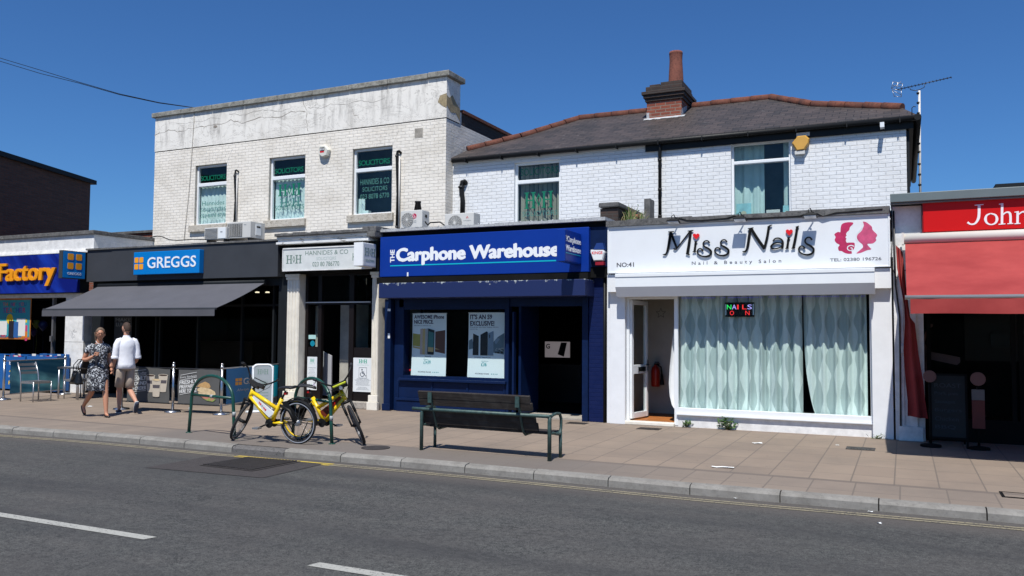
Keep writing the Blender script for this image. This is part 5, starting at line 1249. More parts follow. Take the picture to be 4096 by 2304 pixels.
# ---------------------------------------------------------------- nail salon
sM = thing('shop_unit', 'white fronted nail salon with long curtained window and open glazed door', 'shop', ((XB1+XM1)/2, FY, 0))
X4 = lambda x, y, Y=FY: W(*z4(x,y), Y).x
Z4 = lambda x, y, Y=FY: W(*z4(x,y), Y).z
zt0 = Z4(820,119,SG); zb0 = Z4(820,382,SG)
t = thing('shop_sign', 'white salon sign with raised black lettering, red hearts and crimson flower', 'sign', ((XB1+XM1)/2, SG, zb0))
sxl, sxr = X4(48,270,SG), X4(1598,230,SG)
M['sign_white'] = mat('white_sign_panel', (.78,.80,.815), .35, var=.03)
mb = MB(); mb.box(sxl, sxr, SG-.03, FY+.05, zb0, zt0); mb.build('panel', M['sign_white'], t)
mb = MB(); box_frame(mb, sxl-.01, sxr+.01, zb0-.02, zt0+.02, SG-.045, SG-.031, .026); mb.build('sign_frame', M['upvc'], t, bevel=.006)
mb = MB(); xj = X4(800,250,SG); mb.box(xj-.002, xj+.002, SG-.0315, SG-.03, zb0+.02, zt0-.03); mb.build('panel_joint', M['ac'], t)
z7 = crop(2580, 900, 2.5255); SY = SG-.03
def L7(x, y): q = W(*z7(x, y), SY-.02); return (q.x, q.z)
pl = FP(SY); up = 2576/2.5255/K; px7 = (L7(1000,200)[0]-L7(900,200)[0])/100
mb = MB(); dk = [0]
def st(pts, wd, sm=3):
    dk[0] += 1; w_ = [q*px7 for q in wd] if isinstance(wd, (list, tuple)) else wd*px7
    mb.stroke(pl, [L7(*p) for p in pts], w_, .015, .012+dk[0]*.00025, 0, sm)
# M
st([(190,302),(215,288),(232,240),(246,170),(258,72)], [14,16,26,28,26]); st([(180,300),(215,300)], 10); st([(235,70),(292,66)], 10)
st([(262,70),(285,140),(322,236)], [22,24,20]); st([(322,236),(380,160),(458,60)], [12,12,14]); st([(326,232),(305,246),(290,234)], [10,12,14])
st([(462,58),(448,170),(428,296)], [26,28,30]); st([(432,62),(488,54)], 10); st([(415,284),(452,300)], 12)
# i
def ii(cx, y0, y1, sl): st([(cx+sl,y0),(cx,y1)], [20,22]); st([(cx+sl-16,y0+2),(cx+sl+16,y0-4)], 8); st([(cx-18,y1+1),(cx+18,y1-3)], 8)
ii(500, 168, 270, 14)
S = [(652,182),(634,160),(604,164),(588,190),(600,216),(640,238),(668,266),(660,300),(620,318),(572,314),(536,290),(530,262),(548,240),(574,244),(584,264)]
def ss(dx, dy, kx=1, ky=1): st([(530+(x-530)*kx+dx, 240+(y-240)*ky+dy) for x, y in S], [16,12,12,14,16,20,20,20,18,15,14,13,12,14,20])
ss(0, 0); ss(176, -10)
M['gloss_black'] = mat('gloss_black_letters', (.006,.006,.006), .6, var=.03, spec=.15); mb.build('lettering', M['gloss_black'], t); mb = MB()
# N
st([(990,272),(1022,258),(1040,200),(1052,120),(1066,32)], [12,18,26,28,26]); st([(985,268),(1022,272)], 10); st([(1040,38),(1096,28)], 10)
st([(1072,34),(1130,130),(1208,240)], [26,30,28]); st([(1205,240),(1235,120),(1252,14)], [22,24,24]); st([(1245,22),(1262,8),(1284,0)], [16,14,6])
# a i l s
st([(1292,166),(1312,140),(1350,133),(1384,152),(1392,185),(1386,238)], [12,12,14,16,22,22]); st([(1388,190),(1340,178),(1295,192),(1274,222),(1296,240),(1345,234),(1386,214)], [10,12,16,20,14,12,10])
ii(1436, 128, 236, 16); st([(1540,16),(1522,120),(1498,234)], [22,24,24]); st([(1522,22),(1556,10)], 8); st([(1480,236),(1518,230)], 8)
ss(1024, -26, 1.08, 1.10)
mb.build('lettering', M['gloss_black'], t)
def heart(cx, cy, r):
    pts = []
    for i in range(26):
        a = 2*math.pi*i/26; x = 16*math.sin(a)**3; y = 13*math.cos(a)-5*math.cos(2*a)-2*math.cos(3*a)-math.cos(4*a); pts.append(L7(cx+x*r/16, cy-y*r/16))
    mb = MB(); mb.poly(pl, pts, .016, .015); mb.build('heart', M['heart'], t)
M['heart'] = mat('red_heart', (.75,.01,.01), .3, var=.02)
heart(518, 112, 34); heart(1458, 72, 36)
M['sign_print'] = mat('sign_print_grey', (.10,.10,.11), .5, var=.03)
mb = MB(); a0 = L7(470,400); a1 = L7(1375,352)
text(mb, 'Nail & Beauty Salon', pl, a0[0], a1[0], L7(900,402)[1], L7(900,356)[1], 0, .002, space=1.75, bold=.012)
text(mb, 'TEL: 02380 196726', pl, L7(1868,350)[0], L7(2388,340)[0], L7(2100,362)[1], L7(2100,330)[1], 0, .002, bold=.008)
text(mb, 'NO:41', pl, X4(93,357,SY), X4(187,357,SY), Z4(140,370,SY), Z4(140,345,SY), 0, .002, bold=.02)
mb.build('small_print', M['sign_print'], t)
# flower and profile
def P7(pts):
    P = [Vector(p) for p in pts]; n = len(P); o = []
    for i in range(n):
        a, b, c, d = P[i-1], P[i], P[(i+1) % n], P[(i+2) % n]
        for k in range(3): t_2 = k/3; q = .5*((2*b)+(c-a)*t_2+(2*a-5*b+4*c-d)*t_2**2+(3*b-a-3*c+d)*t_2**3); o.append(L7(q.x, q.y))
    return o
O7 = lambda pts: [L7(*p) for p in pts]
M['petal'] = mat('crimson_petals', (.50,.022,.10), .45, var=.35, vs=7); M['petal2'] = mat('pink_petals', (.60,.085,.19), .45, var=.3, vs=9)
mb = MB()
mb.poly(pl, P7([(2098,-8),(2070,20),(2062,50),(2040,70),(2030,92),(2036,104),(2024,122),(2034,136),(2028,150),(2036,176),(2060,176),(2110,178),(2118,200),(2110,240),(2085,262),(2090,285),(2060,290),(2020,282),(1985,262),(1958,258),(1950,225),(1965,200),(1932,180),(1915,150),(1925,120),(1912,92),(1950,68),(1972,72),(1975,30),(1985,-5),(2010,-22),(2055,-30),(2100,-26)]), 0, .0015, 0)
mb.poly(pl, P7([(2200,-35),(2235,-30),(2262,-10),(2290,15),(2300,50),(2345,98),(2330,130),(2335,155),(2300,185),(2245,190),(2270,225),(2285,245),(2240,255),(2180,280),(2135,285),(2175,250),(2200,225),(2195,195),(2160,165),(2140,130),(2148,95),(2185,60),(2205,20),(2208,-5)]), 0, .0015, 1)
mb.build('flower_logo', [M['petal'], M['petal2']], t)
mb = MB(); mb.stroke(pl, O7([(2110,215),(2085,205),(2052,215),(2045,240),(2068,258),(2092,250),(2090,232),(2075,230)]), 9*px7, .003, .001, 0, 3)
mb.stroke(pl, O7([(2200,-30),(2205,10),(2170,50),(2140,90),(2130,130),(2150,165)]), [3*px7,7*px7,10*px7,8*px7,6*px7,3*px7], .003, .001, 0, 3); mb.build('logo_line', M['sign_white'], t)
# coping strip
mb = MB(); n = 12
for i in range(n):
    a, b = XB1+.02+(XM1-XB1-.02)*i/n, XB1+.02+(XM1-XB1-.02)*(i+1)/n; mb.box(a, b-.002, SG-.075, FY+.4, zt0+.021, zt0+.125+random.uniform(-.008,.008))
mb.build('coping', M['coping_dark'], sM)
mb = MB(); mb.box(XB1, XM1, FY+.4, Y2, zt0-.05, zt0); mb.build('flat_roof', M['felt'], sM)
mb = MB(); mb.box(XB1+.02, XM1, SG+.0, FY+.3, Z4(820,500,FY), zb0-.035); mb.build('fascia_board', M['white'], sM)
# shutter box with angled underside
ya_ = SG-.19; za_, zb_2 = Z4(820,388,ya_), Z4(820,468,ya_); bx0, bx1 = X4(84,430,ya_), X4(1516,420,ya_); ztuck = Z4(820,515,SG)
zt_b = min(za_, zb0-.036)
mb = MB(); mb.loft([[Vector((x,ya_,zb_2)), Vector((x,ya_,zt_b)), Vector((x,SG-.001,zt_b)), Vector((x,SG-.001,zb_2-.17)), Vector((x,SG-.10,zb_2-.17))] for x in (bx0, bx1)], smooth=False); mb.build('shutter_box', M['upvc'], sM, fixn=True)
mb = MB(); mb.box(bx0, bx1, ya_-.012, ya_-.001, zt_b-.06, zt_b-.012); mb.build('shutter_trim', M['upvc'], sM)
# piers
wpx = X4(145,800), X4(1500,800)
def pier_l():
    mb = MB(); mb.box(XB1+.03, wpx[0], FY-.08, FY+.35, 0, zb0-.04); mb.box(XB1-.04, XB1+.029, FY-.04, FY+.35, 0, zt0); return mb.build('pier', M['white_dirty' if 0 else 'white'], sM, bevel=.006)
pier_l()
mb = MB(); xq = X4(1548,1000); mb.box(wpx[1], xq+.18, FY-.08, FY+.35, 0, zb0-.04); mb.build('pier', M['white'], sM, bevel=.006)
mb = MB(); p = W(*z4(78,480), FY-.1); mb.tube([(p.x, FY-.08, p.z), (p.x, FY-.17, p.z), (p.x, FY-.17, p.z-.08)], .012, 6); mb.build('shutter_bracket', M['dark_metal'], sM)
# door frame + window frame
wy = FY+.05; dx0, dx1 = X4(150,800,wy), X4(415,800,wy); gx0, gx1 = X4(433,800,wy), X4(1490,800,wy)
ztop = Z4(820,520,wy); zdo = Z4(280,548,wy); zbr0, zbr1 = Z4(950,1255,wy), Z4(950,1218,wy)
zbr0, zbr1 = .235, .33
mb = MB(); mb.box(dx0-.0, dx0+.05, wy-.03, wy+.05, .06, ztop); mb.box(dx1-.01, gx0, wy-.035, wy+.05, .02, ztop); mb.box(dx0+.05, dx1-.01, wy-.03, wy+.05, zdo-.0, zdo+.06); mb.box(gx1, wpx[1], wy-.03, wy+.05, zbr1, ztop)
mb.box(gx0, wpx[1], wy-.045, wy+.06, zbr0, zbr1); mb.box(gx0-.02, wpx[1]+.0, wy-.08, wy+.02, zbr0-.03, zbr0-.001)
mb.build('window_frame', M['upvc'], sM, bevel=.006)
mb = MB(); mb.box(dx0, wpx[1], wy-.02, wy+.08, ztop+.001, ztop+.14); mb.build('shutter_slot', M['black'], sM)
mb = MB(); mb.box(dx1-.005, wpx[1]+.001, wy-.025, wy+.15, 0, zbr0-.031); mb.build('plinth', M['white_dirty'], sM)
mb = MB(); mb.box(gx0+.001, gx1-.001, wy+.0, wy+.006, zbr1, ztop); mb.build('shop_window', M['shop_glass'], sM)
# open door leaf, hinged left and swung in
hx, hy = dx0+.055, wy+.02; e = W(*z4(258,1190), wy+.62); dvec = Vector((X4(258,900,wy+.64)-hx, .62, 0)); L_ = dvec.length; dvec = dvec.normalized()
Md = Matrix.Translation((hx, hy, 0)) @ Matrix(((dvec.x,-dvec.y,0,0),(dvec.y,dvec.x,0,0),(0,0,1,0),(0,0,0,1)))
zd0, zd1 = .09, zdo-.01
mb = MB(); fw = .07
for (a, b, c, d_) in ((0,fw,zd0,zd1),(L_-fw,L_,zd0,zd1),(fw,L_-fw,zd0,zd0+.10),(fw,L_-fw,zd1-.08,zd1),(fw,L_-fw,.88,1.04)): mb.box(a, b, -.03, .03, c, d_, 0, Md)
dr = mb.build('door', M['upvc'], sM, bevel=.004)
mb = MB(); mb.box(fw, L_-fw, -.004, .004, zd0+.1, .88, 0, Md); mb.box(fw, L_-fw, -.004, .004, 1.04, zd1-.08, 0, Md); mb.build('pane', M['shop_glass'], dr)
mb = MB(); mb.box(.22, .5, -.045, -.031, .92, 1.0, 0, Md); mb.box(L_-.065, L_-.03, -.05, -.031, .90, 1.12, 0, Md); mb.box(L_-.16, L_-.04, -.075, -.055, 1.03, 1.05, 0, Md); mb.build('handle', M['steel'], dr)
# salon interior
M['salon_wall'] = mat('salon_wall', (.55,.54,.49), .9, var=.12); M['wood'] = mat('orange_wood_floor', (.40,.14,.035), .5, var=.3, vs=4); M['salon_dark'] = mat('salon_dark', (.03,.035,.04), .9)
mb = MB(); xi0, xi1 = dx0-.15, gx1+.25; yi = wy+3.2
mb.quad((xi0,wy+.2,.06),(xi0,yi,.06),(xi0,yi,2.7),(xi0,wy+.2,2.7)); mb.quad((xi0,wy+1.5,.06),(dx1-.25,wy+1.5,.06),(dx1-.25,wy+1.5,2.7),(xi0,wy+1.5,2.7))
mb.build('interior_wall', M['salon_wall'], sM)
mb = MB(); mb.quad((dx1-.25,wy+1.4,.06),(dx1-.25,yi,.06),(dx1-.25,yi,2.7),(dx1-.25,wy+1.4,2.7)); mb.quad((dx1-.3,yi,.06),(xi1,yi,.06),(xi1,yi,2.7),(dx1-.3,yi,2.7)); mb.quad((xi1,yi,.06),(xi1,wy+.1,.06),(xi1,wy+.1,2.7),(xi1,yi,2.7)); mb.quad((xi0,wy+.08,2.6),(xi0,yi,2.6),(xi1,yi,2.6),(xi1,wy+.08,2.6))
mb.build('interior_shadow_wall', M['salon_dark'], sM)  # deeper walls and ceiling coloured near black in place of shade
mb = MB(); mb.quad((xi0,wy+.06,.062),(xi1,wy+.06,.062),(xi1,yi,.062),(xi0,yi,.062)); mb.build('interior_floor', M['wood'], sM)
mb = MB(); mb.box(dx0-.02, dx1+.0, wy-.12, wy+.06, .0, .06); mb.build('door_step', M['cream'], sM, bevel=.01)
# star ornament on wall
mb = MB(); p = W(*z4(335,625), wy+1.48); pts = []
for i in range(10): a = R(90+36*i); r_ = .10 if i % 2 == 0 else .045; pts.append((p.x+r_*math.cos(a), p.z+r_*math.sin(a)))
pl_ = FP(wy+1.495)
for i in range(10): mb.stroke(pl_, [pts[i], pts[(i+1) % 10]], .008, .001+.0005*i, .002, 0, 0)
tag(mb.build('star_ornament', mat('wire_star', (.12,.12,.11), .5)), 'wire star ornament on the wall inside the salon doorway', 'ornament')
# fire extinguisher
p = W(*z4(303,965), wy+1.3); pe = (p.x, wy+1.35, 0); b0 = W(*z4(303,1030), wy+1.3).z; b1 = W(*z4(303,915), wy+1.3).z; r_ = .085
t = thing('fire_extinguisher', 'red fire extinguisher on the wall inside the open salon door', 'fire extinguisher', (pe[0], pe[1], b0))
mb = MB(); mb.lathe([(r_*.9,0),(r_,.02),(r_,b1-b0-.10),(r_*.8,b1-b0-.04),(r_*.35,b1-b0),(r_*.3,b1-b0+.02)], pe[0], pe[1], 18, cz=b0); mb.build('cylinder', mat('extinguisher_red', (.42,.02,.01), .35), t)
mb = MB(); mb.box(pe[0]-.02, pe[0]+.08, pe[1]-.02, pe[1]+.02, b1+.02, b1+.045); mb.box(pe[0]-.015, pe[0]+.07, pe[1]-.015, pe[1]+.015, b1+.06, b1+.075); mb.build('handle', M['black'], t)
mb = MB(); mb.tube([(pe[0]+.02,pe[1]-.02,b1+.03),(pe[0]+.12,pe[1]-.05,b1-.02),(pe[0]+.14,pe[1]-.06,b1-.15)], .014, 6); mb.lathe([(.02,0),(.045,-.2),(.045,-.21)], pe[0]+.14, pe[1]-.06, 12, cz=b1-.15); mb.build('hose', M['black'], t)
# curtains: wavy patterned voile in panels
def curtain_mat():
    t = NT('wavy_mint_curtain', .85); w_ = .105
    ph = t.math('MULTIPLY', t.math('SINE', t.math('ADD', t.math('MULTIPLY', t.z, 2*math.pi/.62), t.math('MULTIPLY', t.noise(1.3, detail=1), 4))), 1.05)
    f = t.math('SINE', t.math('ADD', t.math('MULTIPLY', t.x, math.pi/w_*1.0), t.math('MULTIPLY', t.noise(1.6, detail=2), 5.0)))
    v = t.rng(t.math('ADD', f, t.math('MULTIPLY', ph, .75)), -.05, .05)
    c = t.mix(v, (.68,.765,.74), (.42,.505,.495)); c = t.mix(t.rng(t.noise(9), .4, .7, 0, .15), c, (.3,.4,.4)); t.col(c)
    t.bump(t.noise(400, detail=1), .1, .001); return t.m
M['curtain'] = curtain_mat()
cy_ = wy+.13
def curtain(name, xa, xb, seed, label, lean=0.0, bot=None, amp=.034):
    rnd = random.Random(seed); nx, nz = max(24, int((xb-xa)/.016)), 22; vs = []; zt_, zb_ = ztop-.02, zbr1-.04
    ph = [rnd.uniform(0, 6.28) for _ in range(5)]
    for j in range(nz+1):
        s = j/nz; z = zt_+(zb_-zt_)*s
        for i in range(nx+1):
            q = i/nx; x = xa+(xb-xa)*q; x += lean*(s**3)*(1-q if lean > 0 else q) * 1.0
            am = .55+.75*abs(math.sin(x*1.9+ph[2]))*(.6+.5*s); y = cy_ + amp*am*math.sin(2*math.pi*x/.19+ph[0]+1.6*math.sin(x*2.3+ph[1])+.5*s) + amp*.45*math.sin(2*math.pi*x/.093+ph[2]+s) + .012*math.sin(s*5+x*4+ph[3])
            zz_ = z
            if j >= nz-2: y += -.07*(j-nz+3)/3*(.5+.5*math.sin(x*7+ph[4])); zz_ = max(z, zb_)+.02*abs(math.sin(x*15+ph[4]))*(j-nz+3)/3
            vs.append((x, y, zz_))
    w_ = nx+1; mb = MB(); mb.add(vs, [(j*w_+i, j*w_+i+1, (j+1)*w_+i+1, (j+1)*w_+i) for j in range(nz) for i in range(nx)], 0, True)
    tag(mb.build(name, M['curtain']), label, 'curtain', 'mint curtains in the salon window')
cxs = lambda x: X4(x, 900, cy_)
curtain('curtain', cxs(437), cxs(662), 1, 'leftmost pale mint wavy patterned curtain beside the salon door')
curtain('curtain', cxs(660), cxs(925), 2, 'pale mint curtain panel hanging behind and right of the lit nails sign')
curtain('curtain', cxs(920), cxs(1118), 3, 'pale mint curtain panel just left of the dark gap')
curtain('curtain', cxs(1124), cxs(1475), 4, 'rightmost pale mint curtain, right of the dark gap, sweeping at its foot', lean=.17)
# white net edge by the door
mb = MB(); q = [W(*z4(x,y), wy+.16) for x, y in ((412,700),(400,800),(388,920),(383,1010),(388,1080),(400,1130),(412,1150))]
vs = []; 
for p in q: vs += [(p.x, wy+.12, p.z), (p.x+.03, wy+.2, p.z), (q[0].x+.06, wy+.16, p.z)]
mb.add(vs, [(i*3+k, i*3+k+1, (i+1)*3+k+1, (i+1)*3+k) for i in range(6) for k in (0,1)], 0, True); tag(mb.build('curtain', M['white']), 'white curtain edge bulging out beside the open salon door', 'curtain')
# LED sign + string of lights
a = rect(wy+.05, *z4(690,565), *z4(852,645)); t = thing('led_sign', 'small black lit sign reading NAILS ON hanging in the curtained window', 'sign', ((a[0]+a[1])/2, wy+.05, a[2]))
mb = MB(); mb.box(a[0], a[1], wy+.045, wy+.07, a[2], a[3]); mb.build('panel', M['black'], t, bevel=.005)
mb = MB(); mb.box(a[0]+.005, a[0]+.025, wy+.037, wy+.0445, a[2]+.03, a[3]-.03); mb.box(a[1]-.025, a[1]-.005, wy+.037, wy+.0445, a[2]+.03, a[3]-.03); mb.tube([(a[0]+.05, wy+.055, a[3]), (a[0]+.05, wy+.055, ztop)], .003, 4); mb.tube([(a[1]-.05, wy+.055, a[3]), (a[1]-.05, wy+.055, ztop)], .003, 4); mb.build('mount', M['alu'], t)
pl = FP(wy+.0435); LC = {}
for nm, cc in (('green',(.03,.9,.15)),('violet',(.45,.4,1)),('red',(1,.03,.03)),('blue',(.12,.12,1))): LC[nm] = mat('led_'+nm, (.02,.02,.02), .5, var=0, emis=cc, es=1.1)
h_ = a[3]-a[2]; ww = a[1]-a[0]
for i, (ch, c_) in enumerate((('N','green'),('A','violet'),('I','red'),('L','red'),('S','violet'))):
    x = a[0]+ww*(.07+.175*i); mb = MB(); text(mb, ch, pl, x, x+ww*(.15 if ch != 'I' else .05), a[2]+h_*.52, a[2]+h_*.84, 0, .003, bold=.0); mb.build('led_letter', LC[c_], t)
for ch, x in (('O',.17),('N',.70)): mb = MB(); text(mb, ch, pl, a[0]+ww*x, a[0]+ww*(x+.14), a[2]+h_*.12, a[2]+h_*.42, 0, .003); mb.build('led_letter', LC['red'], t)
mb = MB(); x = gx0+.05; pl = FP(wy+.10); rnd = random.Random(1)
while x < gx1-.05:
    if rnd.random() < .85: mb.box(x, x+.012, wy+.05, wy+.055, ztop-.055, ztop-.047)
    x += .035
tag(mb.build('string_lights', mat('led_string', (.02,.02,.05), .5, var=0, emis=(.12,.1,1), es=.8)), 'row of tiny violet lights along the top of the salon window', 'string lights')
# ---------- weeds at the plinth
def leaf_mat():
    t = NT('weed_leaf', .6); t.col(t.mix(t.rng(t.noise(14), .3, .7), (.03,.085,.012), (.085,.17,.03))); return t.m
M['leaf'] = leaf_mat(); M['dry'] = mat('dry_grass', (.30,.26,.13), .8, var=.3); M['stem'] = mat('weed_stem', (.09,.12,.03), .7)
def weed(cx, cy, cz, w_, h_, n, label, seed, m_='leaf', grass=False):
    rnd = random.Random(seed); t = thing('weed', label, 'plant', (cx, cy, cz)); mb = MB(); sb = MB()
    for i in range(n):
        a = rnd.uniform(0, 6.28); e = rnd.uniform(.2, 1.35); r_ = rnd.uniform(.35, 1)
        tip = Vector((cx+math.cos(a)*math.cos(e)*w_/2*r_*1.2, cy+math.sin(a)*math.cos(e)*w_/2*r_*.7-.02, cz+.02+math.sin(e)*h_*r_))
        sb.tube([(cx+rnd.uniform(-.03,.03), cy, cz), tip], .0025, 4)
        k = 1 if grass else 5
        for j in range(k):
            b = tip + Vector((rnd.uniform(-.03,.03), rnd.uniform(-.03,.03), rnd.uniform(-.03,.02))); d = Vector((math.cos(a)+rnd.uniform(-.8,.8), math.sin(a)+rnd.uniform(-.8,.8), rnd.uniform(-.3,.9))).normalized(); sd = d.cross(Vector((rnd.uniform(-1,1),rnd.uniform(-1,1),1))).normalized(); l = rnd.uniform(.03,.06); w2 = l*.28
            if grass: l *= 2.2; w2 = .005
            mb.add([b-d*.0, b+d*l*.45+sd*w2, b+d*l+Vector((0,0,-.006)), b+d*l*.45-sd*w2], [(0,1,2,3)])
    mb.build('leaves', M[m_], t); sb.build('stems', M['stem'], t)
g = G(1737, 1071); weed(g.x, FY-.02, 0, .16, .10, 14, 'smaller weed at the foot of the white salon plinth by the door', 1)
g = G(1830, 1082); weed(g.x, FY-.04, 0, .28, .21, 40, 'larger leafy green weed at the foot of the long salon plinth', 2)
g = G(2210, 1108); weed(X4(1530,1330,FY-.1), FY-.12, 0, .3, .05, 20, 'thin flat grass tuft at the foot of the right salon pier', 3, grass=True)

# ---------------------------------------------------------------- butcher
z5 = crop(3500, 300, .9056)
sJ = thing('shop_unit', 'butcher shop with bright red sign and deep dark front under a red awning', 'shop', (XM1+2, FY, 0))
BY = SG-.02
X5 = lambda x, y, Y=BY: W(*z5(x,y), Y).x
Z5 = lambda x, y, Y=BY: W(*z5(x,y), Y).z
zr1, zr0 = Z5(350,447), Z5(350,563); rx0 = X5(175,520); XR = 8.0
mb = MB(); mb.box(rx0-.015, XR, BY-.02, FY+.2, zr0-.012, zr1+.02); mb.build('fascia', mat('red_frame', (.30,.01,.01), .4), sJ)
t = thing('shop_sign', 'bright red sign panel with pale serif John lettering', 'sign', (rx0+1, BY, zr0)); M['red_sign'] = mat('bright_red_sign', (.56,.004,.004), .45, var=.04, spec=.25)
mb = MB(); mb.box(rx0, XR-.05, BY-.05, BY-.021, zr0, zr1); mb.build('panel', M['red_sign'], t)
JD = lambda x, y: (W(x, y, BY-.05).x, W(x, y, BY-.05).z)
zJ = crop(0, 0, 1/K*1.0); ppm = JD(2500,540)[0]-JD(2400,540)[0]; ppm /= 100; pl = FP(BY-.0505); mb = MB(); dk = [0]
def sj(pts, wd, sm=3): dk[0] += 1; mb.stroke(pl, [JD(*p) for p in pts], [q*ppm for q in wd] if isinstance(wd, list) else wd*ppm, .0, .003+dk[0]*.0003, 0, sm)
sj([(2463,517),(2463,535),(2461,550),(2453,562),(2442,564),(2434,559)], [7,7,7,5,4,6]); sj([(2452,516.5),(2474,514.5)], 2.5)
sj([(2492,537),(2482,542),(2479,552),(2483,561),(2493,565),(2504,561),(2508,551),(2504,541),(2492,537)], [3,5,7,5,3,5,7,5,3])
sj([(2521,513),(2520.5,563)], 6); sj([(2513,514),(2524,512)], 2.5); sj([(2512,564.5),(2529,563)], 2.5); sj([(2522,541),(2532,534),(2541,538),(2542,562)], [3,4,6,6]); sj([(2534,563),(2549,562)], 2.5)
sj([(2560,533),(2559.5,562)], 6); sj([(2552,534),(2563,532)], 2.5); sj([(2552,563),(2567,562)], 2.5); sj([(2562,540),(2572,533),(2580,537),(2581,561)], [3,4,6,6])
text(mb, "'s Butchers", pl, JD(2600,540)[0], JD(2600,540)[0]+2.2, zr0+.12, zr1-.06, 0, .003)
mb.build('lettering', M['white_l'], t)
M['grey_green'] = mat('grey_green_trim', (.13,.17,.175), .5, var=.1)
cz0_, cz1_ = Z5(300,450,BY-.1), Z5(300,418,BY-.1); cxl = X5(55,450,BY-.1)
mb = MB(); mb.box(cxl, XR, BY-.14, FY+.5, cz0_, cz1_); mb.box(cxl, XR, BY-.10, BY-.02, cz0_-.03, cz0_-.001); mb.build('roof_trim', M['grey_green'], sJ, bevel=.008)
mb = MB(); q = W(*z3(1720,1105), 15.0); mb.box(XM1+.1, XR, FY+.9, FY+1.3, cz0_, W(2450, 483, 15.4).z); mb.box(1.4, XR, 15.6, 16.2, cz0_, W(2500, 468, 15.8).z); mb.build('roof_upstand', M['slate_dark'], sJ)
mb = MB(); mb.box(XM1, XR, FY+.5, 22, cz0_-.1, cz0_); mb.build('flat_roof', M['felt'], sJ)
# white pilaster (painted, stained)
pxl, pxr = X5(65,600), X5(172,560)
mb = MB(); mb.box(XM1+.03, rx0-.02, FY-.10, FY+.3, 0, cz0_-.031)
mb.box(XM1+.10, XM1+.16, FY-.125, FY-.101, 0, zr0-.2); mb.box(XM1+.24, XM1+.34, FY-.14, FY-.101, 0, zr0-.2); mb.box(XM1+.07, rx0-.05, FY-.16, FY-.141, 0, .22); mb.build('pilaster', M['white_dirty'], sJ, bevel=.006)
mb = MB(); mb.tube([(XM1+.05, FY-.13, cz0_-.1), (XM1+.06, FY-.13, 2.4), (XM1+.11, FY-.14, 1.9), (XM1+.10, FY-.14, .1)], .014, 6); mb.tube([(XM1+.0, FY-.13, cz0_-.1), (XM1+.03, FY-.15, 3.2), (XM1+.0, FY-.13, 2.7), (XM1+.08, FY-.15, 2.5), (XM1+.2, FY-.13, 2.62), (XM1+.34, FY-.13, 2.58)], .008, 6)
mb.build('cable', M['dark_metal'], sJ)
mb = MB(); mb.box(XM1+.12, XM1+.24, FY-.15, FY-.1255, 1.33, 1.46); mb.build('junction_box', M['ac'], sJ, bevel=.006)
# cavernous shop front
mb = MB(); mb.box(rx0-.02, XR, FY-.05, FY+.0, zr0-.3, zr0-.012); mb.build('head_beam', M['void'], sJ)
gl = FY+.15; mb = MB()
for x in (rx0+.02, rx0+1.15, rx0+1.25, rx0+2.8): mb.box(x, x+.06, gl-.03, gl+.03, .0, zr0-.3)
mb.box(rx0, XR, gl-.029, gl+.029, .0, .35); mb.build('window_frame', M['void'], sJ)
mb = MB(); mb.box(rx0+.08, rx0+1.15, gl-.003, gl+.003, .35, zr0-.3); mb.box(rx0+1.31, rx0+2.8, gl-.003, gl+.003, .35, zr0-.3); mb.build('shop_window', M['shop_glass'], sJ)
room(sJ, rx0-.05, XR, FY+4.5, zr0, FY+.2)
mb = MB(); mb.box(XR-.05, XR, FY, 22, 0, cz0_-.05); mb.build('party_wall', M['cream_brick'], sJ)
# awning
M['awn_red'] = (lambda t: (t.col(t.mix(t.rng(t.noise(1.4, detail=7), .35, .7), (.28,.027,.025), (.39,.052,.046))), t.bump(t.noise(300, detail=2), .15, .002), t.m)[-1])(NT('faded_red_canvas', .9))
ax0, ax1 = .02, 6.5; zr_a = Z5(320,588,BY); yb_ = 11.48; zbar = W(2400, 747, yb_).z; zv0 = W(2400, 789, yb_).z
t = awning('faded red canvas awning steeply pulled out over the butcher front', ax0+.02, ax1, BY-.02, zr_a-.05, yb_+.02, zbar+.01, zv0, M['awn_red'])
mb = MB(); mb.tube([(X5(97,590,BY), BY-.06, zr_a), (ax1, BY-.06, zr_a)], .082, 16); mb.box(X5(97,590,BY), X5(97,590,BY)+.03, BY-.15, BY-.001, zr_a-.09, zr_a+.09); mb.build('roller_cover', mat('cream_metal', (.72,.69,.62), .4, var=.06), t)
mb = MB(); mb.tube([(ax0-.0, yb_, zbar), (ax1, yb_, zbar)], .026, 12); mb.build('front_bar', mat('old_aluminium', (.50,.48,.45), .4, .6), t)
mb = MB(); nx = 30; vs = []
for j in range(4):
    for i in range(nx+1): vs.append((ax0+.06+(ax1-ax0-.06)*i/nx, yb_-.02+.006*math.sin(i*1.7+j), zbar-.02+(zv0-zbar+.02)*j/3+(.004*math.sin(i*.9) if j == 3 else 0)))
mb.add(vs, [(j*(nx+1)+i, j*(nx+1)+i+1, (j+1)*(nx+1)+i+1, (j+1)*(nx+1)+i) for j in range(3) for i in range(nx)], 0, True); mb.build('valance', M['awn_red'], t)
mb = MB()
for yy0 in (0.02,): mb.tube([(ax0+.25, BY-.05, zr_a-.25), (ax0+.35, 12.6, zr_a-.75), (ax0+.1, yb_+.02, zbar)], .018, 6)
mb.build('arm', M['dark_metal'], t)
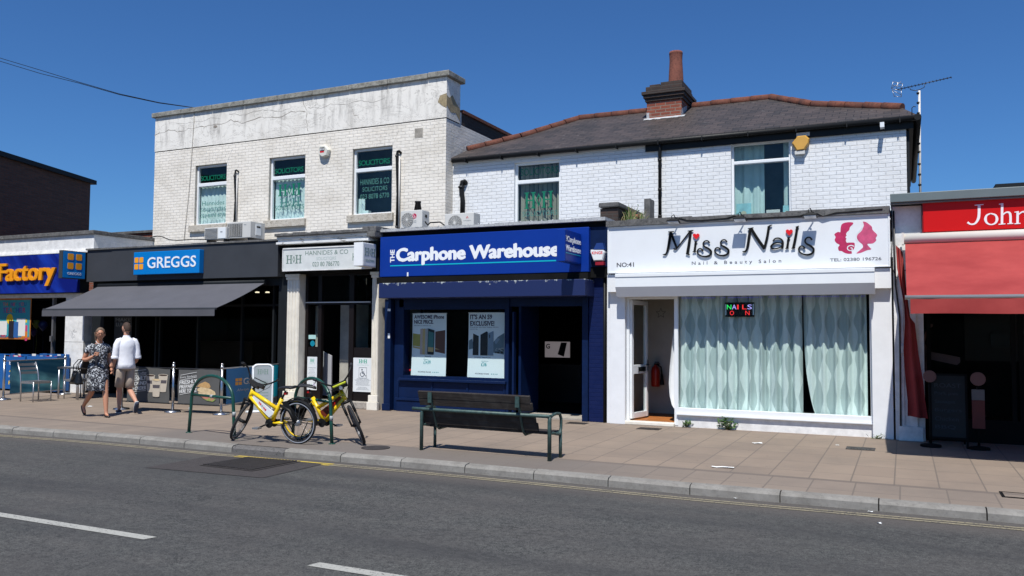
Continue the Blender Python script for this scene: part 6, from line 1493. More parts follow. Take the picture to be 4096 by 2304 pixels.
# red side curtain hanging by the pilaster
Yc_ = FY-.35; q = [((75,615),(100,640)),((80,700),(112,760)),((105,830),(128,880)),((108,900),(145,900)),((103,1000),(158,1010)),((110,1100),(175,1110)),((118,1180),(182,1180)),((118,1235),(192,1247))]
rows = []
for (a, b) in q:
    pa_, pb_ = W(*z5(*a), Yc_), W(*z5(*b), Yc_); row = []
    for i in range(9): s = i/8; row.append(Vector((pa_.x*(1-s)+pb_.x*s, Yc_+.05*math.sin(s*9)+.06*s, pa_.z*(1-s)+pb_.z*s)))
    rows.append(row)
mb = MB(); mb.add([p for r_ in rows for p in r_], [(j*9+i, j*9+i+1, (j+1)*9+i+1, (j+1)*9+i) for j in range(len(rows)-1) for i in range(8)], 0, True); tag(mb.build('awning_side_curtain', M['awn_red']), 'rolled red canvas side curtain hanging against the white pilaster', 'curtain')
# things standing in the shade: chalkboard, two round signs on posts, tray
z8 = crop(3600, 1100, 2.0706)
Y8 = FY-.7; P8 = lambda x, y, Y=Y8: W(*z8(x,y), Y)
ab = [P8(200,900), P8(560,900), P8(590,1350), P8(190,1350)]
t = thing('chalkboard', 'dark free standing chalkboard with faint white writing in the butcher doorway', 'chalkboard', (P8(380,1000).x, Y8, 0))
x0_, x1_, zt_, = P8(235,900).x, P8(560,900).x, P8(380,820).z
def tilt(x, z, d=0): return Vector((x, Y8+z*.12-d, z))
mb = MB(); mb.poly(tilt, [(x0_+.03,.15),(x1_-.03,.15),(x1_-.03,zt_-.03),(x0_+.03,zt_-.03)], 0, .01); mb.build('board', M['black'], t)
mb = MB()
for r_ in ((x0_,x0_+.03,0,zt_),(x1_-.03,x1_,0,zt_),(x0_+.03,x1_-.03,zt_-.03,zt_),(x0_+.03,x1_-.03,.12,.15)): mb.poly(tilt, [(r_[0],r_[2]),(r_[1],r_[2]),(r_[1],r_[3]),(r_[0],r_[3])], 0, .02)
for x in (x0_+.02, x1_-.02): mb.tube([(x, Y8+zt_*.12+.02, zt_-.02), (x, Y8+zt_*.12+.4, .0)], .014, 6)
mb.build('frame', M['void'], t)
M['chalk'] = mat('chalk', (.035,.045,.055), .9)
for i, s_ in enumerate(('ROAST', 'Pork pies', 'Sausages', 'Burgers', 'Chicken', 'BBQ')): z = zt_-.14-i*.12; mb = MB(); text(mb, s_, tilt, x0_+.08, x1_-.08-.04*(i % 3), z-.06, z, .0105, .001); mb.build('chalk_writing', M['chalk'], t)
M['pink'] = mat('pinkish_disc', (.13,.055,.05), .6, var=.15)
for (x, y, r_, body, lb_) in ((245,838,58,False,'pink round disc post at left of the chalkboard under the red awning'), (643,860,65,True,'pink round disc on red and white post right of the chalkboard')):
    p = P8(x, y); rr = r_*(P8(700,860).x-P8(600,860).x)/100; t = thing('disc_post', lb_, 'post', (p.x, Y8, 0)); mb = MB()
    mb.lathe([(rr*.97,0),(rr,.01),(rr,.03),(rr*.97,.04)], 0, 0, 24, smooth=False, M=Matrix.Translation((p.x, Y8-.02, p.z)) @ Matrix.Rotation(R(90), 4, 'X')); mb.build('disc', M['pink'], t)
    mb = MB(); mb.tube([(p.x, Y8, 0), (p.x, Y8, p.z)], .018, 8); mb.lathe([(.14,0),(.14,.03),(.03,.05)], p.x, Y8, 16); mb.build('pole', M['void'], t)
    if body:
        mb = MB(); za, zb2, zc_ = P8(640,948).z, P8(640,1035).z, P8(640,1270).z; hw = .08; mb.box(p.x-hw, p.x+hw, Y8-.04, Y8+.04, zb2, za, 0); mb.build('white_sleeve', mat('sleeve_white', (.11,.10,.10), .6), t)
        mb = MB(); mb.box(p.x-hw, p.x+hw, Y8-.04, Y8+.04, zc_, zb2-.002, 0); mb.build('red_sleeve', mat('sleeve_red', (.09,.006,.004), .6), t)
t = thing('shelf', 'pale pink sloping shelf in the butcher window above the left disc', 'shelf', (P8(350,690).x, FY+.4, 1))
mb = MB(); mb.poly(FP(FY+.45), [(lambda p: (p.x,p.z))(P8(x,y,FY+.45)) for x, y in ((205,625),(490,680),(492,720),(465,742),(240,695),(205,665))], 0, .25); mb.build('board', mat('shelf_pink', (.10,.05,.045), .7, var=.2), t)
mb = MB(); mb.poly(FP(FY+.5), [(lambda p: (p.x,p.z))(P8(x,y,FY+.5)) for x, y in ((175,560),(240,405),(275,405),(270,430),(245,440),(205,560),(240,640),(240,800),(190,800))], 0, .04); mb.build('post', mat('shelf_post', (.12,.05,.045), .7, var=.2), t)
mb = MB(); q = P8(830,540,FY+1.2); mb.box(q.x-.13, q.x+.13, FY+1.2, FY+1.25, q.z-.1, q.z+.1); mb.box(q.x-.5, q.x+.9, FY+1.3, FY+1.32, 1.2, 2.4, 1); tag(mb.build('wall_menu', [M['black'], mat('brown_board', (.010,.007,.005), .8)]), 'dim brown board with small black panel inside the butcher shop', 'board')
# ================================================================== WALL-MOUNTED THINGS
# air conditioning units on the flat roofs
def ac_unit(u0, v0, u1, v1, Y, label, kind, depth=.32):
    a = rect(Y, u0, v0, u1, v1); x0, x1, z0, z1_ = a; w_ = x1-x0; h_ = z1_-z0
    t = thing('air_conditioner', label, 'air conditioner', ((x0+x1)/2, Y+depth/2, z0), group='air conditioning units on the flat roofs')
    mb = MB(); mb.box(x0, x1, Y, Y+depth, z0, z1_); mb.build('casing', M['ac'], t, bevel=.012)
    pl = FP(Y-.0005)
    if kind == 'panel':
        mb = MB(); xs_ = x0+w_*.6
        for i in range(9): z = z0+h_*(.06+.1*i); mb.prect(pl, x0+w_*.04, xs_, z, z+h_*.035, 0, .006)
        mb.build('grille', M['grille'], t); mb = MB(); mb.prect(pl, xs_+.03, x1-.02, z0+.02, z1_-.02, 0, .008); mb.build('front_panel', M['upvc'], t); mb = MB(); mb.prect(pl, xs_+.1, xs_+.17, z0+h_*.55, z0+h_*.65, .0085, .002); mb.build('badge', M['grey_ink'], t)
    elif kind == 'square':
        mb = MB(); mb.prect(pl, x0+.02, x0+w_*.66, z0+.03, z1_-.04, 0, .003); mb.build('fan_opening', M['grille'], t)
        mb = MB(); cx, cz = x0+w_*.36, (z0+z1_)/2
        for i in range(14): z = z0+.05+(h_-.10)*i/13; mb.prect(pl, x0+.02, x0+w_*.66, z-.003, z+.003, .008, .003)
        for i in range(7): x = x0+.03+(w_*.62-.0)*i/6.5; mb.prect(pl, x-.002, x+.002, z0+.04, z1_-.05, .0115, .003)
        mb.build('grille', M['ac'], t)
        mb = MB(); mb.disc(pl, cx+.05, cz, h_*.36, h_*.36, .0035, .002); mb.build('fan', M['black'], t)
        mb = MB(); mb.box(x0+w_*.72, x0+w_*.82, Y-.003, Y-.0005, z1_-.09, z1_-.07); mb.build('badge', M['grey_ink'], t)
        mb = MB(); pq = SP(x1+.0005); mb.prect(pq, Y+depth*.35, Y+depth*.7, z0+.08, z1_-.05, 0, .012); mb.build('side_handle', M['upvc'], t)
        mb = MB(); mb.prect(pq, Y+depth*.4, Y+depth*.65, z1_-.14, z1_-.1, .0125, .002); mb.build('side_slot', M['black'], t)
    else:
        r_ = h_*.40; cx, cz = x0+w_*(.32 if kind == 'lg' else .36), z0+h_*.47
        if kind != 'lg': r_ = h_*.42; cx = x0+w_*.36
        mb = MB(); mb.disc(pl, cx, cz, r_, r_, 0, .002, n=28); mb.build('fan_opening', M['grille'], t)
        mb = MB()
        for k in range(6): mb.ring(pl, cx, cz, r_*(.18+.15*k), r_*(.18+.15*k)+.007, .012, .003, n=24)
        for k in range(16 if kind == 'lg' else 22): a_ = 2*math.pi*k/(16 if kind == 'lg' else 22); mb.stroke(pl, [(cx+.02*math.cos(a_), cz+.02*math.sin(a_)), (cx+r_*math.cos(a_+.35), cz+r_*math.sin(a_+.35))], .006, .016+.0001*k, .003, 0, 0)
        mb.disc(pl, cx, cz, r_*.17, None, .02, .004); mb.build('grille', M['ac'], t)
        if kind == 'lg':
            mb = MB(); bx, bz = x0+w_*.64, z0+h_*.66; mb.disc(pl, bx, bz, h_*.15, None, 0, .002); mb.build('badge', mat('crimson_badge', (.45,.01,.06), .4), t)
            mb = MB(); mb.ring(pl, bx, bz, h_*.095, h_*.112, .0025, .001, n=16, a0=R(100), a1=R(360)); mb.prect(pl, bx-.004, bx+.004, bz-h_*.06, bz+h_*.06, .0025, .001); mb.prect(pl, bx-.002, bx+h_*.05, bz-h_*.06, bz-h_*.045, .004, .001); mb.build('badge_mark', M['white_l'], t)
            mb = MB(); text(mb, 'LG', pl, bx-h_*.12, bx+h_*.13, z0+h_*.28, z0+h_*.43, 0, .002, bold=.03); mb.build('lettering', M['grey_ink'], t)
            mb = MB(); pq = SP(x1+.0005); mb.prect(pq, Y+.12, Y+.2, z1_-.15, z1_-.09, 0, .004); mb.build('side_slot', M['black'], t)
        else:
            mb = MB(); bx, bz = x0+w_*.78, z1_-h_*.26
            for a_ in (90, 210, 330):
                c_, s_ = math.cos(R(a_)), math.sin(R(a_)); l = h_*.085; p = Vector((bx+c_*l*.55, bz+s_*l*.55)); tt = Vector((c_, s_))*l*.5; nn = Vector((-s_, c_))*l*.3
                mb.poly(pl, [tuple(p-tt), tuple(p-nn), tuple(p+tt), tuple(p+nn)], 0, .002)
            mb.build('badge', mat('red_diamonds', (.6,.01,.02), .4), t)
            mb = MB(); text(mb, 'MITSUBISHI', pl, bx-.09, bx+.09, bz-h_*.2, bz-h_*.15, 0, .002); mb.build('lettering', M['grey_ink'], t)
    mb = MB()
    for x in (x0+.06, x1-.1): mb.box(x, x+.05, Y+.02, Y+depth-.02, z0-.5, z0-.001)
    mb.build('foot', M['dark_metal'], t)
ac_unit(*z1(510,1258), *z1(678,1350), 15.1, 'low air conditioner with plain slatted front, left of the pair on the charcoal shop roof', 'panel')
ac_unit(*z1(682,1215), *z1(862,1340), 15.2, 'taller air conditioner with square fan grille, right of the pair on the charcoal shop roof', 'square', .5)
ac_unit(*z1(2008,1128), *z1(2172,1262), 15.0, 'air conditioner with round crimson badge beside the tall pipe', 'lg', .3)
ac_unit(*z2(52,1272), *z2(262,1405), 15.1, 'air conditioner with three red diamonds in front of the white wall', 'mitsu', .3)
# flue cap behind the crimson-badged unit
p = W(*z1(2140,1125), 15.5); mb = MB(); mb.lathe([(.05,-.6),(.05,0),(.085,.02),(.06,.17),(.07,.18),(.07,.21),(.0,.21)], p.x, p.y, 12, cz=p.z-.02); tag(mb.build('vent_cap', M['black']), 'small black vent cap standing behind the crimson badged air conditioner', 'vent')
# wall pipes for the units
def pipe(pts, Y, label, r=.022, wht=True, bow=0):
    P = [W(u, v, Y) for u, v in pts]; t = thing('service_pipe', label, 'pipe', tuple(P[-1]), group='service pipes feeding the air conditioners'); mb = MB()
    Q = [Vector((p.x, Y-.05, p.z)) for p in P]
    mb.tube([Q[0]+Vector((.06,.05,-.04)), Q[0]+Vector((.04,-.02,.0))] + Q, r, 8); mb.build('black_hose', M['black'], t)
    mb = MB()
    for i in (1, len(Q)-1): mb.tube([Q[i]+Vector((0,0,.03)), Q[i]-Vector((0,0,.01))], r*1.35, 8)
    mb.build('clip', M['dark_metal'], t)
    if wht: mb = MB(); mb.tube([Q[0]+Vector((.055,.0,-.12)), Q[-1]+Vector((.055,.0,0))], r*.62, 8); mb.build('grey_pipe', M['pipe_w'], t)
pipe([z1(760,825), z1(752,870), z1(758,1050), z1(750,1215)], Y1, 'black hose and grey pipe between the left and middle cream wall windows')
pipe([z1(1995,680), z1(1988,720), z1(1995,1000), z1(1988,1260)], Y1, 'tall black hose and pipe right of the right cream wall window', .03)
pipe([z2(190,1045), z2(180,1090), z2(190,1180), z2(188,1290)], Y2, 'thick black lagged hose on the white wall above the red diamond unit', .055, False)
# thin cable down the cream wall, cables on the roofs
P = [W(*z1(x,y), Y1-.025) for x, y in ((432,380),(430,450),(420,600),(410,750),(395,950),(370,1200),(355,1350))]
mb = MB(); mb.tube(P, .007, 5); tag(mb.build('cable', M['reveal']), 'thin grey cable slanting down the left of the cream wall', 'cable')
mb = MB(); mb.tube([W(*z1(x,y), 14.9) for x, y in ((2195,1215),(2215,1240),(2235,1222),(2310,1218),(2340,1240),(2350,1260))], .015, 6); tag(mb.build('cable', M['black']), 'black cable lying on the roof between the two badged air conditioners', 'cable')
mb = MB(); mb.tube([W(*z1(x,y), 14.6) for x, y in ((100,1335),(150,1325),(190,1330),(240,1352),(300,1358),(420,1350),(520,1352))], .012, 6); tag(mb.build('cable', M['black']), 'black cable running along the charcoal shop roof edge', 'cable')
# overhead wires to the parapet
for k, (v0, lb_, sg_) in enumerate(((146, 'upper overhead wire running from the left to the cream parapet', .25), (152, 'lower overhead wire running from the left to the cream parapet', .5))):
    e_ = Vector((W(489, 271, Y1).x, Y1-.1, W(489, 271, Y1).z)); 
    V = [(489,271),(400,258),(300,236),(200,207),(100,(176,182)[k]),(0,v0),(-200,v0-56),(-500,v0-130)]
    pts = []
    for i, (u, v) in enumerate(V):
        s = i/7; pts.append(W(u, v + (2.5*math.sin(math.pi*min(s,1)) if k else 0), Y1+.25 + 4*s))
    mb = MB(); mb.tube(pts, .011, 5); tag(mb.build('overhead_wire', M['black']), lb_, 'wire', 'overhead wires at the upper left')
# alarm boxes
def alarm(pts, Y, m_, label, d=.09, cap=None, extra=None):
    P = [W(u, v, Y) for u, v in pts]; cx = sum(p.x for p in P)/len(P); cz = sum(p.z for p in P)/len(P)
    t = thing('alarm_box', label, 'alarm box', (cx, Y, cz)); mb = MB(); n = len(P)
    R0 = [Vector((p.x, Y-.0, p.z)) for p in P]; R1 = [Vector((p.x, Y-d*.75, p.z)) for p in P]; R2 = [Vector((cx+(p.x-cx)*.86, Y-d, cz+(p.z-cz)*.86)) for p in P]
    mb.loft([R0, R1, R2], smooth=False); mb.build('casing', m_, t, fixn=True); return t, cx, cz, FP(Y-d-.0005)
t, cx, cz, pl = alarm([z1(1408,640),(z1(1450,636)),z1(1478,672),z1(1465,715),z1(1430,728),z1(1402,712),z1(1395,675)], Y1, mat('cream_alarm', (.70,.68,.60), .4), 'cream hexagonal alarm box on the cream wall between windows', .11)
mb = MB(); mb.prect(pl, cx-.075, cx+.06, cz-.0, cz+.09, 0, .003, 0); mb.prect(pl, cx-.07, cx+.05, cz-.035, cz-.005, 0, .003, 1)
for i in range(3): mb.prect(pl, cx-.06+i*.04, cx-.04+i*.04, cz+.02, cz+.07, .0035, .001, 2)
mb.build('label_panel', [M['black'], M['heart'], M['white_l']], t)
t, cx, cz, pl = alarm([z3(890,722),z3(950,716),z3(978,740),z3(972,775),z3(940,822),z3(885,830),z3(850,775)], Y2, mat('amber_alarm', (.66,.36,.07), .4), 'amber hexagonal alarm box under the gutter right of the upper window', .12)
mb = MB(); q = W(*z3(912,825), Y2); mb.box(q.x-.1, q.x+.08, Y2-.10, Y2-.002, q.z-.07, q.z-.005); q = W(*z3(930,700), Y2); mb.box(q.x-.12, q.x+.12, Y2-.06, Y2-.002, q.z-.05, q.z+.02); mb.build('base', M['ac'], t)
t, cx, cz, pl = alarm([zC(1200,208),zC(1274,208),zC(1278,222),zC(1268,268),zC(1216,270),zC(1198,222)], SG+.08, M['upvc'], 'white alarm box with red KINGS lettering beside the blue sign', .12)
mb = MB(); text(mb, 'KINGS', pl, cx-.10, cx+.10, cz+.0, cz+.05, 0, .003, bold=.01); mb.build('lettering', M['heart'], t)
q = rect(SG, *zC(1208,168), *zC(1270,206)); mb = MB(); mb.loft([[Vector((x,y,q[2]+.004)) for x, y in ((q[0],SG+.08),(q[1],SG+.08),(q[1]-.0,SG-.03),(q[0],SG-.03))], [Vector((x,y,q[3])) for x, y in ((q[0]+.04,SG+.08),(q[1]-.04,SG+.08),(q[1]-.05,SG+.0),(q[0]+.05,SG+.0))]], smooth=False); mb.build('strobe', mat('blue_lens', (.01,.035,.16), .3), t, fixn=True)
q = rect(SG, *zC(1218,272), *zC(1264,290)); mb = MB(); mb.box(q[0], q[1], SG-.02, SG+.08, q[2], q[3]); mb.build('red_base', mat('dark_red_lens', (.30,.01,.02), .3), t)
mb = MB(); q = rect(SG+.1, *zC(1185,80), *zC(1282,300)); mb.box(q[0], q[1], SG+.085, SG+.12, q[2], q[3]); mb.build('backboard', M['navy'], t)
# floodlights over the salon sign
for (x, y, lb_) in ((405,118,'leftmost of the three floodlights on arms above the salon sign'),(772,105,'middle floodlight on an arm above the salon sign'),(1160,86,'rightmost of the three floodlights on arms above the salon sign')):
    b = W(*z4(x+18,y-2), SG-.13); yo = SG-.22; p = W(*z4(x,y), yo)
    t = thing('floodlight', lb_, 'floodlight', tuple(b), group='floodlights above the salon sign'); mb = MB()
    mb.tube([(b.x, SG-.02, b.z+.03), (b.x, SG-.12, b.z+.05), (p.x, yo+.06, p.z+.05)], .011, 6); mb.tube([(p.x-.02, yo, p.z+.01), (p.x-.03, yo+.0, p.z+.09), (p.x+.0, yo+.02, p.z+.12), (p.x+.03, yo+.05, p.z+.05)], .008, 6)
    mb.build('arm', M['black'], t)
    mb = MB(); Mx = Matrix.Translation(p) @ Matrix.Rotation(R(-14), 4, 'X'); mb.box(-.105, .105, -.07, .07, -.02, .012, 0, Mx); mb.box(-.06, .06, -.05, .05, .0121, .035, 0, Mx); mb.build('housing', M['black'], t, bevel=.006)
    mb = MB(); mb.box(-.09, .09, -.06, .06, -.026, -.0205, 0, Mx); mb.build('lens', M['alu'], t)
mb = MB(); mb.tube([W(*z4(x,y), SG-.083) for x, y in ((412,112),(440,100),(480,112),(560,112),(700,100),(740,88),(770,92),(800,100),(900,98),(1100,88),(1150,72),(1200,74),(1230,90),(1300,70),(1560,50))], .008, 5); tag(mb.build('cable', M['black']), 'black cable looping along the coping above the salon sign', 'cable')
# party-wall stub with planting between the blue shop and the salon
t = thing('wall', 'dark weathered stub wall with stone cap between the blue and white shops', 'wall', (XB1, FY+.6, 3.3))
q0 = W(*z2(1192,1240), FY+.45); q1 = W(*z2(1320,1240), FY+.45); mb = MB(); mb.box(q0.x, q1.x, FY+.35, FY+1.9, 3.2, q0.z-.02); mb.build('masonry', M['soot_shade_brick'], t)
mb = MB(); mb.box(q0.x-.02, q1.x+.03, FY+.3, FY+.8, q0.z-.0, q0.z+.09); mb.box(q0.x-.02, q1.x+.03, FY+.81, FY+1.9, q0.z-.0, q0.z+.085); mb.build('cap', M['coping_dark'], t, bevel=.02)
q0 = rect(15.6, *z2(1497,1168), *z2(1540,1290)); mb = MB(); mb.box(q0[0], q0[1], 15.6, 15.9, 3.3, q0[3]); tag(mb.build('post', M['coping_dark']), 'short dark concrete post on the roof beside the downpipe', 'post')
q0 = rect(15.2, *z2(1412,1285), *z2(1470,1335)); t = thing('flower_pot', 'terracotta pot on the roof among the tall dry weeds', 'flower pot', ((q0[0]+q0[1])/2, 15.2, q0[2])); mb = MB(); rr = (q0[1]-q0[0])/2; hh = q0[3]-3.4; mb.lathe([(rr*.7,0),(rr*.95,hh*.8),(rr*1.05,hh*.8),(rr*1.05,hh),(rr*.9,hh),(rr*.85,hh*.85),(0,hh*.85)], (q0[0]+q0[1])/2, 15.2, 18, cz=3.4); mb.build('pot', M['pot'], t)
rnd = random.Random(11)
t = thing('weed', 'tall dry grass and weeds growing on the roof behind the stub wall', 'plant', (W(*z2(1400,1260), 15.1).x, 15.1, 3.6)); mb = MB(); m2b = MB()
for i in range(150):
    u = rnd.uniform(1270, 1500); b = W(*z2(u, 1270+rnd.uniform(0,40)), 15.1+rnd.uniform(-.3,.3)); b.z = 3.55; h_ = rnd.uniform(.16, .40)*(1-.4*abs(u-1390)/120)+.12; dx = rnd.uniform(-.16,.16); dy = rnd.uniform(-.1,.1)
    w2 = rnd.uniform(.004, .009); md = b+Vector((dx*.4,dy*.4,h_*.65)); tp = b+Vector((dx,dy,h_)); tgt = mb if rnd.random() < .6 else m2b
    tgt.add([b-Vector((w2,0,0)), b+Vector((w2,0,0)), md+Vector((w2,0,0)), tp, md-Vector((w2,0,0))], [(0,1,2,3,4)])
    if rnd.random() < .35:
        for k in range(3): p = b.lerp(tp, rnd.uniform(.4,1)); dd = Vector((rnd.uniform(-1,1),rnd.uniform(-1,1),rnd.uniform(0,.6)))*.05; m2b.add([p, p+dd*.5+Vector((0,0,.012)), p+dd, p+dd*.5-Vector((0,0,.012))], [(0,1,2,3)])
mb.build('dry_stems', M['dry'], t); m2b.build('leaves', M['leaf'], t)
# aerial
mxx = W(*z3(1768,740), 18.0).x; A0 = W(*z3(1770,385), 18.0)
t = thing('tv_aerial', 'tall television aerial on a banded pole against the sky at right', 'aerial', (mxx, 18.0, 3.7))
mb = MB(); mb.tube([(mxx, 18, 3.5), (A0.x, 18, A0.z)], .022, 8); mb.build('pole', M['pipe_w'], t)
for v in (410, 480, 555, 632, 704, 775, 836, 924, 1000, 1075): mb = MB(); p = W(*z3(1768,v), 18); mb.lathe([(.03,0),(.03,.035)], mxx, 18, 8, cz=p.z); mb.build('tape_band', M['black'], t)
z_ = lambda x, y: W(*z3(x,y), 18)
mb = MB(); mb.tube([z_(1610,378), z_(2005,288)], .008, 6); mb.tube([z_(1702,355), z_(1705,378), z_(1740,385), z_(1770,378), z_(1805,362), z_(1815,330)], .007, 6); mb.build('boom', M['dark_metal'], t)
mb = MB(); b0, b1 = z_(1640,372), z_(2000,289)
for i in range(15): p = b0.lerp(b1, i/14); l = .10-.04*i/14; mb.tube([p-Vector((.01,l,0)), p+Vector((.01,l,0))], .004, 4); mb.tube([p-Vector((.0,0,.02)), p+Vector((.0,0,.02))], .004, 4)
mb.build('director', M['dark_metal'], t)
mb = MB(); c = z_(1612,375)
for (ua, va, ub, vb) in ((1568,370,1640,318),(1580,320,1650,335),(1572,345,1648,358),(1568,370,1640,385),(1580,320,1568,370),(1615,326,1605,378),(1650,335,1640,385),(1570,380,1640,415),(1585,425,1640,430),(1575,385,1590,425),(1640,385,1640,430)): mb.tube([z_(ua,va), z_(ub,vb)], .006, 4)
mb.build('reflector', M['alu'], t)

# ================================================================== STREET FURNITURE
# ---------- bench (back towards the road)
bl, br = G(1060,1132), G(1382,1160); dv = (br-bl); Lb = dv.length; ang = math.atan2(dv.y, dv.x)
bench = thing('bench', 'weathered dark timber slat bench with green tubular steel frame, back to the road', 'bench', tuple(bl), ang)
def weathered():
    t = NT('weathered_timber', .8); g = t.noise(1, t.vec(t.math('MULTIPLY', t.x, 2), t.math('MULTIPLY', t.y, 40), t.math('MULTIPLY', t.z, 40)), 8, .7)
    c = t.mix(t.rng(g, .3, .7), (.009,.007,.006), (.036,.025,.020)); up_ = t.rng(t.noise(5), .5, .65); t.col(t.mix(t.math('MULTIPLY', up_, .6), c, (.060,.052,.045))); t.bump(g, .5, .01); return t.m
M['timber'] = weathered(); M['bench_green'] = mat('worn_green_steel', (.045,.085,.078), .5, .2, var=.45, vs=16)
hb_ = .56
for x in (0, Lb):
    mb = MB(); mb.tube([(x,0,0),(x,0,hb_-.06),(x,.012,hb_-.02),(x+(-.04 if x else .04),.02,hb_)], .026, 10); mb.build('leg', M['bench_green'], bench, local=True)
    s = 1 if x else -1; mb = MB()
    mb.tube([(x,0,hb_-.02),(x,.10,hb_+.01),(x,.20,hb_+.02),(x,.31,hb_+.01),(x,.36,hb_-.06),(x,.355,hb_-.18),(x,.32,hb_-.24),(x,.30,hb_-.255),(x,.10,hb_-.22),(x,0,hb_-.21)], .02, 10); mb.build('armrest', M['bench_green'], bench, local=True)
    mb = MB(); mb.tube([(x,.34,hb_-.22),(x,.34,0)], .022, 10); mb.build('leg', M['bench_green'], bench, local=True)
mb = MB(); mb.tube([(-.15,-.005,hb_+.0),(.0,0,hb_),(Lb,0,hb_),(Lb,.02,hb_)], .024, 10); mb.build('back_rail', M['bench_green'], bench, local=True)
mb = MB(); mb.tube([(0,.3,hb_-.235),(Lb,.3,hb_-.235)], .02, 8); mb.build('seat_rail', M['bench_green'], bench, local=True)
def slat(y, z, h_, th, tilt_, x0, x1):
    Mx = Matrix.Translation((0, y, z)) @ Matrix.Rotation(tilt_, 4, 'X'); mb = MB(); mb.box(x0, x1, -th/2, th/2, -h_/2, h_/2, 0, Mx); mb.build('slat', M['timber'], bench, local=True, bevel=.006)
for i, (y, z) in enumerate(((-.035,.762),(-.003,.668),(.055,.500),(.088,.408))): slat(y, z, .104, .040, R(17), .0-.03, Lb-.26+.02*i)
for i in range(4): slat(.15+.085*i, .335-.004*i, .08, .036, R(92), .06, Lb-.04)
for x in (.18, Lb-.42):
    mb = MB(); mb.tube([(x,-.06,.78),(x,-.03,.66),(x,.03,.50),(x,.10,.33),(x,.16,.29),(x,.42,.30)], .018, 6)
    mb.box(x-.03, x+.03, -.09, -.075, .66, .80, 0, Matrix.Rotation(0, 4, 'X')); mb.build('back_bracket', M['bench_green'], bench, local=True)

# ---------- cycle stands
def stand(L_, label):
    t = thing('cycle_stand', label, 'bicycle stand', group='green hooped cycle stands'); pts = []; H_, hs_ = .915, .50; r0 = L_/2
    pts.append((0,0,0)); pts.append((.03,0,hs_*.6)); pts.append((.05,0,hs_))
    for i in range(15): a = math.pi - math.pi*i/14; pts.append((L_/2+(r0-.055)*math.cos(a), 0, hs_+.06+(H_-hs_-.06)*math.sin(a)))
    pts += [(L_-.05,0,hs_), (L_-.03,0,hs_*.6), (L_,0,0)]
    mb = MB(); mb.tube(pts, .025, 12); mb.build('hoop', M['green_paint'], t, local=True)
    mb = MB(); mb.tube([(.06,0,.60),(L_-.06,0,.60)], .021, 10); mb.build('crossbar', M['green_paint'], t, local=True)
    for q in (((.026,0,.33),(.031,0,.40)), ((L_-.031,0,.33),(L_-.026,0,.40)), ((L_/2-.03,0,.60),(L_/2+.03,0,.60))):
        mb = MB(); mb.tube(q, .0265, 12); mb.build('band', M['band'], t, local=True)
    for x in (0, L_): mb = MB(); mb.lathe([(.05,0),(.05,.008),(.032,.012)], x, 0, 14); mb.build('foot_plate', M['green_paint'], t, local=True)
    return t
sa, sb_ = G(475,1088), G(590,1104); s1 = stand((sb_-sa).length, 'green hooped cycle stand standing empty left of the yellow bicycles'); s1.location = (sa.x, sa.y, 0); s1.rotation_euler.z = math.atan2(sb_.y-sa.y, sb_.x-sa.x)
sc_, sd_ = G(736,1098), G(835,1117); s2_ = stand((sd_-sc_).length, 'green hooped cycle stand with the two yellow bicycles leaning at it'); s2_.location = (sc_.x, sc_.y, 0); s2_.rotation_euler.z = math.atan2(sd_.y-sc_.y, sd_.x-sc_.x)

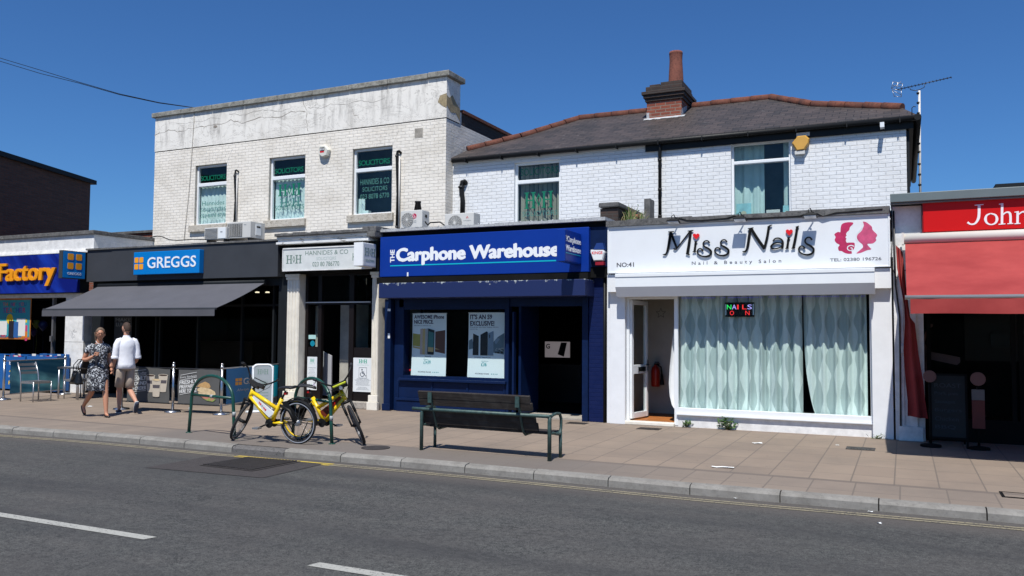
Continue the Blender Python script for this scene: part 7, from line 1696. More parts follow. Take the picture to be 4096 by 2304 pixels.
# ---------- bicycles
M['bike_yellow'] = mat('yellow_frame', (.84,.56,.005), .3, var=.03, coat=.4); M['tyre'] = mat('rubber', (.016,.016,.017), .8, var=.2); M['rim'] = mat('dark_rim', (.03,.03,.035), .4, .4)
M['reflex'] = mat('reflective_strip', (.34,.36,.40), .35, var=.05); M['hubm'] = mat('hub_metal', (.45,.46,.47), .3, .9); M['saddle'] = mat('black_saddle', (.014,.014,.016), .5); M['panel_w'] = mat('white_panel', (.78,.79,.80), .35, var=.02)
M['panel_r'] = mat('dark_red_panel', (.17,.03,.015), .3, var=.3, vs=5); M['lime'] = mat('lime_strip', (.42,.46,.02), .5); M['red_l'] = mat('red_rear_light', (.45,.01,.01), .25)
def make_bike(label, steer, panel_m, x_len=1.09, rear_yellow=False):
    t = thing('bicycle', label, 'bicycle', group='yellow hire bicycles at the cycle stands')
    r_ = .305
    Z = Vector((0,0,1)); hub_r = Vector((0,0,r_)); bb = Vector((.47,0,.285)); st_ = Vector((.27,0,.64)); h1 = Vector((.785,0,.755)); h0 = Vector((.845,0,.64)); hf = Vector((x_len,0,r_))
    def wheel(Mx, nm, front):
        mb = MB(); n = 40; prof = []
        for k in range(8): a = 2*math.pi*k/8; prof.append((r_-.021+.021*math.cos(a), .021*math.sin(a)))
        rings = [[Mx @ Vector((p*math.cos(2*math.pi*i/n), q, p*math.sin(2*math.pi*i/n))) for p, q in prof] for i in range(n)]
        vs = [p for g in rings for p in g]; fs = [(i*8+k, i*8+(k+1)%8, ((i+1)%n)*8+(k+1)%8, ((i+1)%n)*8+k) for i in range(n) for k in range(8)]
        mb.add(vs, fs, 0, True); w_ = mb.build(nm, M['tyre'], t, local=True, fixn=True)
        for s in (-1, 1):
            mb = MB()
            for i in range(n):
                a, b = 2*math.pi*i/n, 2*math.pi*(i+1)/n; y = s*.0225
                mb.add([Mx @ Vector((rr*math.cos(q), y, rr*math.sin(q))) for rr, q in ((r_-.030,a),(r_-.018,a),(r_-.018,b),(r_-.030,b))], [(0,1,2,3)])
            mb.build('reflective_band', M['reflex'], w_, local=True)
        mb = MB(); prof = [(r_-.045,-.014),(r_-.037,-.014),(r_-.037,.014),(r_-.045,.014)]
        vs = [Mx @ Vector((p*math.cos(2*math.pi*i/n), q, p*math.sin(2*math.pi*i/n))) for i in range(n) for p, q in prof]; mb.add(vs, [(i*4+k, i*4+(k+1)%4, ((i+1)%n)*4+(k+1)%4, ((i+1)%n)*4+k) for i in range(n) for k in range(4)])
        mb.build('rim', M['bike_yellow'] if (rear_yellow and not front) else M['rim'], w_, local=True, fixn=True)
        mb = MB()
        for i in range(18):
            a = 2*math.pi*i/18; b = a+(.35 if i % 2 else -.35); s = .03 if i % 4 < 2 else -.03
            mb.tube([Mx @ Vector((.03*math.cos(b), s, .03*math.sin(b))), Mx @ Vector(((r_-.042)*math.cos(a), 0, (r_-.042)*math.sin(a)))], .0014, 3, cap=False)
        mb.build('spokes', M['hubm'], w_, local=True)
        mb = MB(); mb.tube([Mx @ Vector((0,-.05,0)), Mx @ Vector((0,.05,0))], .032 if not front else .026, 12); mb.tube([Mx @ Vector((0,-.065,0)), Mx @ Vector((0,.065,0))], .01, 8)
        if not front: mb.tube([Mx @ Vector((0,-.035,0)), Mx @ Vector((0,.035,0))], .045, 14)
        mb.build('hub', M['hubm'] if not front else M['black'], w_, local=True)
    wheel(Matrix.Translation(hub_r), 'rear_wheel', False)
    # frame
    mb = MB(); mb.tube([h1+Vector((0.005,0,-.03)), st_.lerp(bb,.42)], .030, 10); mb.tube([h0+Vector((-.01,0,.02)), bb], .032, 10); mb.tube([st_, bb], .031, 10); mb.tube([h1+Vector((-.006,0,.012)), h0+Vector((.006,0,-.012))], .031, 12)
    for s in (-.055, .055): mb.tube([bb+Vector((0,s*.4,0)), Vector((.22,s,.30))], .015, 8)
    mb.tube([st_.lerp(bb,.32)+Vector((-.0,0,0)), st_.lerp(bb,.32)+Vector((-.09,0,.03))], .028, 8); fr = mb.build('frame', M['bike_yellow'], t, local=True)
    mb = MB()
    for s in (-.055, .055):
        mb.tube([Vector((.24,s,.30)), hub_r+Vector((0,s,0))], .011, 6); mb.tube([st_.lerp(bb,.25)+Vector((-.04,s*.5,0)), Vector((.10,s,.48)), hub_r+Vector((0,s,0))], [.024,.024,.014], 8)
    mb.build('rear_stay', M['black'], t, local=True)
    mb = MB(); mb.box(.10, .28, -.06, -.055, .0, .0001); P = [h1+Vector((-.03,0,-.075)), h0+Vector((-.045,0,-.0)), bb+Vector((.03,0,.075)), st_.lerp(bb,.50)+Vector((.025,0,-.03))]
    mb = MB()
    for s in (-1, 1):
        q = [p+Vector((0, s*.017, 0)) for p in P]; mb.add(q, [(0,1,2,3) if s < 0 else (3,2,1,0)])
    q = [p+Vector((0,-.017,0)) for p in P]+[p+Vector((0,.017,0)) for p in P]; mb.add(q, [(0,4,5,1),(1,5,6,2),(2,6,7,3),(3,7,4,0)])
    pn = mb.build('side_panel', panel_m, t, local=True, fixn=True)
    mid = (P[0]+P[1]+P[2]+P[3])/4; ax = (P[2]-P[1]).normalized()
    for s in (1, -1):
        U = -ax*s*-1 if s > 0 else ax*-1; U = (ax if s > 0 else -ax); Vv = Vector((U.z*-1, 0, U.x)) if False else Vector((0,s*1.0,0)).cross(U)
        pl = Pl(mid+Vector((0, s*.0175, 0)), U, Vv)
        mb = MB(); text(mb, 'THE', pl, -.085, -.025, -.014, .014, 0, .0015, bold=.04); text(mb, 'HUB', pl, .028, .092, -.014, .014, 0, .0015, bold=.04); mb.build('lettering', M['heart'], pn, local=True)
        mb = MB(); mb.ring(pl, 0, 0, .008, .017, 0, .0015, n=14); mb.build('crest', M['grey_ink'], pn, local=True)
    # seat post, saddle, rear light
    mb = MB(); sp_ = st_+(st_-bb).normalized()*.13; mb.tube([st_, sp_], .015, 8); mb.build('seat_post', M['black'], t, local=True)
    mb = MB(); rings = []
    for i in range(9):
        s = i/8; x = .055+.27*s; w_ = .075*(1-s)**.8+.018; z = .805+.015*math.sin(s*3.1)-.02*s+(.012 if i == 0 else 0)
        rings.append([Vector((x, w_*math.cos(a), z+.022*math.sin(a)-.006*(math.cos(a)**2))) for a in [2*math.pi*k/12 for k in range(12)]])
    mb.loft(rings); mb.build('saddle', M['saddle'], t, local=True, fixn=True)
    mb = MB(); mb.box(sp_.x-.03, sp_.x+.01, -.022, .022, .70, .745); mb.build('rear_light', M['red_l'], t, local=True, bevel=.006)
    # mudguard + skirt
    mb = MB(); n = 14
    for (y0, y1) in ((-.032,.032),):
        vs = []
        for i in range(n+1): a = R(-5+160*i/n); 
        for i in range(n+1):
            a = R(20+165*i/n); rr = r_+.022
            for q in (-.034,-.018,.018,.034): vs.append((rr*math.cos(a)-(.01 if abs(q) > .03 else 0)*math.cos(a), q, r_+(rr-(.012 if abs(q) > .03 else 0))*math.sin(a)))
        mb.add(vs, [(i*4+k, i*4+k+1, (i+1)*4+k+1, (i+1)*4+k) for i in range(n) for k in range(3)], 0, True)
    mb.build('rear_mudguard', M['black'], t, local=True)
    mb = MB(); pts = [(.25,.60),(.16,.62),(.02,.47),(-.02,.33),(.05,.30),(.12,.44)]
    for s in (-1, 1): mb.add([Vector((x, s*.048, z)) for x, z in pts], [tuple(range(6)) if s < 0 else tuple(reversed(range(6)))])
    mb.build('chain_guard', M['black'], t, local=True)
    # cranks, pedals, chain
    mb = MB(); mb.tube([bb+Vector((0,-.06,0)), bb+Vector((0,.06,0))], .05, 16); mb.tube([bb+Vector((0,-.065,0)), bb+Vector((0,-.06,0))], .066, 24); mb.tube([bb+Vector((0,.05,0)), bb+Vector((0,.055,0))], .066, 24)
    mb.tube([bb+Vector((0,-.05,.045)), hub_r+Vector((0,-.05,.03))], .006, 4); mb.tube([bb+Vector((0,-.05,-.045)), hub_r+Vector((0,-.05,-.03))], .006, 4); mb.build('drive_unit', M['black'], t, local=True)
    for s, dx, dz in ((-1,-.145,.05),(1,.15,-.06)):
        e_ = bb+Vector((dx, s*.09, dz)); mb = MB(); mb.tube([bb+Vector((0,s*.075,0)), e_], .012, 8); c_ = mb.build('crank', M['black'], t, local=True)
        mb = MB(); mb.box(e_.x-.05, e_.x+.05, min(e_.y,e_.y+s*.09), max(e_.y,e_.y+s*.09), e_.z-.012, e_.z+.012); mb.build('pedal', M['alu'], c_, local=True)
    mb = MB(); mb.tube([Vector((.22,-.07,.28)), Vector((.16,-.2,.0))], .008, 6); mb.build('kick_stand', M['black'], t, local=True)
    # front assembly rotated about the steering axis
    ax_ = (h1-h0).normalized(); Rot = Matrix.Translation(h0) @ Matrix.Rotation(steer, 4, ax_) @ Matrix.Translation(-h0)
    wheel(Rot @ Matrix.Translation(hf), 'front_wheel', True)
    mb = MB(); cr = h0+(h0-h1).normalized()*.045
    mb.tube([Rot @ (cr+Vector((0,-.075,0))), Rot @ (cr+Vector((0,.075,0)))], .022, 8)
    for s in (-.065, .065):
        a = cr+Vector((0,s,.0)); b = a.lerp(hf+Vector((0,s,0)), .5); mb.tube([Rot @ a, Rot @ b], .02, 8); mb.tube([Rot @ b, Rot @ (hf+Vector((0,s,0)))], .014, 8)
    mb.build('fork', M['black'], t, local=True)
    mb = MB(); n = 10; vs = []
    for i in range(n+1):
        a = R(35+110*i/n); rr = r_+.022
        for q in (-.032,-.017,.017,.032): vs.append(Rot @ Vector((hf.x+rr*math.cos(a), q, hf.z+rr*math.sin(a))))
    mb.add(vs, [(i*4+k, i*4+k+1, (i+1)*4+k+1, (i+1)*4+k) for i in range(n) for k in range(3)], 0, True); pass
    top = h1+ax_*.10; bar = [(-.12,.29,1.03),(-.02,.27,1.035),(.055,.235,1.02),(.075,.17,.95),(.05,.09,.885),(.03,.0,.87),(.05,-.09,.885),(.075,-.17,.95),(.055,-.235,1.02),(-.02,-.27,1.035),(-.12,-.29,1.03)]
    bp_ = [Rot @ Vector((top.x+x, y, z+.0)) for x, y, z in bar]
    mb = MB(); mb.tube(bp_, .0125, 8); mb.tube([Rot @ h1, Rot @ top], .018, 8); hbar = mb.build('handlebar', M['black'], t, local=True)
    for i, j in ((0,1),(10,9)):
        mb = MB(); mb.tube([bp_[i], bp_[i].lerp(bp_[j],.98)], .018, 10); mb.build('grip', M['saddle'], hbar, local=True)
        mb = MB(); q = bp_[j]+Vector((0,0,-.012)); mb.tube([q, q.lerp(bp_[i],.5)+Vector((0,0,-.04)), bp_[i]+Vector((0,0,-.045))], .006, 5); mb.build('brake_lever', M['black'], hbar, local=True)
    mb = MB()
    for x0_, x1_, y_, z0_, z1_ in ((.0,.16,.11,.83,.88),): mb.box(top.x+x0_, top.x+x1_, -y_, y_, z0_, z1_, 0, Rot)
    mb.box(top.x-.04, top.x+.12, -.05, .05, .80, .83, 0, Rot); mb.tube([Rot @ Vector((top.x+.14,-.10,.88)), Rot @ Vector((top.x+.2,-.11,.94)), Rot @ Vector((top.x+.2,.11,.94)), Rot @ Vector((top.x+.14,.10,.88))], .008, 6)
    mb.build('front_carrier', M['black'], t, local=True, bevel=.008)
    mb = MB(); mb.box(top.x+.10, top.x+.15, -.10, .10, .881, .895, 0, Rot)
    if rear_yellow: mb.build('carrier_strap', M['lime'], t, local=True)
    mb = MB(); mb.tube([Rot @ Vector((top.x+.16,0,.85)), Rot @ Vector((top.x+.19,0,.85))], .025, 10); mb.build('front_light', M['reflex'], t, local=True)
    mb = MB()
    for s in (-1, 1): mb.tube([Rot @ Vector((top.x+.05, s*.2, .98)), Rot @ Vector((top.x+.17, s*.16, .90)), Rot @ Vector((top.x+.14, s*.05, .74)), h1.lerp(h0,.5)+Vector((.03,s*.02,0))], .004, 4)
    mb.tube([h0+Vector((.0,.03,.0)), bb+Vector((-.02,.03,.05))], .004, 4); mb.build('cable', M['black'], t, local=True)
    # settle the front wheel on the ground
    c_ = Rot @ hf; nrm = (Rot.to_3x3() @ Vector((0,1,0))); low = c_.z - r_*math.sqrt(max(0, 1-nrm.z**2)); cp = c_ ; pitch = math.atan2(low, cp.x)
    return t, pitch
def place_bike(t, pitch, rear, front, lean):
    yaw = math.atan2(front.y-rear.y, front.x-rear.x)
    t.rotation_mode = 'XYZ'
    Mx = Matrix.Translation((rear.x, rear.y, 0)) @ Matrix.Rotation(yaw, 4, 'Z') @ Matrix.Rotation(lean, 4, 'X') @ Matrix.Rotation(pitch, 4, 'Y')
    t.location = Mx.to_translation(); t.rotation_euler = Mx.to_euler('XYZ')
b1, p1_ = make_bike('yellow hire bicycle with white panel facing left, its front wheel turned sideways', R(-72), M['panel_w'])
place_bike(b1, p1_, G(751,1117), G(578,1105), R(-3))
b2, p2_ = make_bike('yellow hire bicycle with dark red panel facing right, half hidden behind the other', R(-50), M['panel_r'], rear_yellow=True)
place_bike(b2, p2_, G(752,1105), G(858,1113), R(4))

# ---------- cafe barriers
M['banner_grey'] = mat('grey_banner', (.085,.085,.082), .85, var=.1); M['banner_blue'] = None
def teal_mat():
    t = NT('teal_streak_banner', .7); n = t.noise(1, t.vec(t.math('MULTIPLY', t.math('ADD', t.x, t.math('MULTIPLY', t.z, -.9)), 2.6), t.math('MULTIPLY', t.z, .5), 0), 4, .5)
    t.col(t.mix(t.rng(n, .38, .66), (.03,.20,.30), (.28,.75,.80))); return t.m
M['teal'] = teal_mat()
def blue_teal():
    t = NT('blue_teal_banner', .7); n = t.noise(1.6); f = t.rng(t.math('ADD', t.y, t.math('MULTIPLY', n, .12)), BTY, BTY+.12); t.col(t.mix(f, (.03,.20,.42), (.01,.55,.66))); return t.m
posts = {}
def post(key, p, label):
    t = thing('barrier_post', label, 'barrier post', (p.x, p.y, 0), group='brushed steel cafe barrier posts')
    mb = MB(); mb.lathe([(.155,0),(.158,.008),(.15,.03),(.05,.045),(.035,.06)], 0, 0, 28); mb.build('base', M['steel'], t, local=True)
    mb = MB(); mb.lathe([(.026,.04),(.026,.90)], 0, 0, 16); mb.build('pole', M['steel'], t, local=True)
    mb = MB(); mb.lathe([(.032,.875),(.032,.925),(.018,.93),(.018,.945),(.026,.95),(.022,.972),(.0,.98)], 0, 0, 14); mb.build('finial', M['steel'], t, local=True); posts[key] = p
post('A', G(305,1030), 'steel barrier post right behind the walking man'); post('B', G(434,1037), 'steel barrier post between the coffee cup and sandwich banners')
post('C', G(556,1043), 'steel barrier post between the sandwich banner and the blue banner'); post('D', G(704,1016), 'steel barrier post at the cream pilaster, right end of the blue banner')
post('E', G(8,1006), 'steel barrier post at the far left edge of the photo'); post('F', G(161,992), 'steel barrier post beside the white pilaster and silver table')
def banner(ka, kb, m_, label, deco, ga=.13, gb=.13, zt_=.86, zb_=.17, sag=0.0):
    a, b = posts[ka], posts[kb]; d = (b-a); L_ = d.length; d.normalize(); t = thing('banner', label, 'banner', ((a.x+b.x)/2, (a.y+b.y)/2, 0), group='banners of the cafe barrier')
    nrm = d.cross(Vector((0,0,1))); pl0 = lambda x, y, dd=0: Vector((a.x, a.y, 0)) + d*x + Vector((0,0,y)) + nrm*(dd + .005*math.sin(x*7+y*3) + .0015*math.sin(x*19-y*5))
    mb = MB(); nx, nz = 26, 10; vs = []
    for j in range(nz+1):
        for i in range(nx+1): vs.append(pl0(ga+(L_-ga-gb)*i/nx + .008*math.sin(j*.9)*(1 if i in (0,nx) else 0), zb_+(zt_-zb_)*j/nz, 0))
    up_ = len(vs); vs += [v - nrm*.004 for v in vs]; w_ = nx+1; fs = [(j*w_+i, j*w_+i+1, (j+1)*w_+i+1, (j+1)*w_+i) for j in range(nz) for i in range(nx)]; fs += [tuple(up_+k for k in reversed(f)) for f in fs]
    mb.add(vs, fs, 0, True); mb.build('fabric', m_, t)
    for z in (zt_-.005, zb_+.0):
        mb = MB(); mb.tube([pl0(.03,z,-.004), pl0(ga,z,-.004), pl0(L_-gb,z,-.004), pl0(L_-.03,z,-.004)], [.009,.014,.014,.009], 8); mb.build('rail', M['dark_metal'] if m_ is M['banner_grey'] else M['alu'], t)
    deco(t, lambda x, y, dd=0: pl0(ga+(L_-ga-gb)*x, zb_+(zt_-zb_)*y, dd+.0035))
    return t
M['bread'] = mat('bread_print', (.50,.30,.12), .8, var=.25, vs=20); M['bread2'] = mat('bread_pale_print', (.62,.47,.27), .8, var=.25, vs=20); M['ham'] = mat('ham_print', (.48,.18,.13), .8); M['lettuce'] = mat('lettuce_print', (.25,.30,.08), .8, var=.3, vs=20)
M['cup'] = mat('cup_print', (.50,.44,.36), .8, var=.1); M['cup_dark'] = mat('coffee_print', (.05,.028,.02), .8); M['cup_band'] = mat('cup_band_print', (.08,.07,.08), .8); M['print_w'] = mat('white_print', (.62,.62,.60), .7, var=.04)
def slant(mb, body, pl, x0, x1, y0, y1, sk=.16, **k): text(mb, body, lambda x, y, d=0: pl(x, y+(x-x0)*sk, d), x0, x1, y0, y1, 0, .002, **k)
def decoA(t, pl):
    mb = MB(); slant(mb, 'Every Coffee', pl, .06, .46, .74, .82); slant(mb, 'FRESHLY', pl, .04, .46, .58, .70, bold=.03); slant(mb, 'GROUND', pl, .04, .46, .44, .55, bold=.03); slant(mb, 'TO ORDER', pl, .04, .46, .30, .41, bold=.03); slant(mb, 'for you', pl, .06, .25, .18, .23)
    for y in (.86, .70+.02, .26): mb.poly(pl, [(.05,y),(.45,y+.07),(.45,y+.083),(.05,y+.013)], 0, .002)
    mb.build('lettering', M['print_w'], t)
    for i, (cx, cy, s) in enumerate(((.56,.54,1),(.86,.56,1),(.71,.42,1.02))):
        mb = MB(); w1, w2, h_ = .105*s, .075*s, .46*s; d0 = .001+i*.004
        mb.poly(pl, [(cx-w2,cy-h_/2),(cx+w2,cy-h_/2),(cx+w1,cy+h_/2),(cx-w1,cy+h_/2)], d0, .001, 0); mb.disc(pl, cx, cy+h_/2, w1*1.08, .035, d0+.0012, .001, 0); mb.disc(pl, cx, cy+h_/2, w1*.9, .025, d0+.0024, .001, 1 if i != 2 else 3)
        mb.disc(pl, cx, cy-h_/2, w2, .02, d0+.0006, .0004, 0); mb.poly(pl, [(cx-w1*.72,cy+.0),(cx+w1*.72,cy+.0),(cx+w1*.78,cy+.09),(cx-w1*.78,cy+.09)], d0+.0012, .001, 2); mb.build('cup_picture', [M['cup'], M['cup_dark'], M['cup_band'], M['bread2']], t)
def decoB(t, pl):
    mb = MB(); slant(mb, 'Every Sandwich', pl, .05, .45, .70, .77); slant(mb, 'FRESHLY', pl, .04, .46, .54, .65, bold=.03); slant(mb, 'PREPARED', pl, .04, .46, .42, .52, bold=.03); slant(mb, 'HERE TODAY', pl, .04, .46, .30, .40, bold=.03)
    for y in (.80, .66, .255): mb.poly(pl, [(.05,y),(.45,y+.10),(.45,y+.113),(.05,y+.013)], 0, .002)
    mb.build('lettering', M['print_w'], t)
    mb = MB(); mb.poly(pl, [(.46,.50),(.52,.58),(.66,.65),(.76,.60),(.80,.50),(.76,.47),(.60,.48)], .001, .001, 0); mb.poly(pl, [(.47,.44),(.55,.49),(.78,.46),(.90,.38),(.92,.30),(.80,.26),(.62,.32),(.48,.38)], .0024, .001, 1)
    mb.poly(pl, [(.50,.28),(.62,.22),(.78,.20),(.94,.20),(.92,.27),(.80,.27),(.62,.32),(.50,.36)], .0036, .001, 1); mb.poly(pl, [(.60,.19),(.72,.12),(.86,.10),(.93,.17),(.80,.20)], .0048, .001, 3); mb.poly(pl, [(.52,.26),(.64,.18),(.84,.13),(.88,.19),(.66,.24)], .006, .001, 2)
    mb.build('sandwich_picture', [M['bread'], M['bread2'], M['ham'], M['lettuce']], t)
def decoC(t, pl):
    mb = MB(); 
    for i in (0, 1):
        for j in (0, 1): mb.prect(pl, .16+i*.062, .212+i*.062, .50+j*.105, .585+j*.105, 0, .002)
    mb.build('logo', M['tile_orange'], t); mb = MB(); text(mb, 'GREGGS', pl, .30, .86, .50, .68, 0, .002, bold=.01); text(mb, 'Always. Fresh. Tasty.', pl, .18, .80, .30, .40, 0, .002, shear=.2, bold=-.004); mb.build('lettering', M['print_w'], t)
banner('A', 'B', M['banner_grey'], 'dark grey banner with three coffee cups, partly behind the man', decoA, .14, .10); banner('B', 'C', M['banner_grey'], 'dark grey banner with sandwich picture, middle of the barrier', decoB, .12, .05)
BTY = posts['C'].y*.42+posts['D'].y*.58
banner('C', 'D', blue_teal(), 'blue banner fading to turquoise behind the white pavement sign', decoC, .16, .12, .88, .17); banner('E', 'F', M['teal'], 'teal streaked banner behind the silver chair at far left', lambda t, pl: None, .16, .05, .88, .12)
# ---------- A-board
al, ar = G(634,1038), G(684,1037); d = (ar-al); Lw = d.length; an = math.atan2(d.y, d.x)
t = thing('pavement_sign', 'white framed pavement sign with green crest behind the yellow bicycle', 'pavement sign', (al.x, al.y, 0), an)
def rr_path(w_, h_, r_): 
    pts = [(0,0),(0,h_-r_)]
    for i in range(6): a = R(180-90*i/5); pts.append((r_+r_*math.cos(a), h_-r_+r_*math.sin(a)))
    for i in range(6): a = R(90-90*i/5); pts.append((w_-r_+r_*math.cos(a), h_-r_+r_*math.sin(a)))
    return pts+[(w_,0)]
pth = rr_path(Lw, .93, .09)
mb = MB(); mb.tube([(x, z*.12, z) for x, z in pth] + [(0,0,.0)], .022, 10); mb.build('frame', M['upvc'], t, local=True)
mb = MB(); mb.tube([(-.12,-.05,.02),(Lw*.75,-.05,.02)], .025, 8); mb.tube([(0,.35,.02),(Lw,.35,.02)], .022, 8); mb.tube([(0,.35,.02),(0,.12,.9)], .018, 8); mb.tube([(Lw,.35,.02),(Lw,.12,.9)], .018, 8); mb.build('foot', M['upvc'], t, local=True)
pl = Pl((0,-.012,0), (1,0,0), (0,.12,1)); mb = MB(); mb.poly(pl, [(x*.94+Lw*.03, z*.98) for x, z in pth], 0, .006); mb.build('board', mat('sign_board_grey', (.30,.33,.34), .5, var=.08), t, local=True)
mb = MB(); HH(mb, pl, Lw*.5, .80, Lw*.5, .09, 0, .0065); text(mb, 'OPEN', pl, Lw*.35, Lw*.75, .52, .62, .0065, .001)
for i in range(4): mb.prect(pl, Lw*.2, Lw*.8, .2+i*.06, .212+i*.06, .0065, .001)
mb.build('print', M['sage'], t, local=True)
# ---------- cafe chairs and table
def cafe_chair(label):
    t = thing('cafe_chair', label, 'chair', group='aluminium cafe chairs'); s_ = M['alu']
    for x, y in ((0,0),(0,.42),(.44,0),(.44,.42)):
        mb = MB()
        if x: mb.tube([(x,y,0),(x,y,.44)], .014, 8)
        else: mb.tube([(x+.02,y,0),(x+.01,y,.44),(x-.02,y,.62),(x-.12,y,.86)], .015, 8)
        mb.build('leg', s_, t, local=True)
    mb = MB(); mb.box(-.0, .44, -.012, .012, .40, .44); mb.box(0, .44, .408, .432, .40, .44); mb.box(-.01, .01, .0, .42, .40, .43); mb.box(.43, .45, .0, .42, .40, .43); mb.build('seat_frame', s_, t, local=True)
    for i in range(6): mb = MB(); x = .03+.07*i; mb.box(x, x+.045, .0, .42, .441, .455); mb.build('slat', s_, t, local=True)
    for i in range(3): mb = MB(); z = .60+.09*i; mb.box(-.05-.04*i, -.035-.04*i, .0, .42, z, z+.055); mb.build('back_slat', s_, t, local=True)
    return t
c1 = cafe_chair('silver slatted cafe chair facing right in front of the teal banner'); p = G(50,1010); c1.location = (p.x, p.y, 0); c1.rotation_euler.z = R(0)
c2 = copy_tree(c1); p = G(214,1004); c2.location = (p.x-.05, p.y+.25, 0); c2.rotation_euler.z = R(180); c2['label'] = 'silver cafe chair facing left, behind the woman with the handbag'
mb = MB(); mb.box(-.155, -.06, -.0, .42, .58, .86); 
mb = MB(); mb.add([(-.055,0,.58),(-.055,.42,.58),(-.135,.42,.87),(-.135,0,.87),(-.075,0,.58),(-.075,.42,.58),(-.155,.42,.87),(-.155,0,.87)], [(0,1,2,3),(7,6,5,4),(0,3,7,4),(1,5,6,2),(3,2,6,7),(0,4,5,1)]); mb.build('back_panel', M['dark_metal'], c2, local=True, fixn=True)
ta = G(143,1003); t = thing('cafe_table', 'square steel topped cafe table between the two silver chairs', 'table', (ta.x+.35, ta.y+.35, 0))
mb = MB(); mb.box(-.36, .36, -.36, .36, .715, .735); mb.box(-.37, .37, -.37, .37, .70, .7149); mb.build('table_top', M['steel'], t, local=True, bevel=.008)
for x in (-.33, .33):
    for y in (-.33, .33): mb = MB(); mb.tube([(x,y,0),(x,y,.70)], .02, 8); mb.build('leg', M['alu'], t, local=True)
# ================================================================== PEOPLE
def skin(chains, sub=2):
    """chains: list of lists of (pos, rx, ry); a repeated position joins chains into one body"""
    vs = []; rs = []; es = []; idx = {}
    for ch in chains:
        last = None
        for p, rx, ry in ch:
            key = tuple(round(q, 4) for q in p)
            if key not in idx: idx[key] = len(vs); vs.append(Vector(p)); rs.append((rx, ry))
            i = idx[key]
            if last is not None and last != i: es.append((last, i))
            last = i
    me = bpy.data.meshes.new('skel'); me.from_pydata(vs, es, []); o = bpy.data.objects.new('skel', me); C.objects.link(o)
    md = o.modifiers.new('skin', 'SKIN'); md.use_smooth_shade = True; md.branch_smoothing = .6
    if not me.skin_vertices: 
        bm = bmesh.new(); bm.from_mesh(me); bm.verts.layers.skin.verify(); bm.to_mesh(me); bm.free()
    for i, r_ in enumerate(rs): me.skin_vertices[0].data[i].radius = r_; me.skin_vertices[0].data[i].use_root = (i == 0)
    sb = o.modifiers.new('sub', 'SUBSURF'); sb.levels = sub; sb.render_levels = sub
    dg = bpy.context.evaluated_depsgraph_get(); dg.update(); ev = bpy.data.meshes.new_from_object(o.evaluated_get(dg))
    out = [v.co.copy() for v in ev.vertices], [tuple(p.vertices) for p in ev.polygons]
    C.objects.unlink(o); bpy.data.objects.remove(o); bpy.data.meshes.remove(me); bpy.data.meshes.remove(ev); return out
def head_mesh(mb, Mx, sx=.094, sy=.074, sz=.118, skin_i=0, eye_i=1, mouth_i=2, jaw=.72):
    n, mm = 28, 22; vs = []
    for j in range(mm+1):
        ph = math.pi*j/mm; z = math.cos(ph); r_ = math.sin(ph)
        for i in range(n):
            a = 2*math.pi*i/n; x, y = r_*math.cos(a), r_*math.sin(a)
            k = 1 if z > -.1 else 1-(1-jaw)*min(1, (-z-.1)/.8)
            fx = k if x < 0 else (k*.5+.5)
            X, Y_, Z_ = x*sx*fx, y*sy*k, z*sz
            if x > .55 and abs(y) < .16 and -.32 < z < .12: X += .022*(1-abs(y)/.16)*(1-(z+.32)/.44)**.8      # nose
            if x > .6 and .17 < abs(y) < .5 and .02 < z < .2: X -= .006                                        # eye sockets
            if x > .7 and abs(y) < .28 and -.52 < z < -.38: X += .004                                          # lips
            if x > .5 and z < -.72: X += .008
            vs.append(Mx @ Vector((X, Y_, Z_)))
    b = len(mb.v)
    for j in range(mm):
        for i in range(n):
            k = (i+1) % n; a = 2*math.pi*(i+.5)/n; ph = math.pi*(j+.5)/mm; x, y, z = math.sin(ph)*math.cos(a), math.sin(ph)*math.sin(a), math.cos(ph); mi = skin_i
            if x > .72 and .22 < abs(y) < .46 and .03 < z < .15: mi = eye_i
            if x > .8 and abs(y) < .24 and -.49 < z < -.38: mi = mouth_i
            mb.f.append([b+j*n+i, b+j*n+k, b+(j+1)*n+k, b+(j+1)*n+i][::-1]); mb.m.append(mi); mb.sm.append(True)
    mb.v += [tuple(v) for v in vs]
    for s in (-1, 1):     # ears
        q, f = [], []
        mb.lathe([(.0,-.012),(.016,-.01),(.022,0),(.016,.008),(.008,.004)], 0, 0, 12, skin_i, M=Mx @ Matrix.Translation((-.005, s*sy*.98, .0)) @ Matrix.Rotation(R(90*s), 4, 'X') @ Matrix.Diagonal((.8,1.4,1,1)))
def hair_shell(mb, Mx, sx, sy, sz, test, grow=1.09, extra=None):
    n, mm = 32, 26; vs = []; keep = {}
    for j in range(mm+1):
        ph = math.pi*j/mm; z = math.cos(ph); r_ = math.sin(ph)
        for i in range(n):
            a = 2*math.pi*i/n; x, y = r_*math.cos(a), r_*math.sin(a); g = grow*(1+.012*math.sin(a*9+j)); vs.append(Mx @ Vector((x*sx*g-.006, y*sy*g, z*sz*g)))
    fs = []
    for j in range(mm):
        for i in range(n):
            k = (i+1) % n; a = 2*math.pi*(i+.5)/n; ph = math.pi*(j+.5)/mm
            if test(math.sin(ph)*math.cos(a), math.sin(ph)*math.sin(a), math.cos(ph)): fs.append((j*n+i, (j+1)*n+i, (j+1)*n+k, j*n+k))
    mb.add(vs, fs, 0, True)
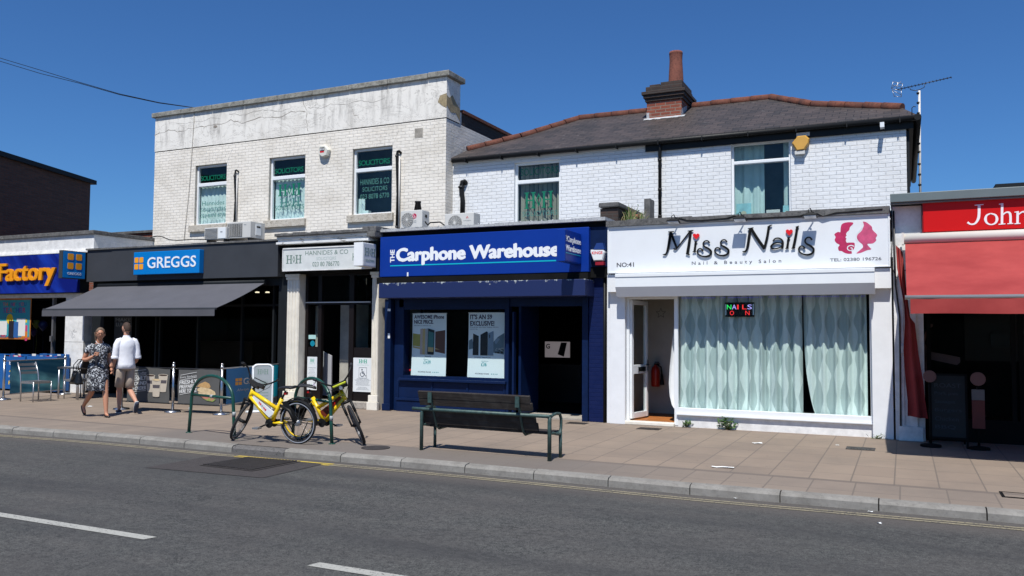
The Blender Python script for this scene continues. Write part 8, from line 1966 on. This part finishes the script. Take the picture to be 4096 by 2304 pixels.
def hand(ch_, wrist, d, up_, side, curl=.5, s=1.0):
    """palm plus five separate bent fingers; d = along the hand, up_ = back of hand, side = thumb side"""
    out = []; d = d.normalized(); sd = side.normalized(); pm = (-up_).normalized(); palm = wrist + d*.075*s
    out.append([(tuple(wrist), .024*s, .018*s), (tuple(wrist+d*.035*s), .034*s, .016*s), (tuple(palm), .036*s, .014*s)])
    for k, (o_, L_) in enumerate(((.027,.066),(.009,.074),(-.009,.069),(-.026,.055))):
        b = palm + sd*o_*s - d*.012*s; p = [b]; dd = d.copy()
        for q in range(3): dd = (dd*math.cos(curl) + pm*math.sin(curl)).normalized() if q else (dd + pm*curl*.3).normalized(); b = b + dd*L_*s*(.42,.33,.25)[q]; p.append(b)
        out.append([(tuple(v), r_*s, r_*s) for v, r_ in zip(p, (.0095,.009,.008,.0065))])
    b = wrist + d*.025*s + sd*.026*s; q1 = b + (sd*.8+d*.6+pm*.3).normalized()*.035*s; q2 = q1 + (sd*.2+d*.9+pm*.5).normalized()*.03*s; out.append([(tuple(b), .012*s, .012*s), (tuple(q1), .0105*s, .0105*s), (tuple(q2), .008*s, .008*s)])
    return out
def put(mb, chains, mi=0, sub=2, M_=None):
    v, f = skin(chains, sub); v = [M_ @ p for p in v] if M_ else v; mb.add(v, f, mi, True)
M['skin_w'] = mat('tanned_skin', (.50,.235,.14), .55, var=.08, vs=12); M['skin_m'] = mat('fair_skin', (.52,.27,.18), .55, var=.06, vs=12)
M['eye'] = mat('dark_eye', (.015,.01,.01), .4); M['lips'] = mat('lips', (.32,.09,.07), .5); M['hair_w'] = mat('greying_brown_hair', (.15,.098,.062), .6, var=.35, vs=30, bump=.4, bs=80); M['hair_m'] = mat('short_brown_hair', (.055,.028,.016), .7, var=.25, vs=40, bump=.5, bs=120)
def dress_mat():
    t = NT('black_white_floral', .75); vv = t.vec(t.math('MULTIPLY', t.x, 1.0), t.y, t.math('MULTIPLY', t.z, 1.0)); a = t.noise(34, vv, 3, .6, .6); b = t.voro(42, vv); big = t.rng(t.noise(7, vv, 2), .40, .5)
    f = t.math('MULTIPLY', t.math('MAXIMUM', t.rng(a, .53, .56), t.rng(b, .26, .2)), big); t.col(t.mix(f, (.012,.013,.02), (.62,.64,.66))); return t.m
M['dress'] = dress_mat(); M['shoe_b'] = mat('black_flat_shoe', (.02,.014,.012), .4); M['patent'] = mat('black_patent_leather', (.008,.008,.009), .4, bump=.5, bs=18, coat=.15, spec=.3)
M['shirt'] = mat('white_shirt', (.78,.79,.84), .8, var=.05, vs=8, bump=.5, bs=9); M['shorts'] = mat('beige_shorts', (.40,.33,.27), .85, var=.1, vs=6, bump=.3, bs=12); M['trainer'] = mat('navy_canvas_shoe', (.02,.03,.06), .7); M['sole'] = mat('pale_sole', (.55,.53,.50), .6)
V3 = lambda *a: Vector(a)
def ell(c, rx, ry, n=20, yaw=0, wav=0, k=5): 
    o = []
    for i in range(n):
        a = 2*math.pi*i/n; w_ = 1+wav*math.sin(k*a+.6); x, y = rx*w_*math.cos(a), ry*w_*math.sin(a); o.append(V3(c[0]+x*math.cos(yaw)-y*math.sin(yaw), c[1]+x*math.sin(yaw)+y*math.cos(yaw), c[2]))
    return o
# ---------------- woman in a floral dress walking right
wf = G(258,1051); tw = thing('person', 'woman in black and white floral dress walking right with dark handbag on her arm', 'person', (wf.x-.26, wf.y+.08, 0), R(-18))
mb = MB()
hipL, hipR = V3(0,.085,.84), V3(0,-.085,.84)
pel = (0,0,.90)
kL, aL = V3(.14,.09,.46), V3(.215,.085,.085); kR, aR = V3(-.03,-.09,.455), V3(-.40,-.09,.185)
chs = [[(pel,.13,.115), ((0,0,1.05),.105,.09), ((.0,0,1.20),.105,.09), ((-.005,0,1.32),.075,.06), ((.005,0,1.385),.052,.05), ((.03,0,1.44),.05,.05), ((.05,0,1.49),.055,.05)],
       [(pel,.13,.115), (tuple(hipL),.085,.085), (tuple(hipL.lerp(kL,.5)),.078,.078), (tuple(kL),.052,.054), (tuple(kL.lerp(aL,.35)),.050,.052), (tuple(aL),.031,.034), ((.235,.085,.045),.034,.03), ((.33,.085,.028),.030,.018)],
       [(pel,.13,.115), (tuple(hipR),.085,.085), (tuple(hipR.lerp(kR,.5)),.078,.078), (tuple(kR),.052,.054), (tuple(kR.lerp(aR,.35)),.050,.054), (tuple(aR),.031,.034), ((-.395,-.09,.135),.034,.03), ((-.335,-.09,.045),.030,.018)],
       [((-.005,0,1.32),.075,.06), ((-.01,.12,1.295),.042,.042), ((-.02,.17,1.24),.044,.044), ((-.05,.205,1.08),.040,.040), ((.06,.21,.90),.030,.030)],
       [((-.005,0,1.32),.075,.06), ((-.01,-.12,1.295),.042,.042), ((-.02,-.175,1.24),.046,.046), ((-.07,-.235,1.05),.046,.046), ((.06,-.215,1.06),.040,.040), ((.15,-.15,1.125),.027,.027)]]
put(mb, chs, 0, 2)
for c_ in hand(None, V3(.15,-.15,1.125), V3(.7,.45,.45), V3(.5,-.7,.3), V3(-.3,.1,1), .75, .95): put(mb, [c_], 0, 1)
for c_ in hand(None, V3(.06,.21,.90), V3(.35,.05,-1), V3(.2,1,.1), V3(1,0,.2), .4, .95): put(mb, [c_], 0, 1)
hM = Matrix.Translation((.05,0,1.525)) @ Matrix.Rotation(R(-20), 4, 'Z') @ Matrix.Rotation(R(-2), 4, 'Y')
head_mesh(mb, hM, .098, .076, .112); mb.build('body', [M['skin_w'], M['eye'], M['lips']], tw, local=True)
mb = MB(); hair_shell(mb, hM, .098, .076, .112, lambda x, y, z: (x < .30 and z > -.75 and not (x > -.15 and z < .05 and abs(y) > .6)) or (z > .40 and x < .74) or (z > .66), 1.15)
mb.loft([ell((-.022,.0,1.56),.078,.076,14), ell((-.025,0,1.49),.062,.070,14,0,.03), ell((-.04,0,1.43),.045,.062,14,0,.06), ell((-.055,0,1.37),.022,.05,14,0,.1)]); mb.build('hair', M['hair_w'], tw, local=True)
mb = MB(); 
for s in (-1, 1): mb.tube([hM @ V3(.100+.004*math.cos(a)*0, s*.033+.024*math.cos(a), .010+.017*math.sin(a)) for a in [2*math.pi*i/12 for i in range(12)]], .003, 5, closed=True); mb.tube([hM @ V3(.098,s*.057,.014), hM @ V3(.0,s*.08,.012)], .0026, 5)
mb.tube([hM @ V3(.102,-.01,.014), hM @ V3(.102,.01,.014)], .003, 5); mb.build('glasses', M['dark_metal'], tw, local=True)
# dress: fitted bodice, cap sleeves, knee length skirt swung with the stride
rings = [ell((.0,0,1.345),.072,.105,24), ell((.0,0,1.30),.108,.168,24), ell((.01,0,1.22),.128,.160,24,0,.01), ell((.01,0,1.12),.120,.146,24,0,.02), ell((.005,0,1.02),.118,.145,24,0,.025,6), ell((.0,0,.92),.140,.170,24,0,.02,6), ell((.0,0,.82),.158,.182,24,0,.03,7), ell((.0,0,.70),.172,.182,24,0,.05,7), ell((-.005,0,.58),.188,.18,24,0,.07,7), ell((-.01,0,.485),.205,.18,24,0,.09,7), ell((-.01,0,.48),.19,.165,24,0,.09,7)]
mb = MB(); mb.loft(rings, cap=False)
for s in (-1, 1): put(mb, [[((0,s*.06,1.30),.09,.085), ((-.01,s*.14,1.285),.085,.08), ((-.03,s*.19,1.215),.078,.074), ((-.035,s*.205,1.165),.07,.068)]], 0, 1)
mb.build('dress', M['dress'], tw, local=True)
mb = MB(); cpts = [(.06*math.cos(a)*.9+.03, .062*math.sin(a), 1.385-.045*math.cos(a)-.0) for a in [R(-110+20*i) for i in range(12)]]; mb.tube([V3(*p) for p in cpts], .004, 5); mb.lathe([(0,-.016),(.016,0),(0,.016)], .115, -.01, 10, cz=1.325); mb.build('necklace', M['white_l'], tw, local=True)
def shoe(mb, a, toe, w_=.042, h_=.045, heel=.0, mi=0, open_=True, sole=None):
    d = (toe-a); L_ = d.length; d.normalize(); upx = V3(0,0,1) if abs(d.z) < .5 else V3(d.x, d.y, 0).normalized()*-1*(1 if d.z < 0 else -1)
    sd = d.cross(upx).normalized(); nn = sd.cross(d).normalized(); rings = []
    for i in range(8):
        s = i/7; c = a-d*.055+d*(L_+.07)*s; ww = w_*(.72+.28*math.sin(math.pi*min(1,s*1.15)))*(1 if s < .9 else .72); hh2 = h_*(1-.45*s)*(1 if s < .95 else .6)
        rings.append([c+sd*ww*math.cos(q)+nn*(hh2*.5*math.sin(q)) for q in [2*math.pi*k/12 for k in range(12)]])
    mb.loft(rings, mi)
    if sole is not None:
        rings = [[c+sd*ww*1.06*math.cos(q)+nn*(-h_*.45+.010*math.sin(q)) for q in [2*math.pi*k/12 for k in range(12)]] for c, ww in [(a-d*.06+d*(L_+.085)*s, w_*(.75+.28*math.sin(math.pi*min(1,s*1.1)))*(1 if s < .93 else .75)) for s in [i/7 for i in range(8)]]]
        mb.loft(rings, sole)
for a, b in ((V3(.20,.085,.03), V3(.355,.085,.018)), (V3(-.425,-.09,.135), V3(-.345,-.09,.025))): mb = MB(); shoe(mb, a, b, .040, .045); mb.build('shoe', M['shoe_b'], tw, local=True)
# handbag on the right forearm
Tw = Matrix.Translation(tw.location) @ Matrix.Rotation(R(-18), 4, 'Z')
bg_c = Tw @ V3(-.12,-.33,.60); tb = thing('handbag', 'black patent leather handbag hanging from the walking woman\'s bent arm', 'handbag', tuple(bg_c), R(-18))
mb = MB(); rings = []
for i in range(7):
    s = i/6; z = .01+.235*s; rings.append([V3(x, y, zz_) for x, y, zz_ in [((.205-.045*s)*math.copysign(abs(math.cos(q))**.5, math.cos(q)), (.075-.045*s)*math.copysign(abs(math.sin(q))**.6, math.sin(q)), z+.008*math.sin(q*3)) for q in [2*math.pi*k/20 for k in range(20)]]])
mb.loft(rings); mb.build('bag_body', M['patent'], tb, local=True)
mb = MB(); mb.loft([ell((0,-.05,.09),.07,.035,14), ell((0,-.045,.19),.075,.03,14), ell((0,-.035,.215),.07,.02,14)]); mb.build('pocket', M['patent'], tb, local=True)
for s in (-1, 1):
    mb = MB(); mb.tube([(-.11,s*.025,.23),(-.07,s*.03,.36),(.0,s*.028+.05,.455),(.05,s*.02+.09,.465),(.09,s*.03+.03,.36),(.11,s*.025,.23)], .008, 6); mb.build('strap', M['patent'], tb, local=True)
# ---------------- man in a white shirt walking away to the left
mf = G(300,1040); tm = thing('person', 'man seen from behind in white shirt, beige shorts and navy shoes', 'person', (mf.x+.02, mf.y+.10, 0), R(158))
mb = MB(); pel = (0,0,.93)
hl, hr = V3(0,.09,.88), V3(0,-.09,.88); kF, aF = V3(.10,.09,.48), V3(.07,.085,.09); kB, aB = V3(.0,-.09,.455), V3(-.385,-.10,.235)
chs = [[(pel,.13,.115), ((0,0,1.10),.115,.09), ((.0,0,1.28),.125,.10), ((.0,0,1.40),.08,.07), ((.01,0,1.47),.058,.058), ((.02,0,1.53),.056,.056), ((.03,0,1.58),.055,.055)],
       [(pel,.13,.115), (tuple(hl),.085,.085), (tuple(hl.lerp(kF,.5)),.08,.08), (tuple(kF),.055,.058), (tuple(kF.lerp(aF,.35)),.054,.060), (tuple(aF),.036,.038), ((.09,.085,.05),.038,.034), ((.17,.085,.03),.034,.022)],
       [(pel,.13,.115), (tuple(hr),.085,.085), (tuple(hr.lerp(kB,.5)),.08,.08), (tuple(kB),.055,.058), (tuple(kB.lerp(aB,.35)),.054,.062), (tuple(aB),.036,.038), ((-.405,-.10,.18),.038,.034), ((-.375,-.10,.09),.034,.022)],
       [((.0,0,1.40),.08,.07), ((.0,.14,1.385),.048,.048), ((0,.185,1.33),.05,.05), ((.0,.215,1.11),.044,.044), ((.06,.225,.96),.040,.038), ((.11,.225,.87),.028,.026)],
       [((.0,0,1.40),.08,.07), ((.0,-.14,1.385),.048,.048), ((0,-.185,1.33),.05,.05), ((-.04,-.23,1.12),.044,.044), ((.08,-.24,1.0),.040,.038), ((.17,-.225,.95),.027,.026)]]
put(mb, chs, 0, 2)
for c_ in hand(None, V3(.11,.225,.87), V3(.35,0,-1), V3(.1,1,.1), V3(1,0,.3), .5, 1.05): put(mb, [c_], 0, 1)
for c_ in hand(None, V3(.17,-.225,.95), V3(.8,0,-.5), V3(.1,-1,.1), V3(.6,0,1), .5, 1.05): put(mb, [c_], 0, 1)
hM = Matrix.Translation((.035,0,1.63)) @ Matrix.Rotation(R(18), 4, 'Z') @ Matrix.Rotation(R(4), 4, 'Y')
head_mesh(mb, hM, .100, .078, .118); mb.build('body', [M['skin_m'], M['eye'], M['lips']], tm, local=True)
mb = MB(); hair_shell(mb, hM, .100, .078, .118, lambda x, y, z: (x < .05 and z > -.42 and not (x > -.35 and z < .05 and abs(y) > .55)) or (z > .42 and x < .72) or z > .68, 1.08); mb.build('hair', M['hair_m'], tm, local=True)
# shirt
rings = [ell((.012,0,1.50),.060,.064,24), ell((.008,0,1.46),.070,.078,24), ell((.0,0,1.43),.095,.135,24), ell((0,0,1.385),.118,.185,24,0,.01), ell((0,0,1.30),.132,.195,24,0,.015,5), ell((0,0,1.18),.130,.182,24,0,.02,6), ell((-.005,0,1.06),.132,.168,24,0,.04,7), ell((-.01,0,.95),.150,.178,24,0,.05,7), ell((-.01,0,.865),.165,.19,24,0,.06,6), ell((0,0,.855),.145,.175,24,0,.05,6)]
mb = MB(); mb.loft(rings, cap=False)
for s in (1, -1):
    sh = [(0,s*.10,1.395),(0,s*.155,1.375),(0,s*.19,1.31),(-.01,s*.212,1.20),(.0 if s > 0 else -.03,s*.225,1.10),(.0 if s > 0 else -.02,s*.23,1.06)]
    mb.tube(sh, [.068,.078,.076,.070,.066,.070], 16)
mb.build('shirt', M['shirt'], tm, local=True)
for s, x in ((1,.0),(-1,-.02)): mb = MB(); mb.tube([(x,s*.228,1.10),(x,s*.2285,1.095),(x,s*.232,1.05),(x,s*.232,1.045)], [.066,.074,.076,.066], 16); mb.build('cuff', M['shirt'], tm, local=True)
def leg_ring(a, b, t_3, rx, ry, n=18):
    c = a.lerp(b, t_3); d = (b-a).normalized(); sx_ = V3(0,1,0); fy = sx_.cross(d).normalized(); return [c + fy*rx*math.cos(q) + sx_*ry*math.sin(q) for q in [2*math.pi*k/n for k in range(n)]]
mb = MB(); mb.loft([ell((0,0,.96),.128,.155,18), ell((0,0,.88),.138,.168,18), ell((0,0,.82),.130,.165,18)])
for a, b in ((hl, kF), (hr, kB)): mb.loft([leg_ring(a,b,-.05,.105,.085), leg_ring(a,b,.2,.112,.092), leg_ring(a,b,.55,.106,.092), leg_ring(a,b,.92,.104,.094), leg_ring(a,b,.93,.09,.08)])
mb.build('shorts', M['shorts'], tm, local=True)
mb = MB(); shoe(mb, V3(.055,.085,.035), V3(.22,.085,.03), .047, .062, sole=1); mb.build('shoe', [M['trainer'], M['sole']], tm, local=True)
mb = MB(); shoe(mb, V3(-.435,-.10,.18), V3(-.36,-.10,.035), .047, .062, sole=1); mb.build('shoe', [M['trainer'], M['sole']], tm, local=True)
tm.scale = (.95, .90, 1)
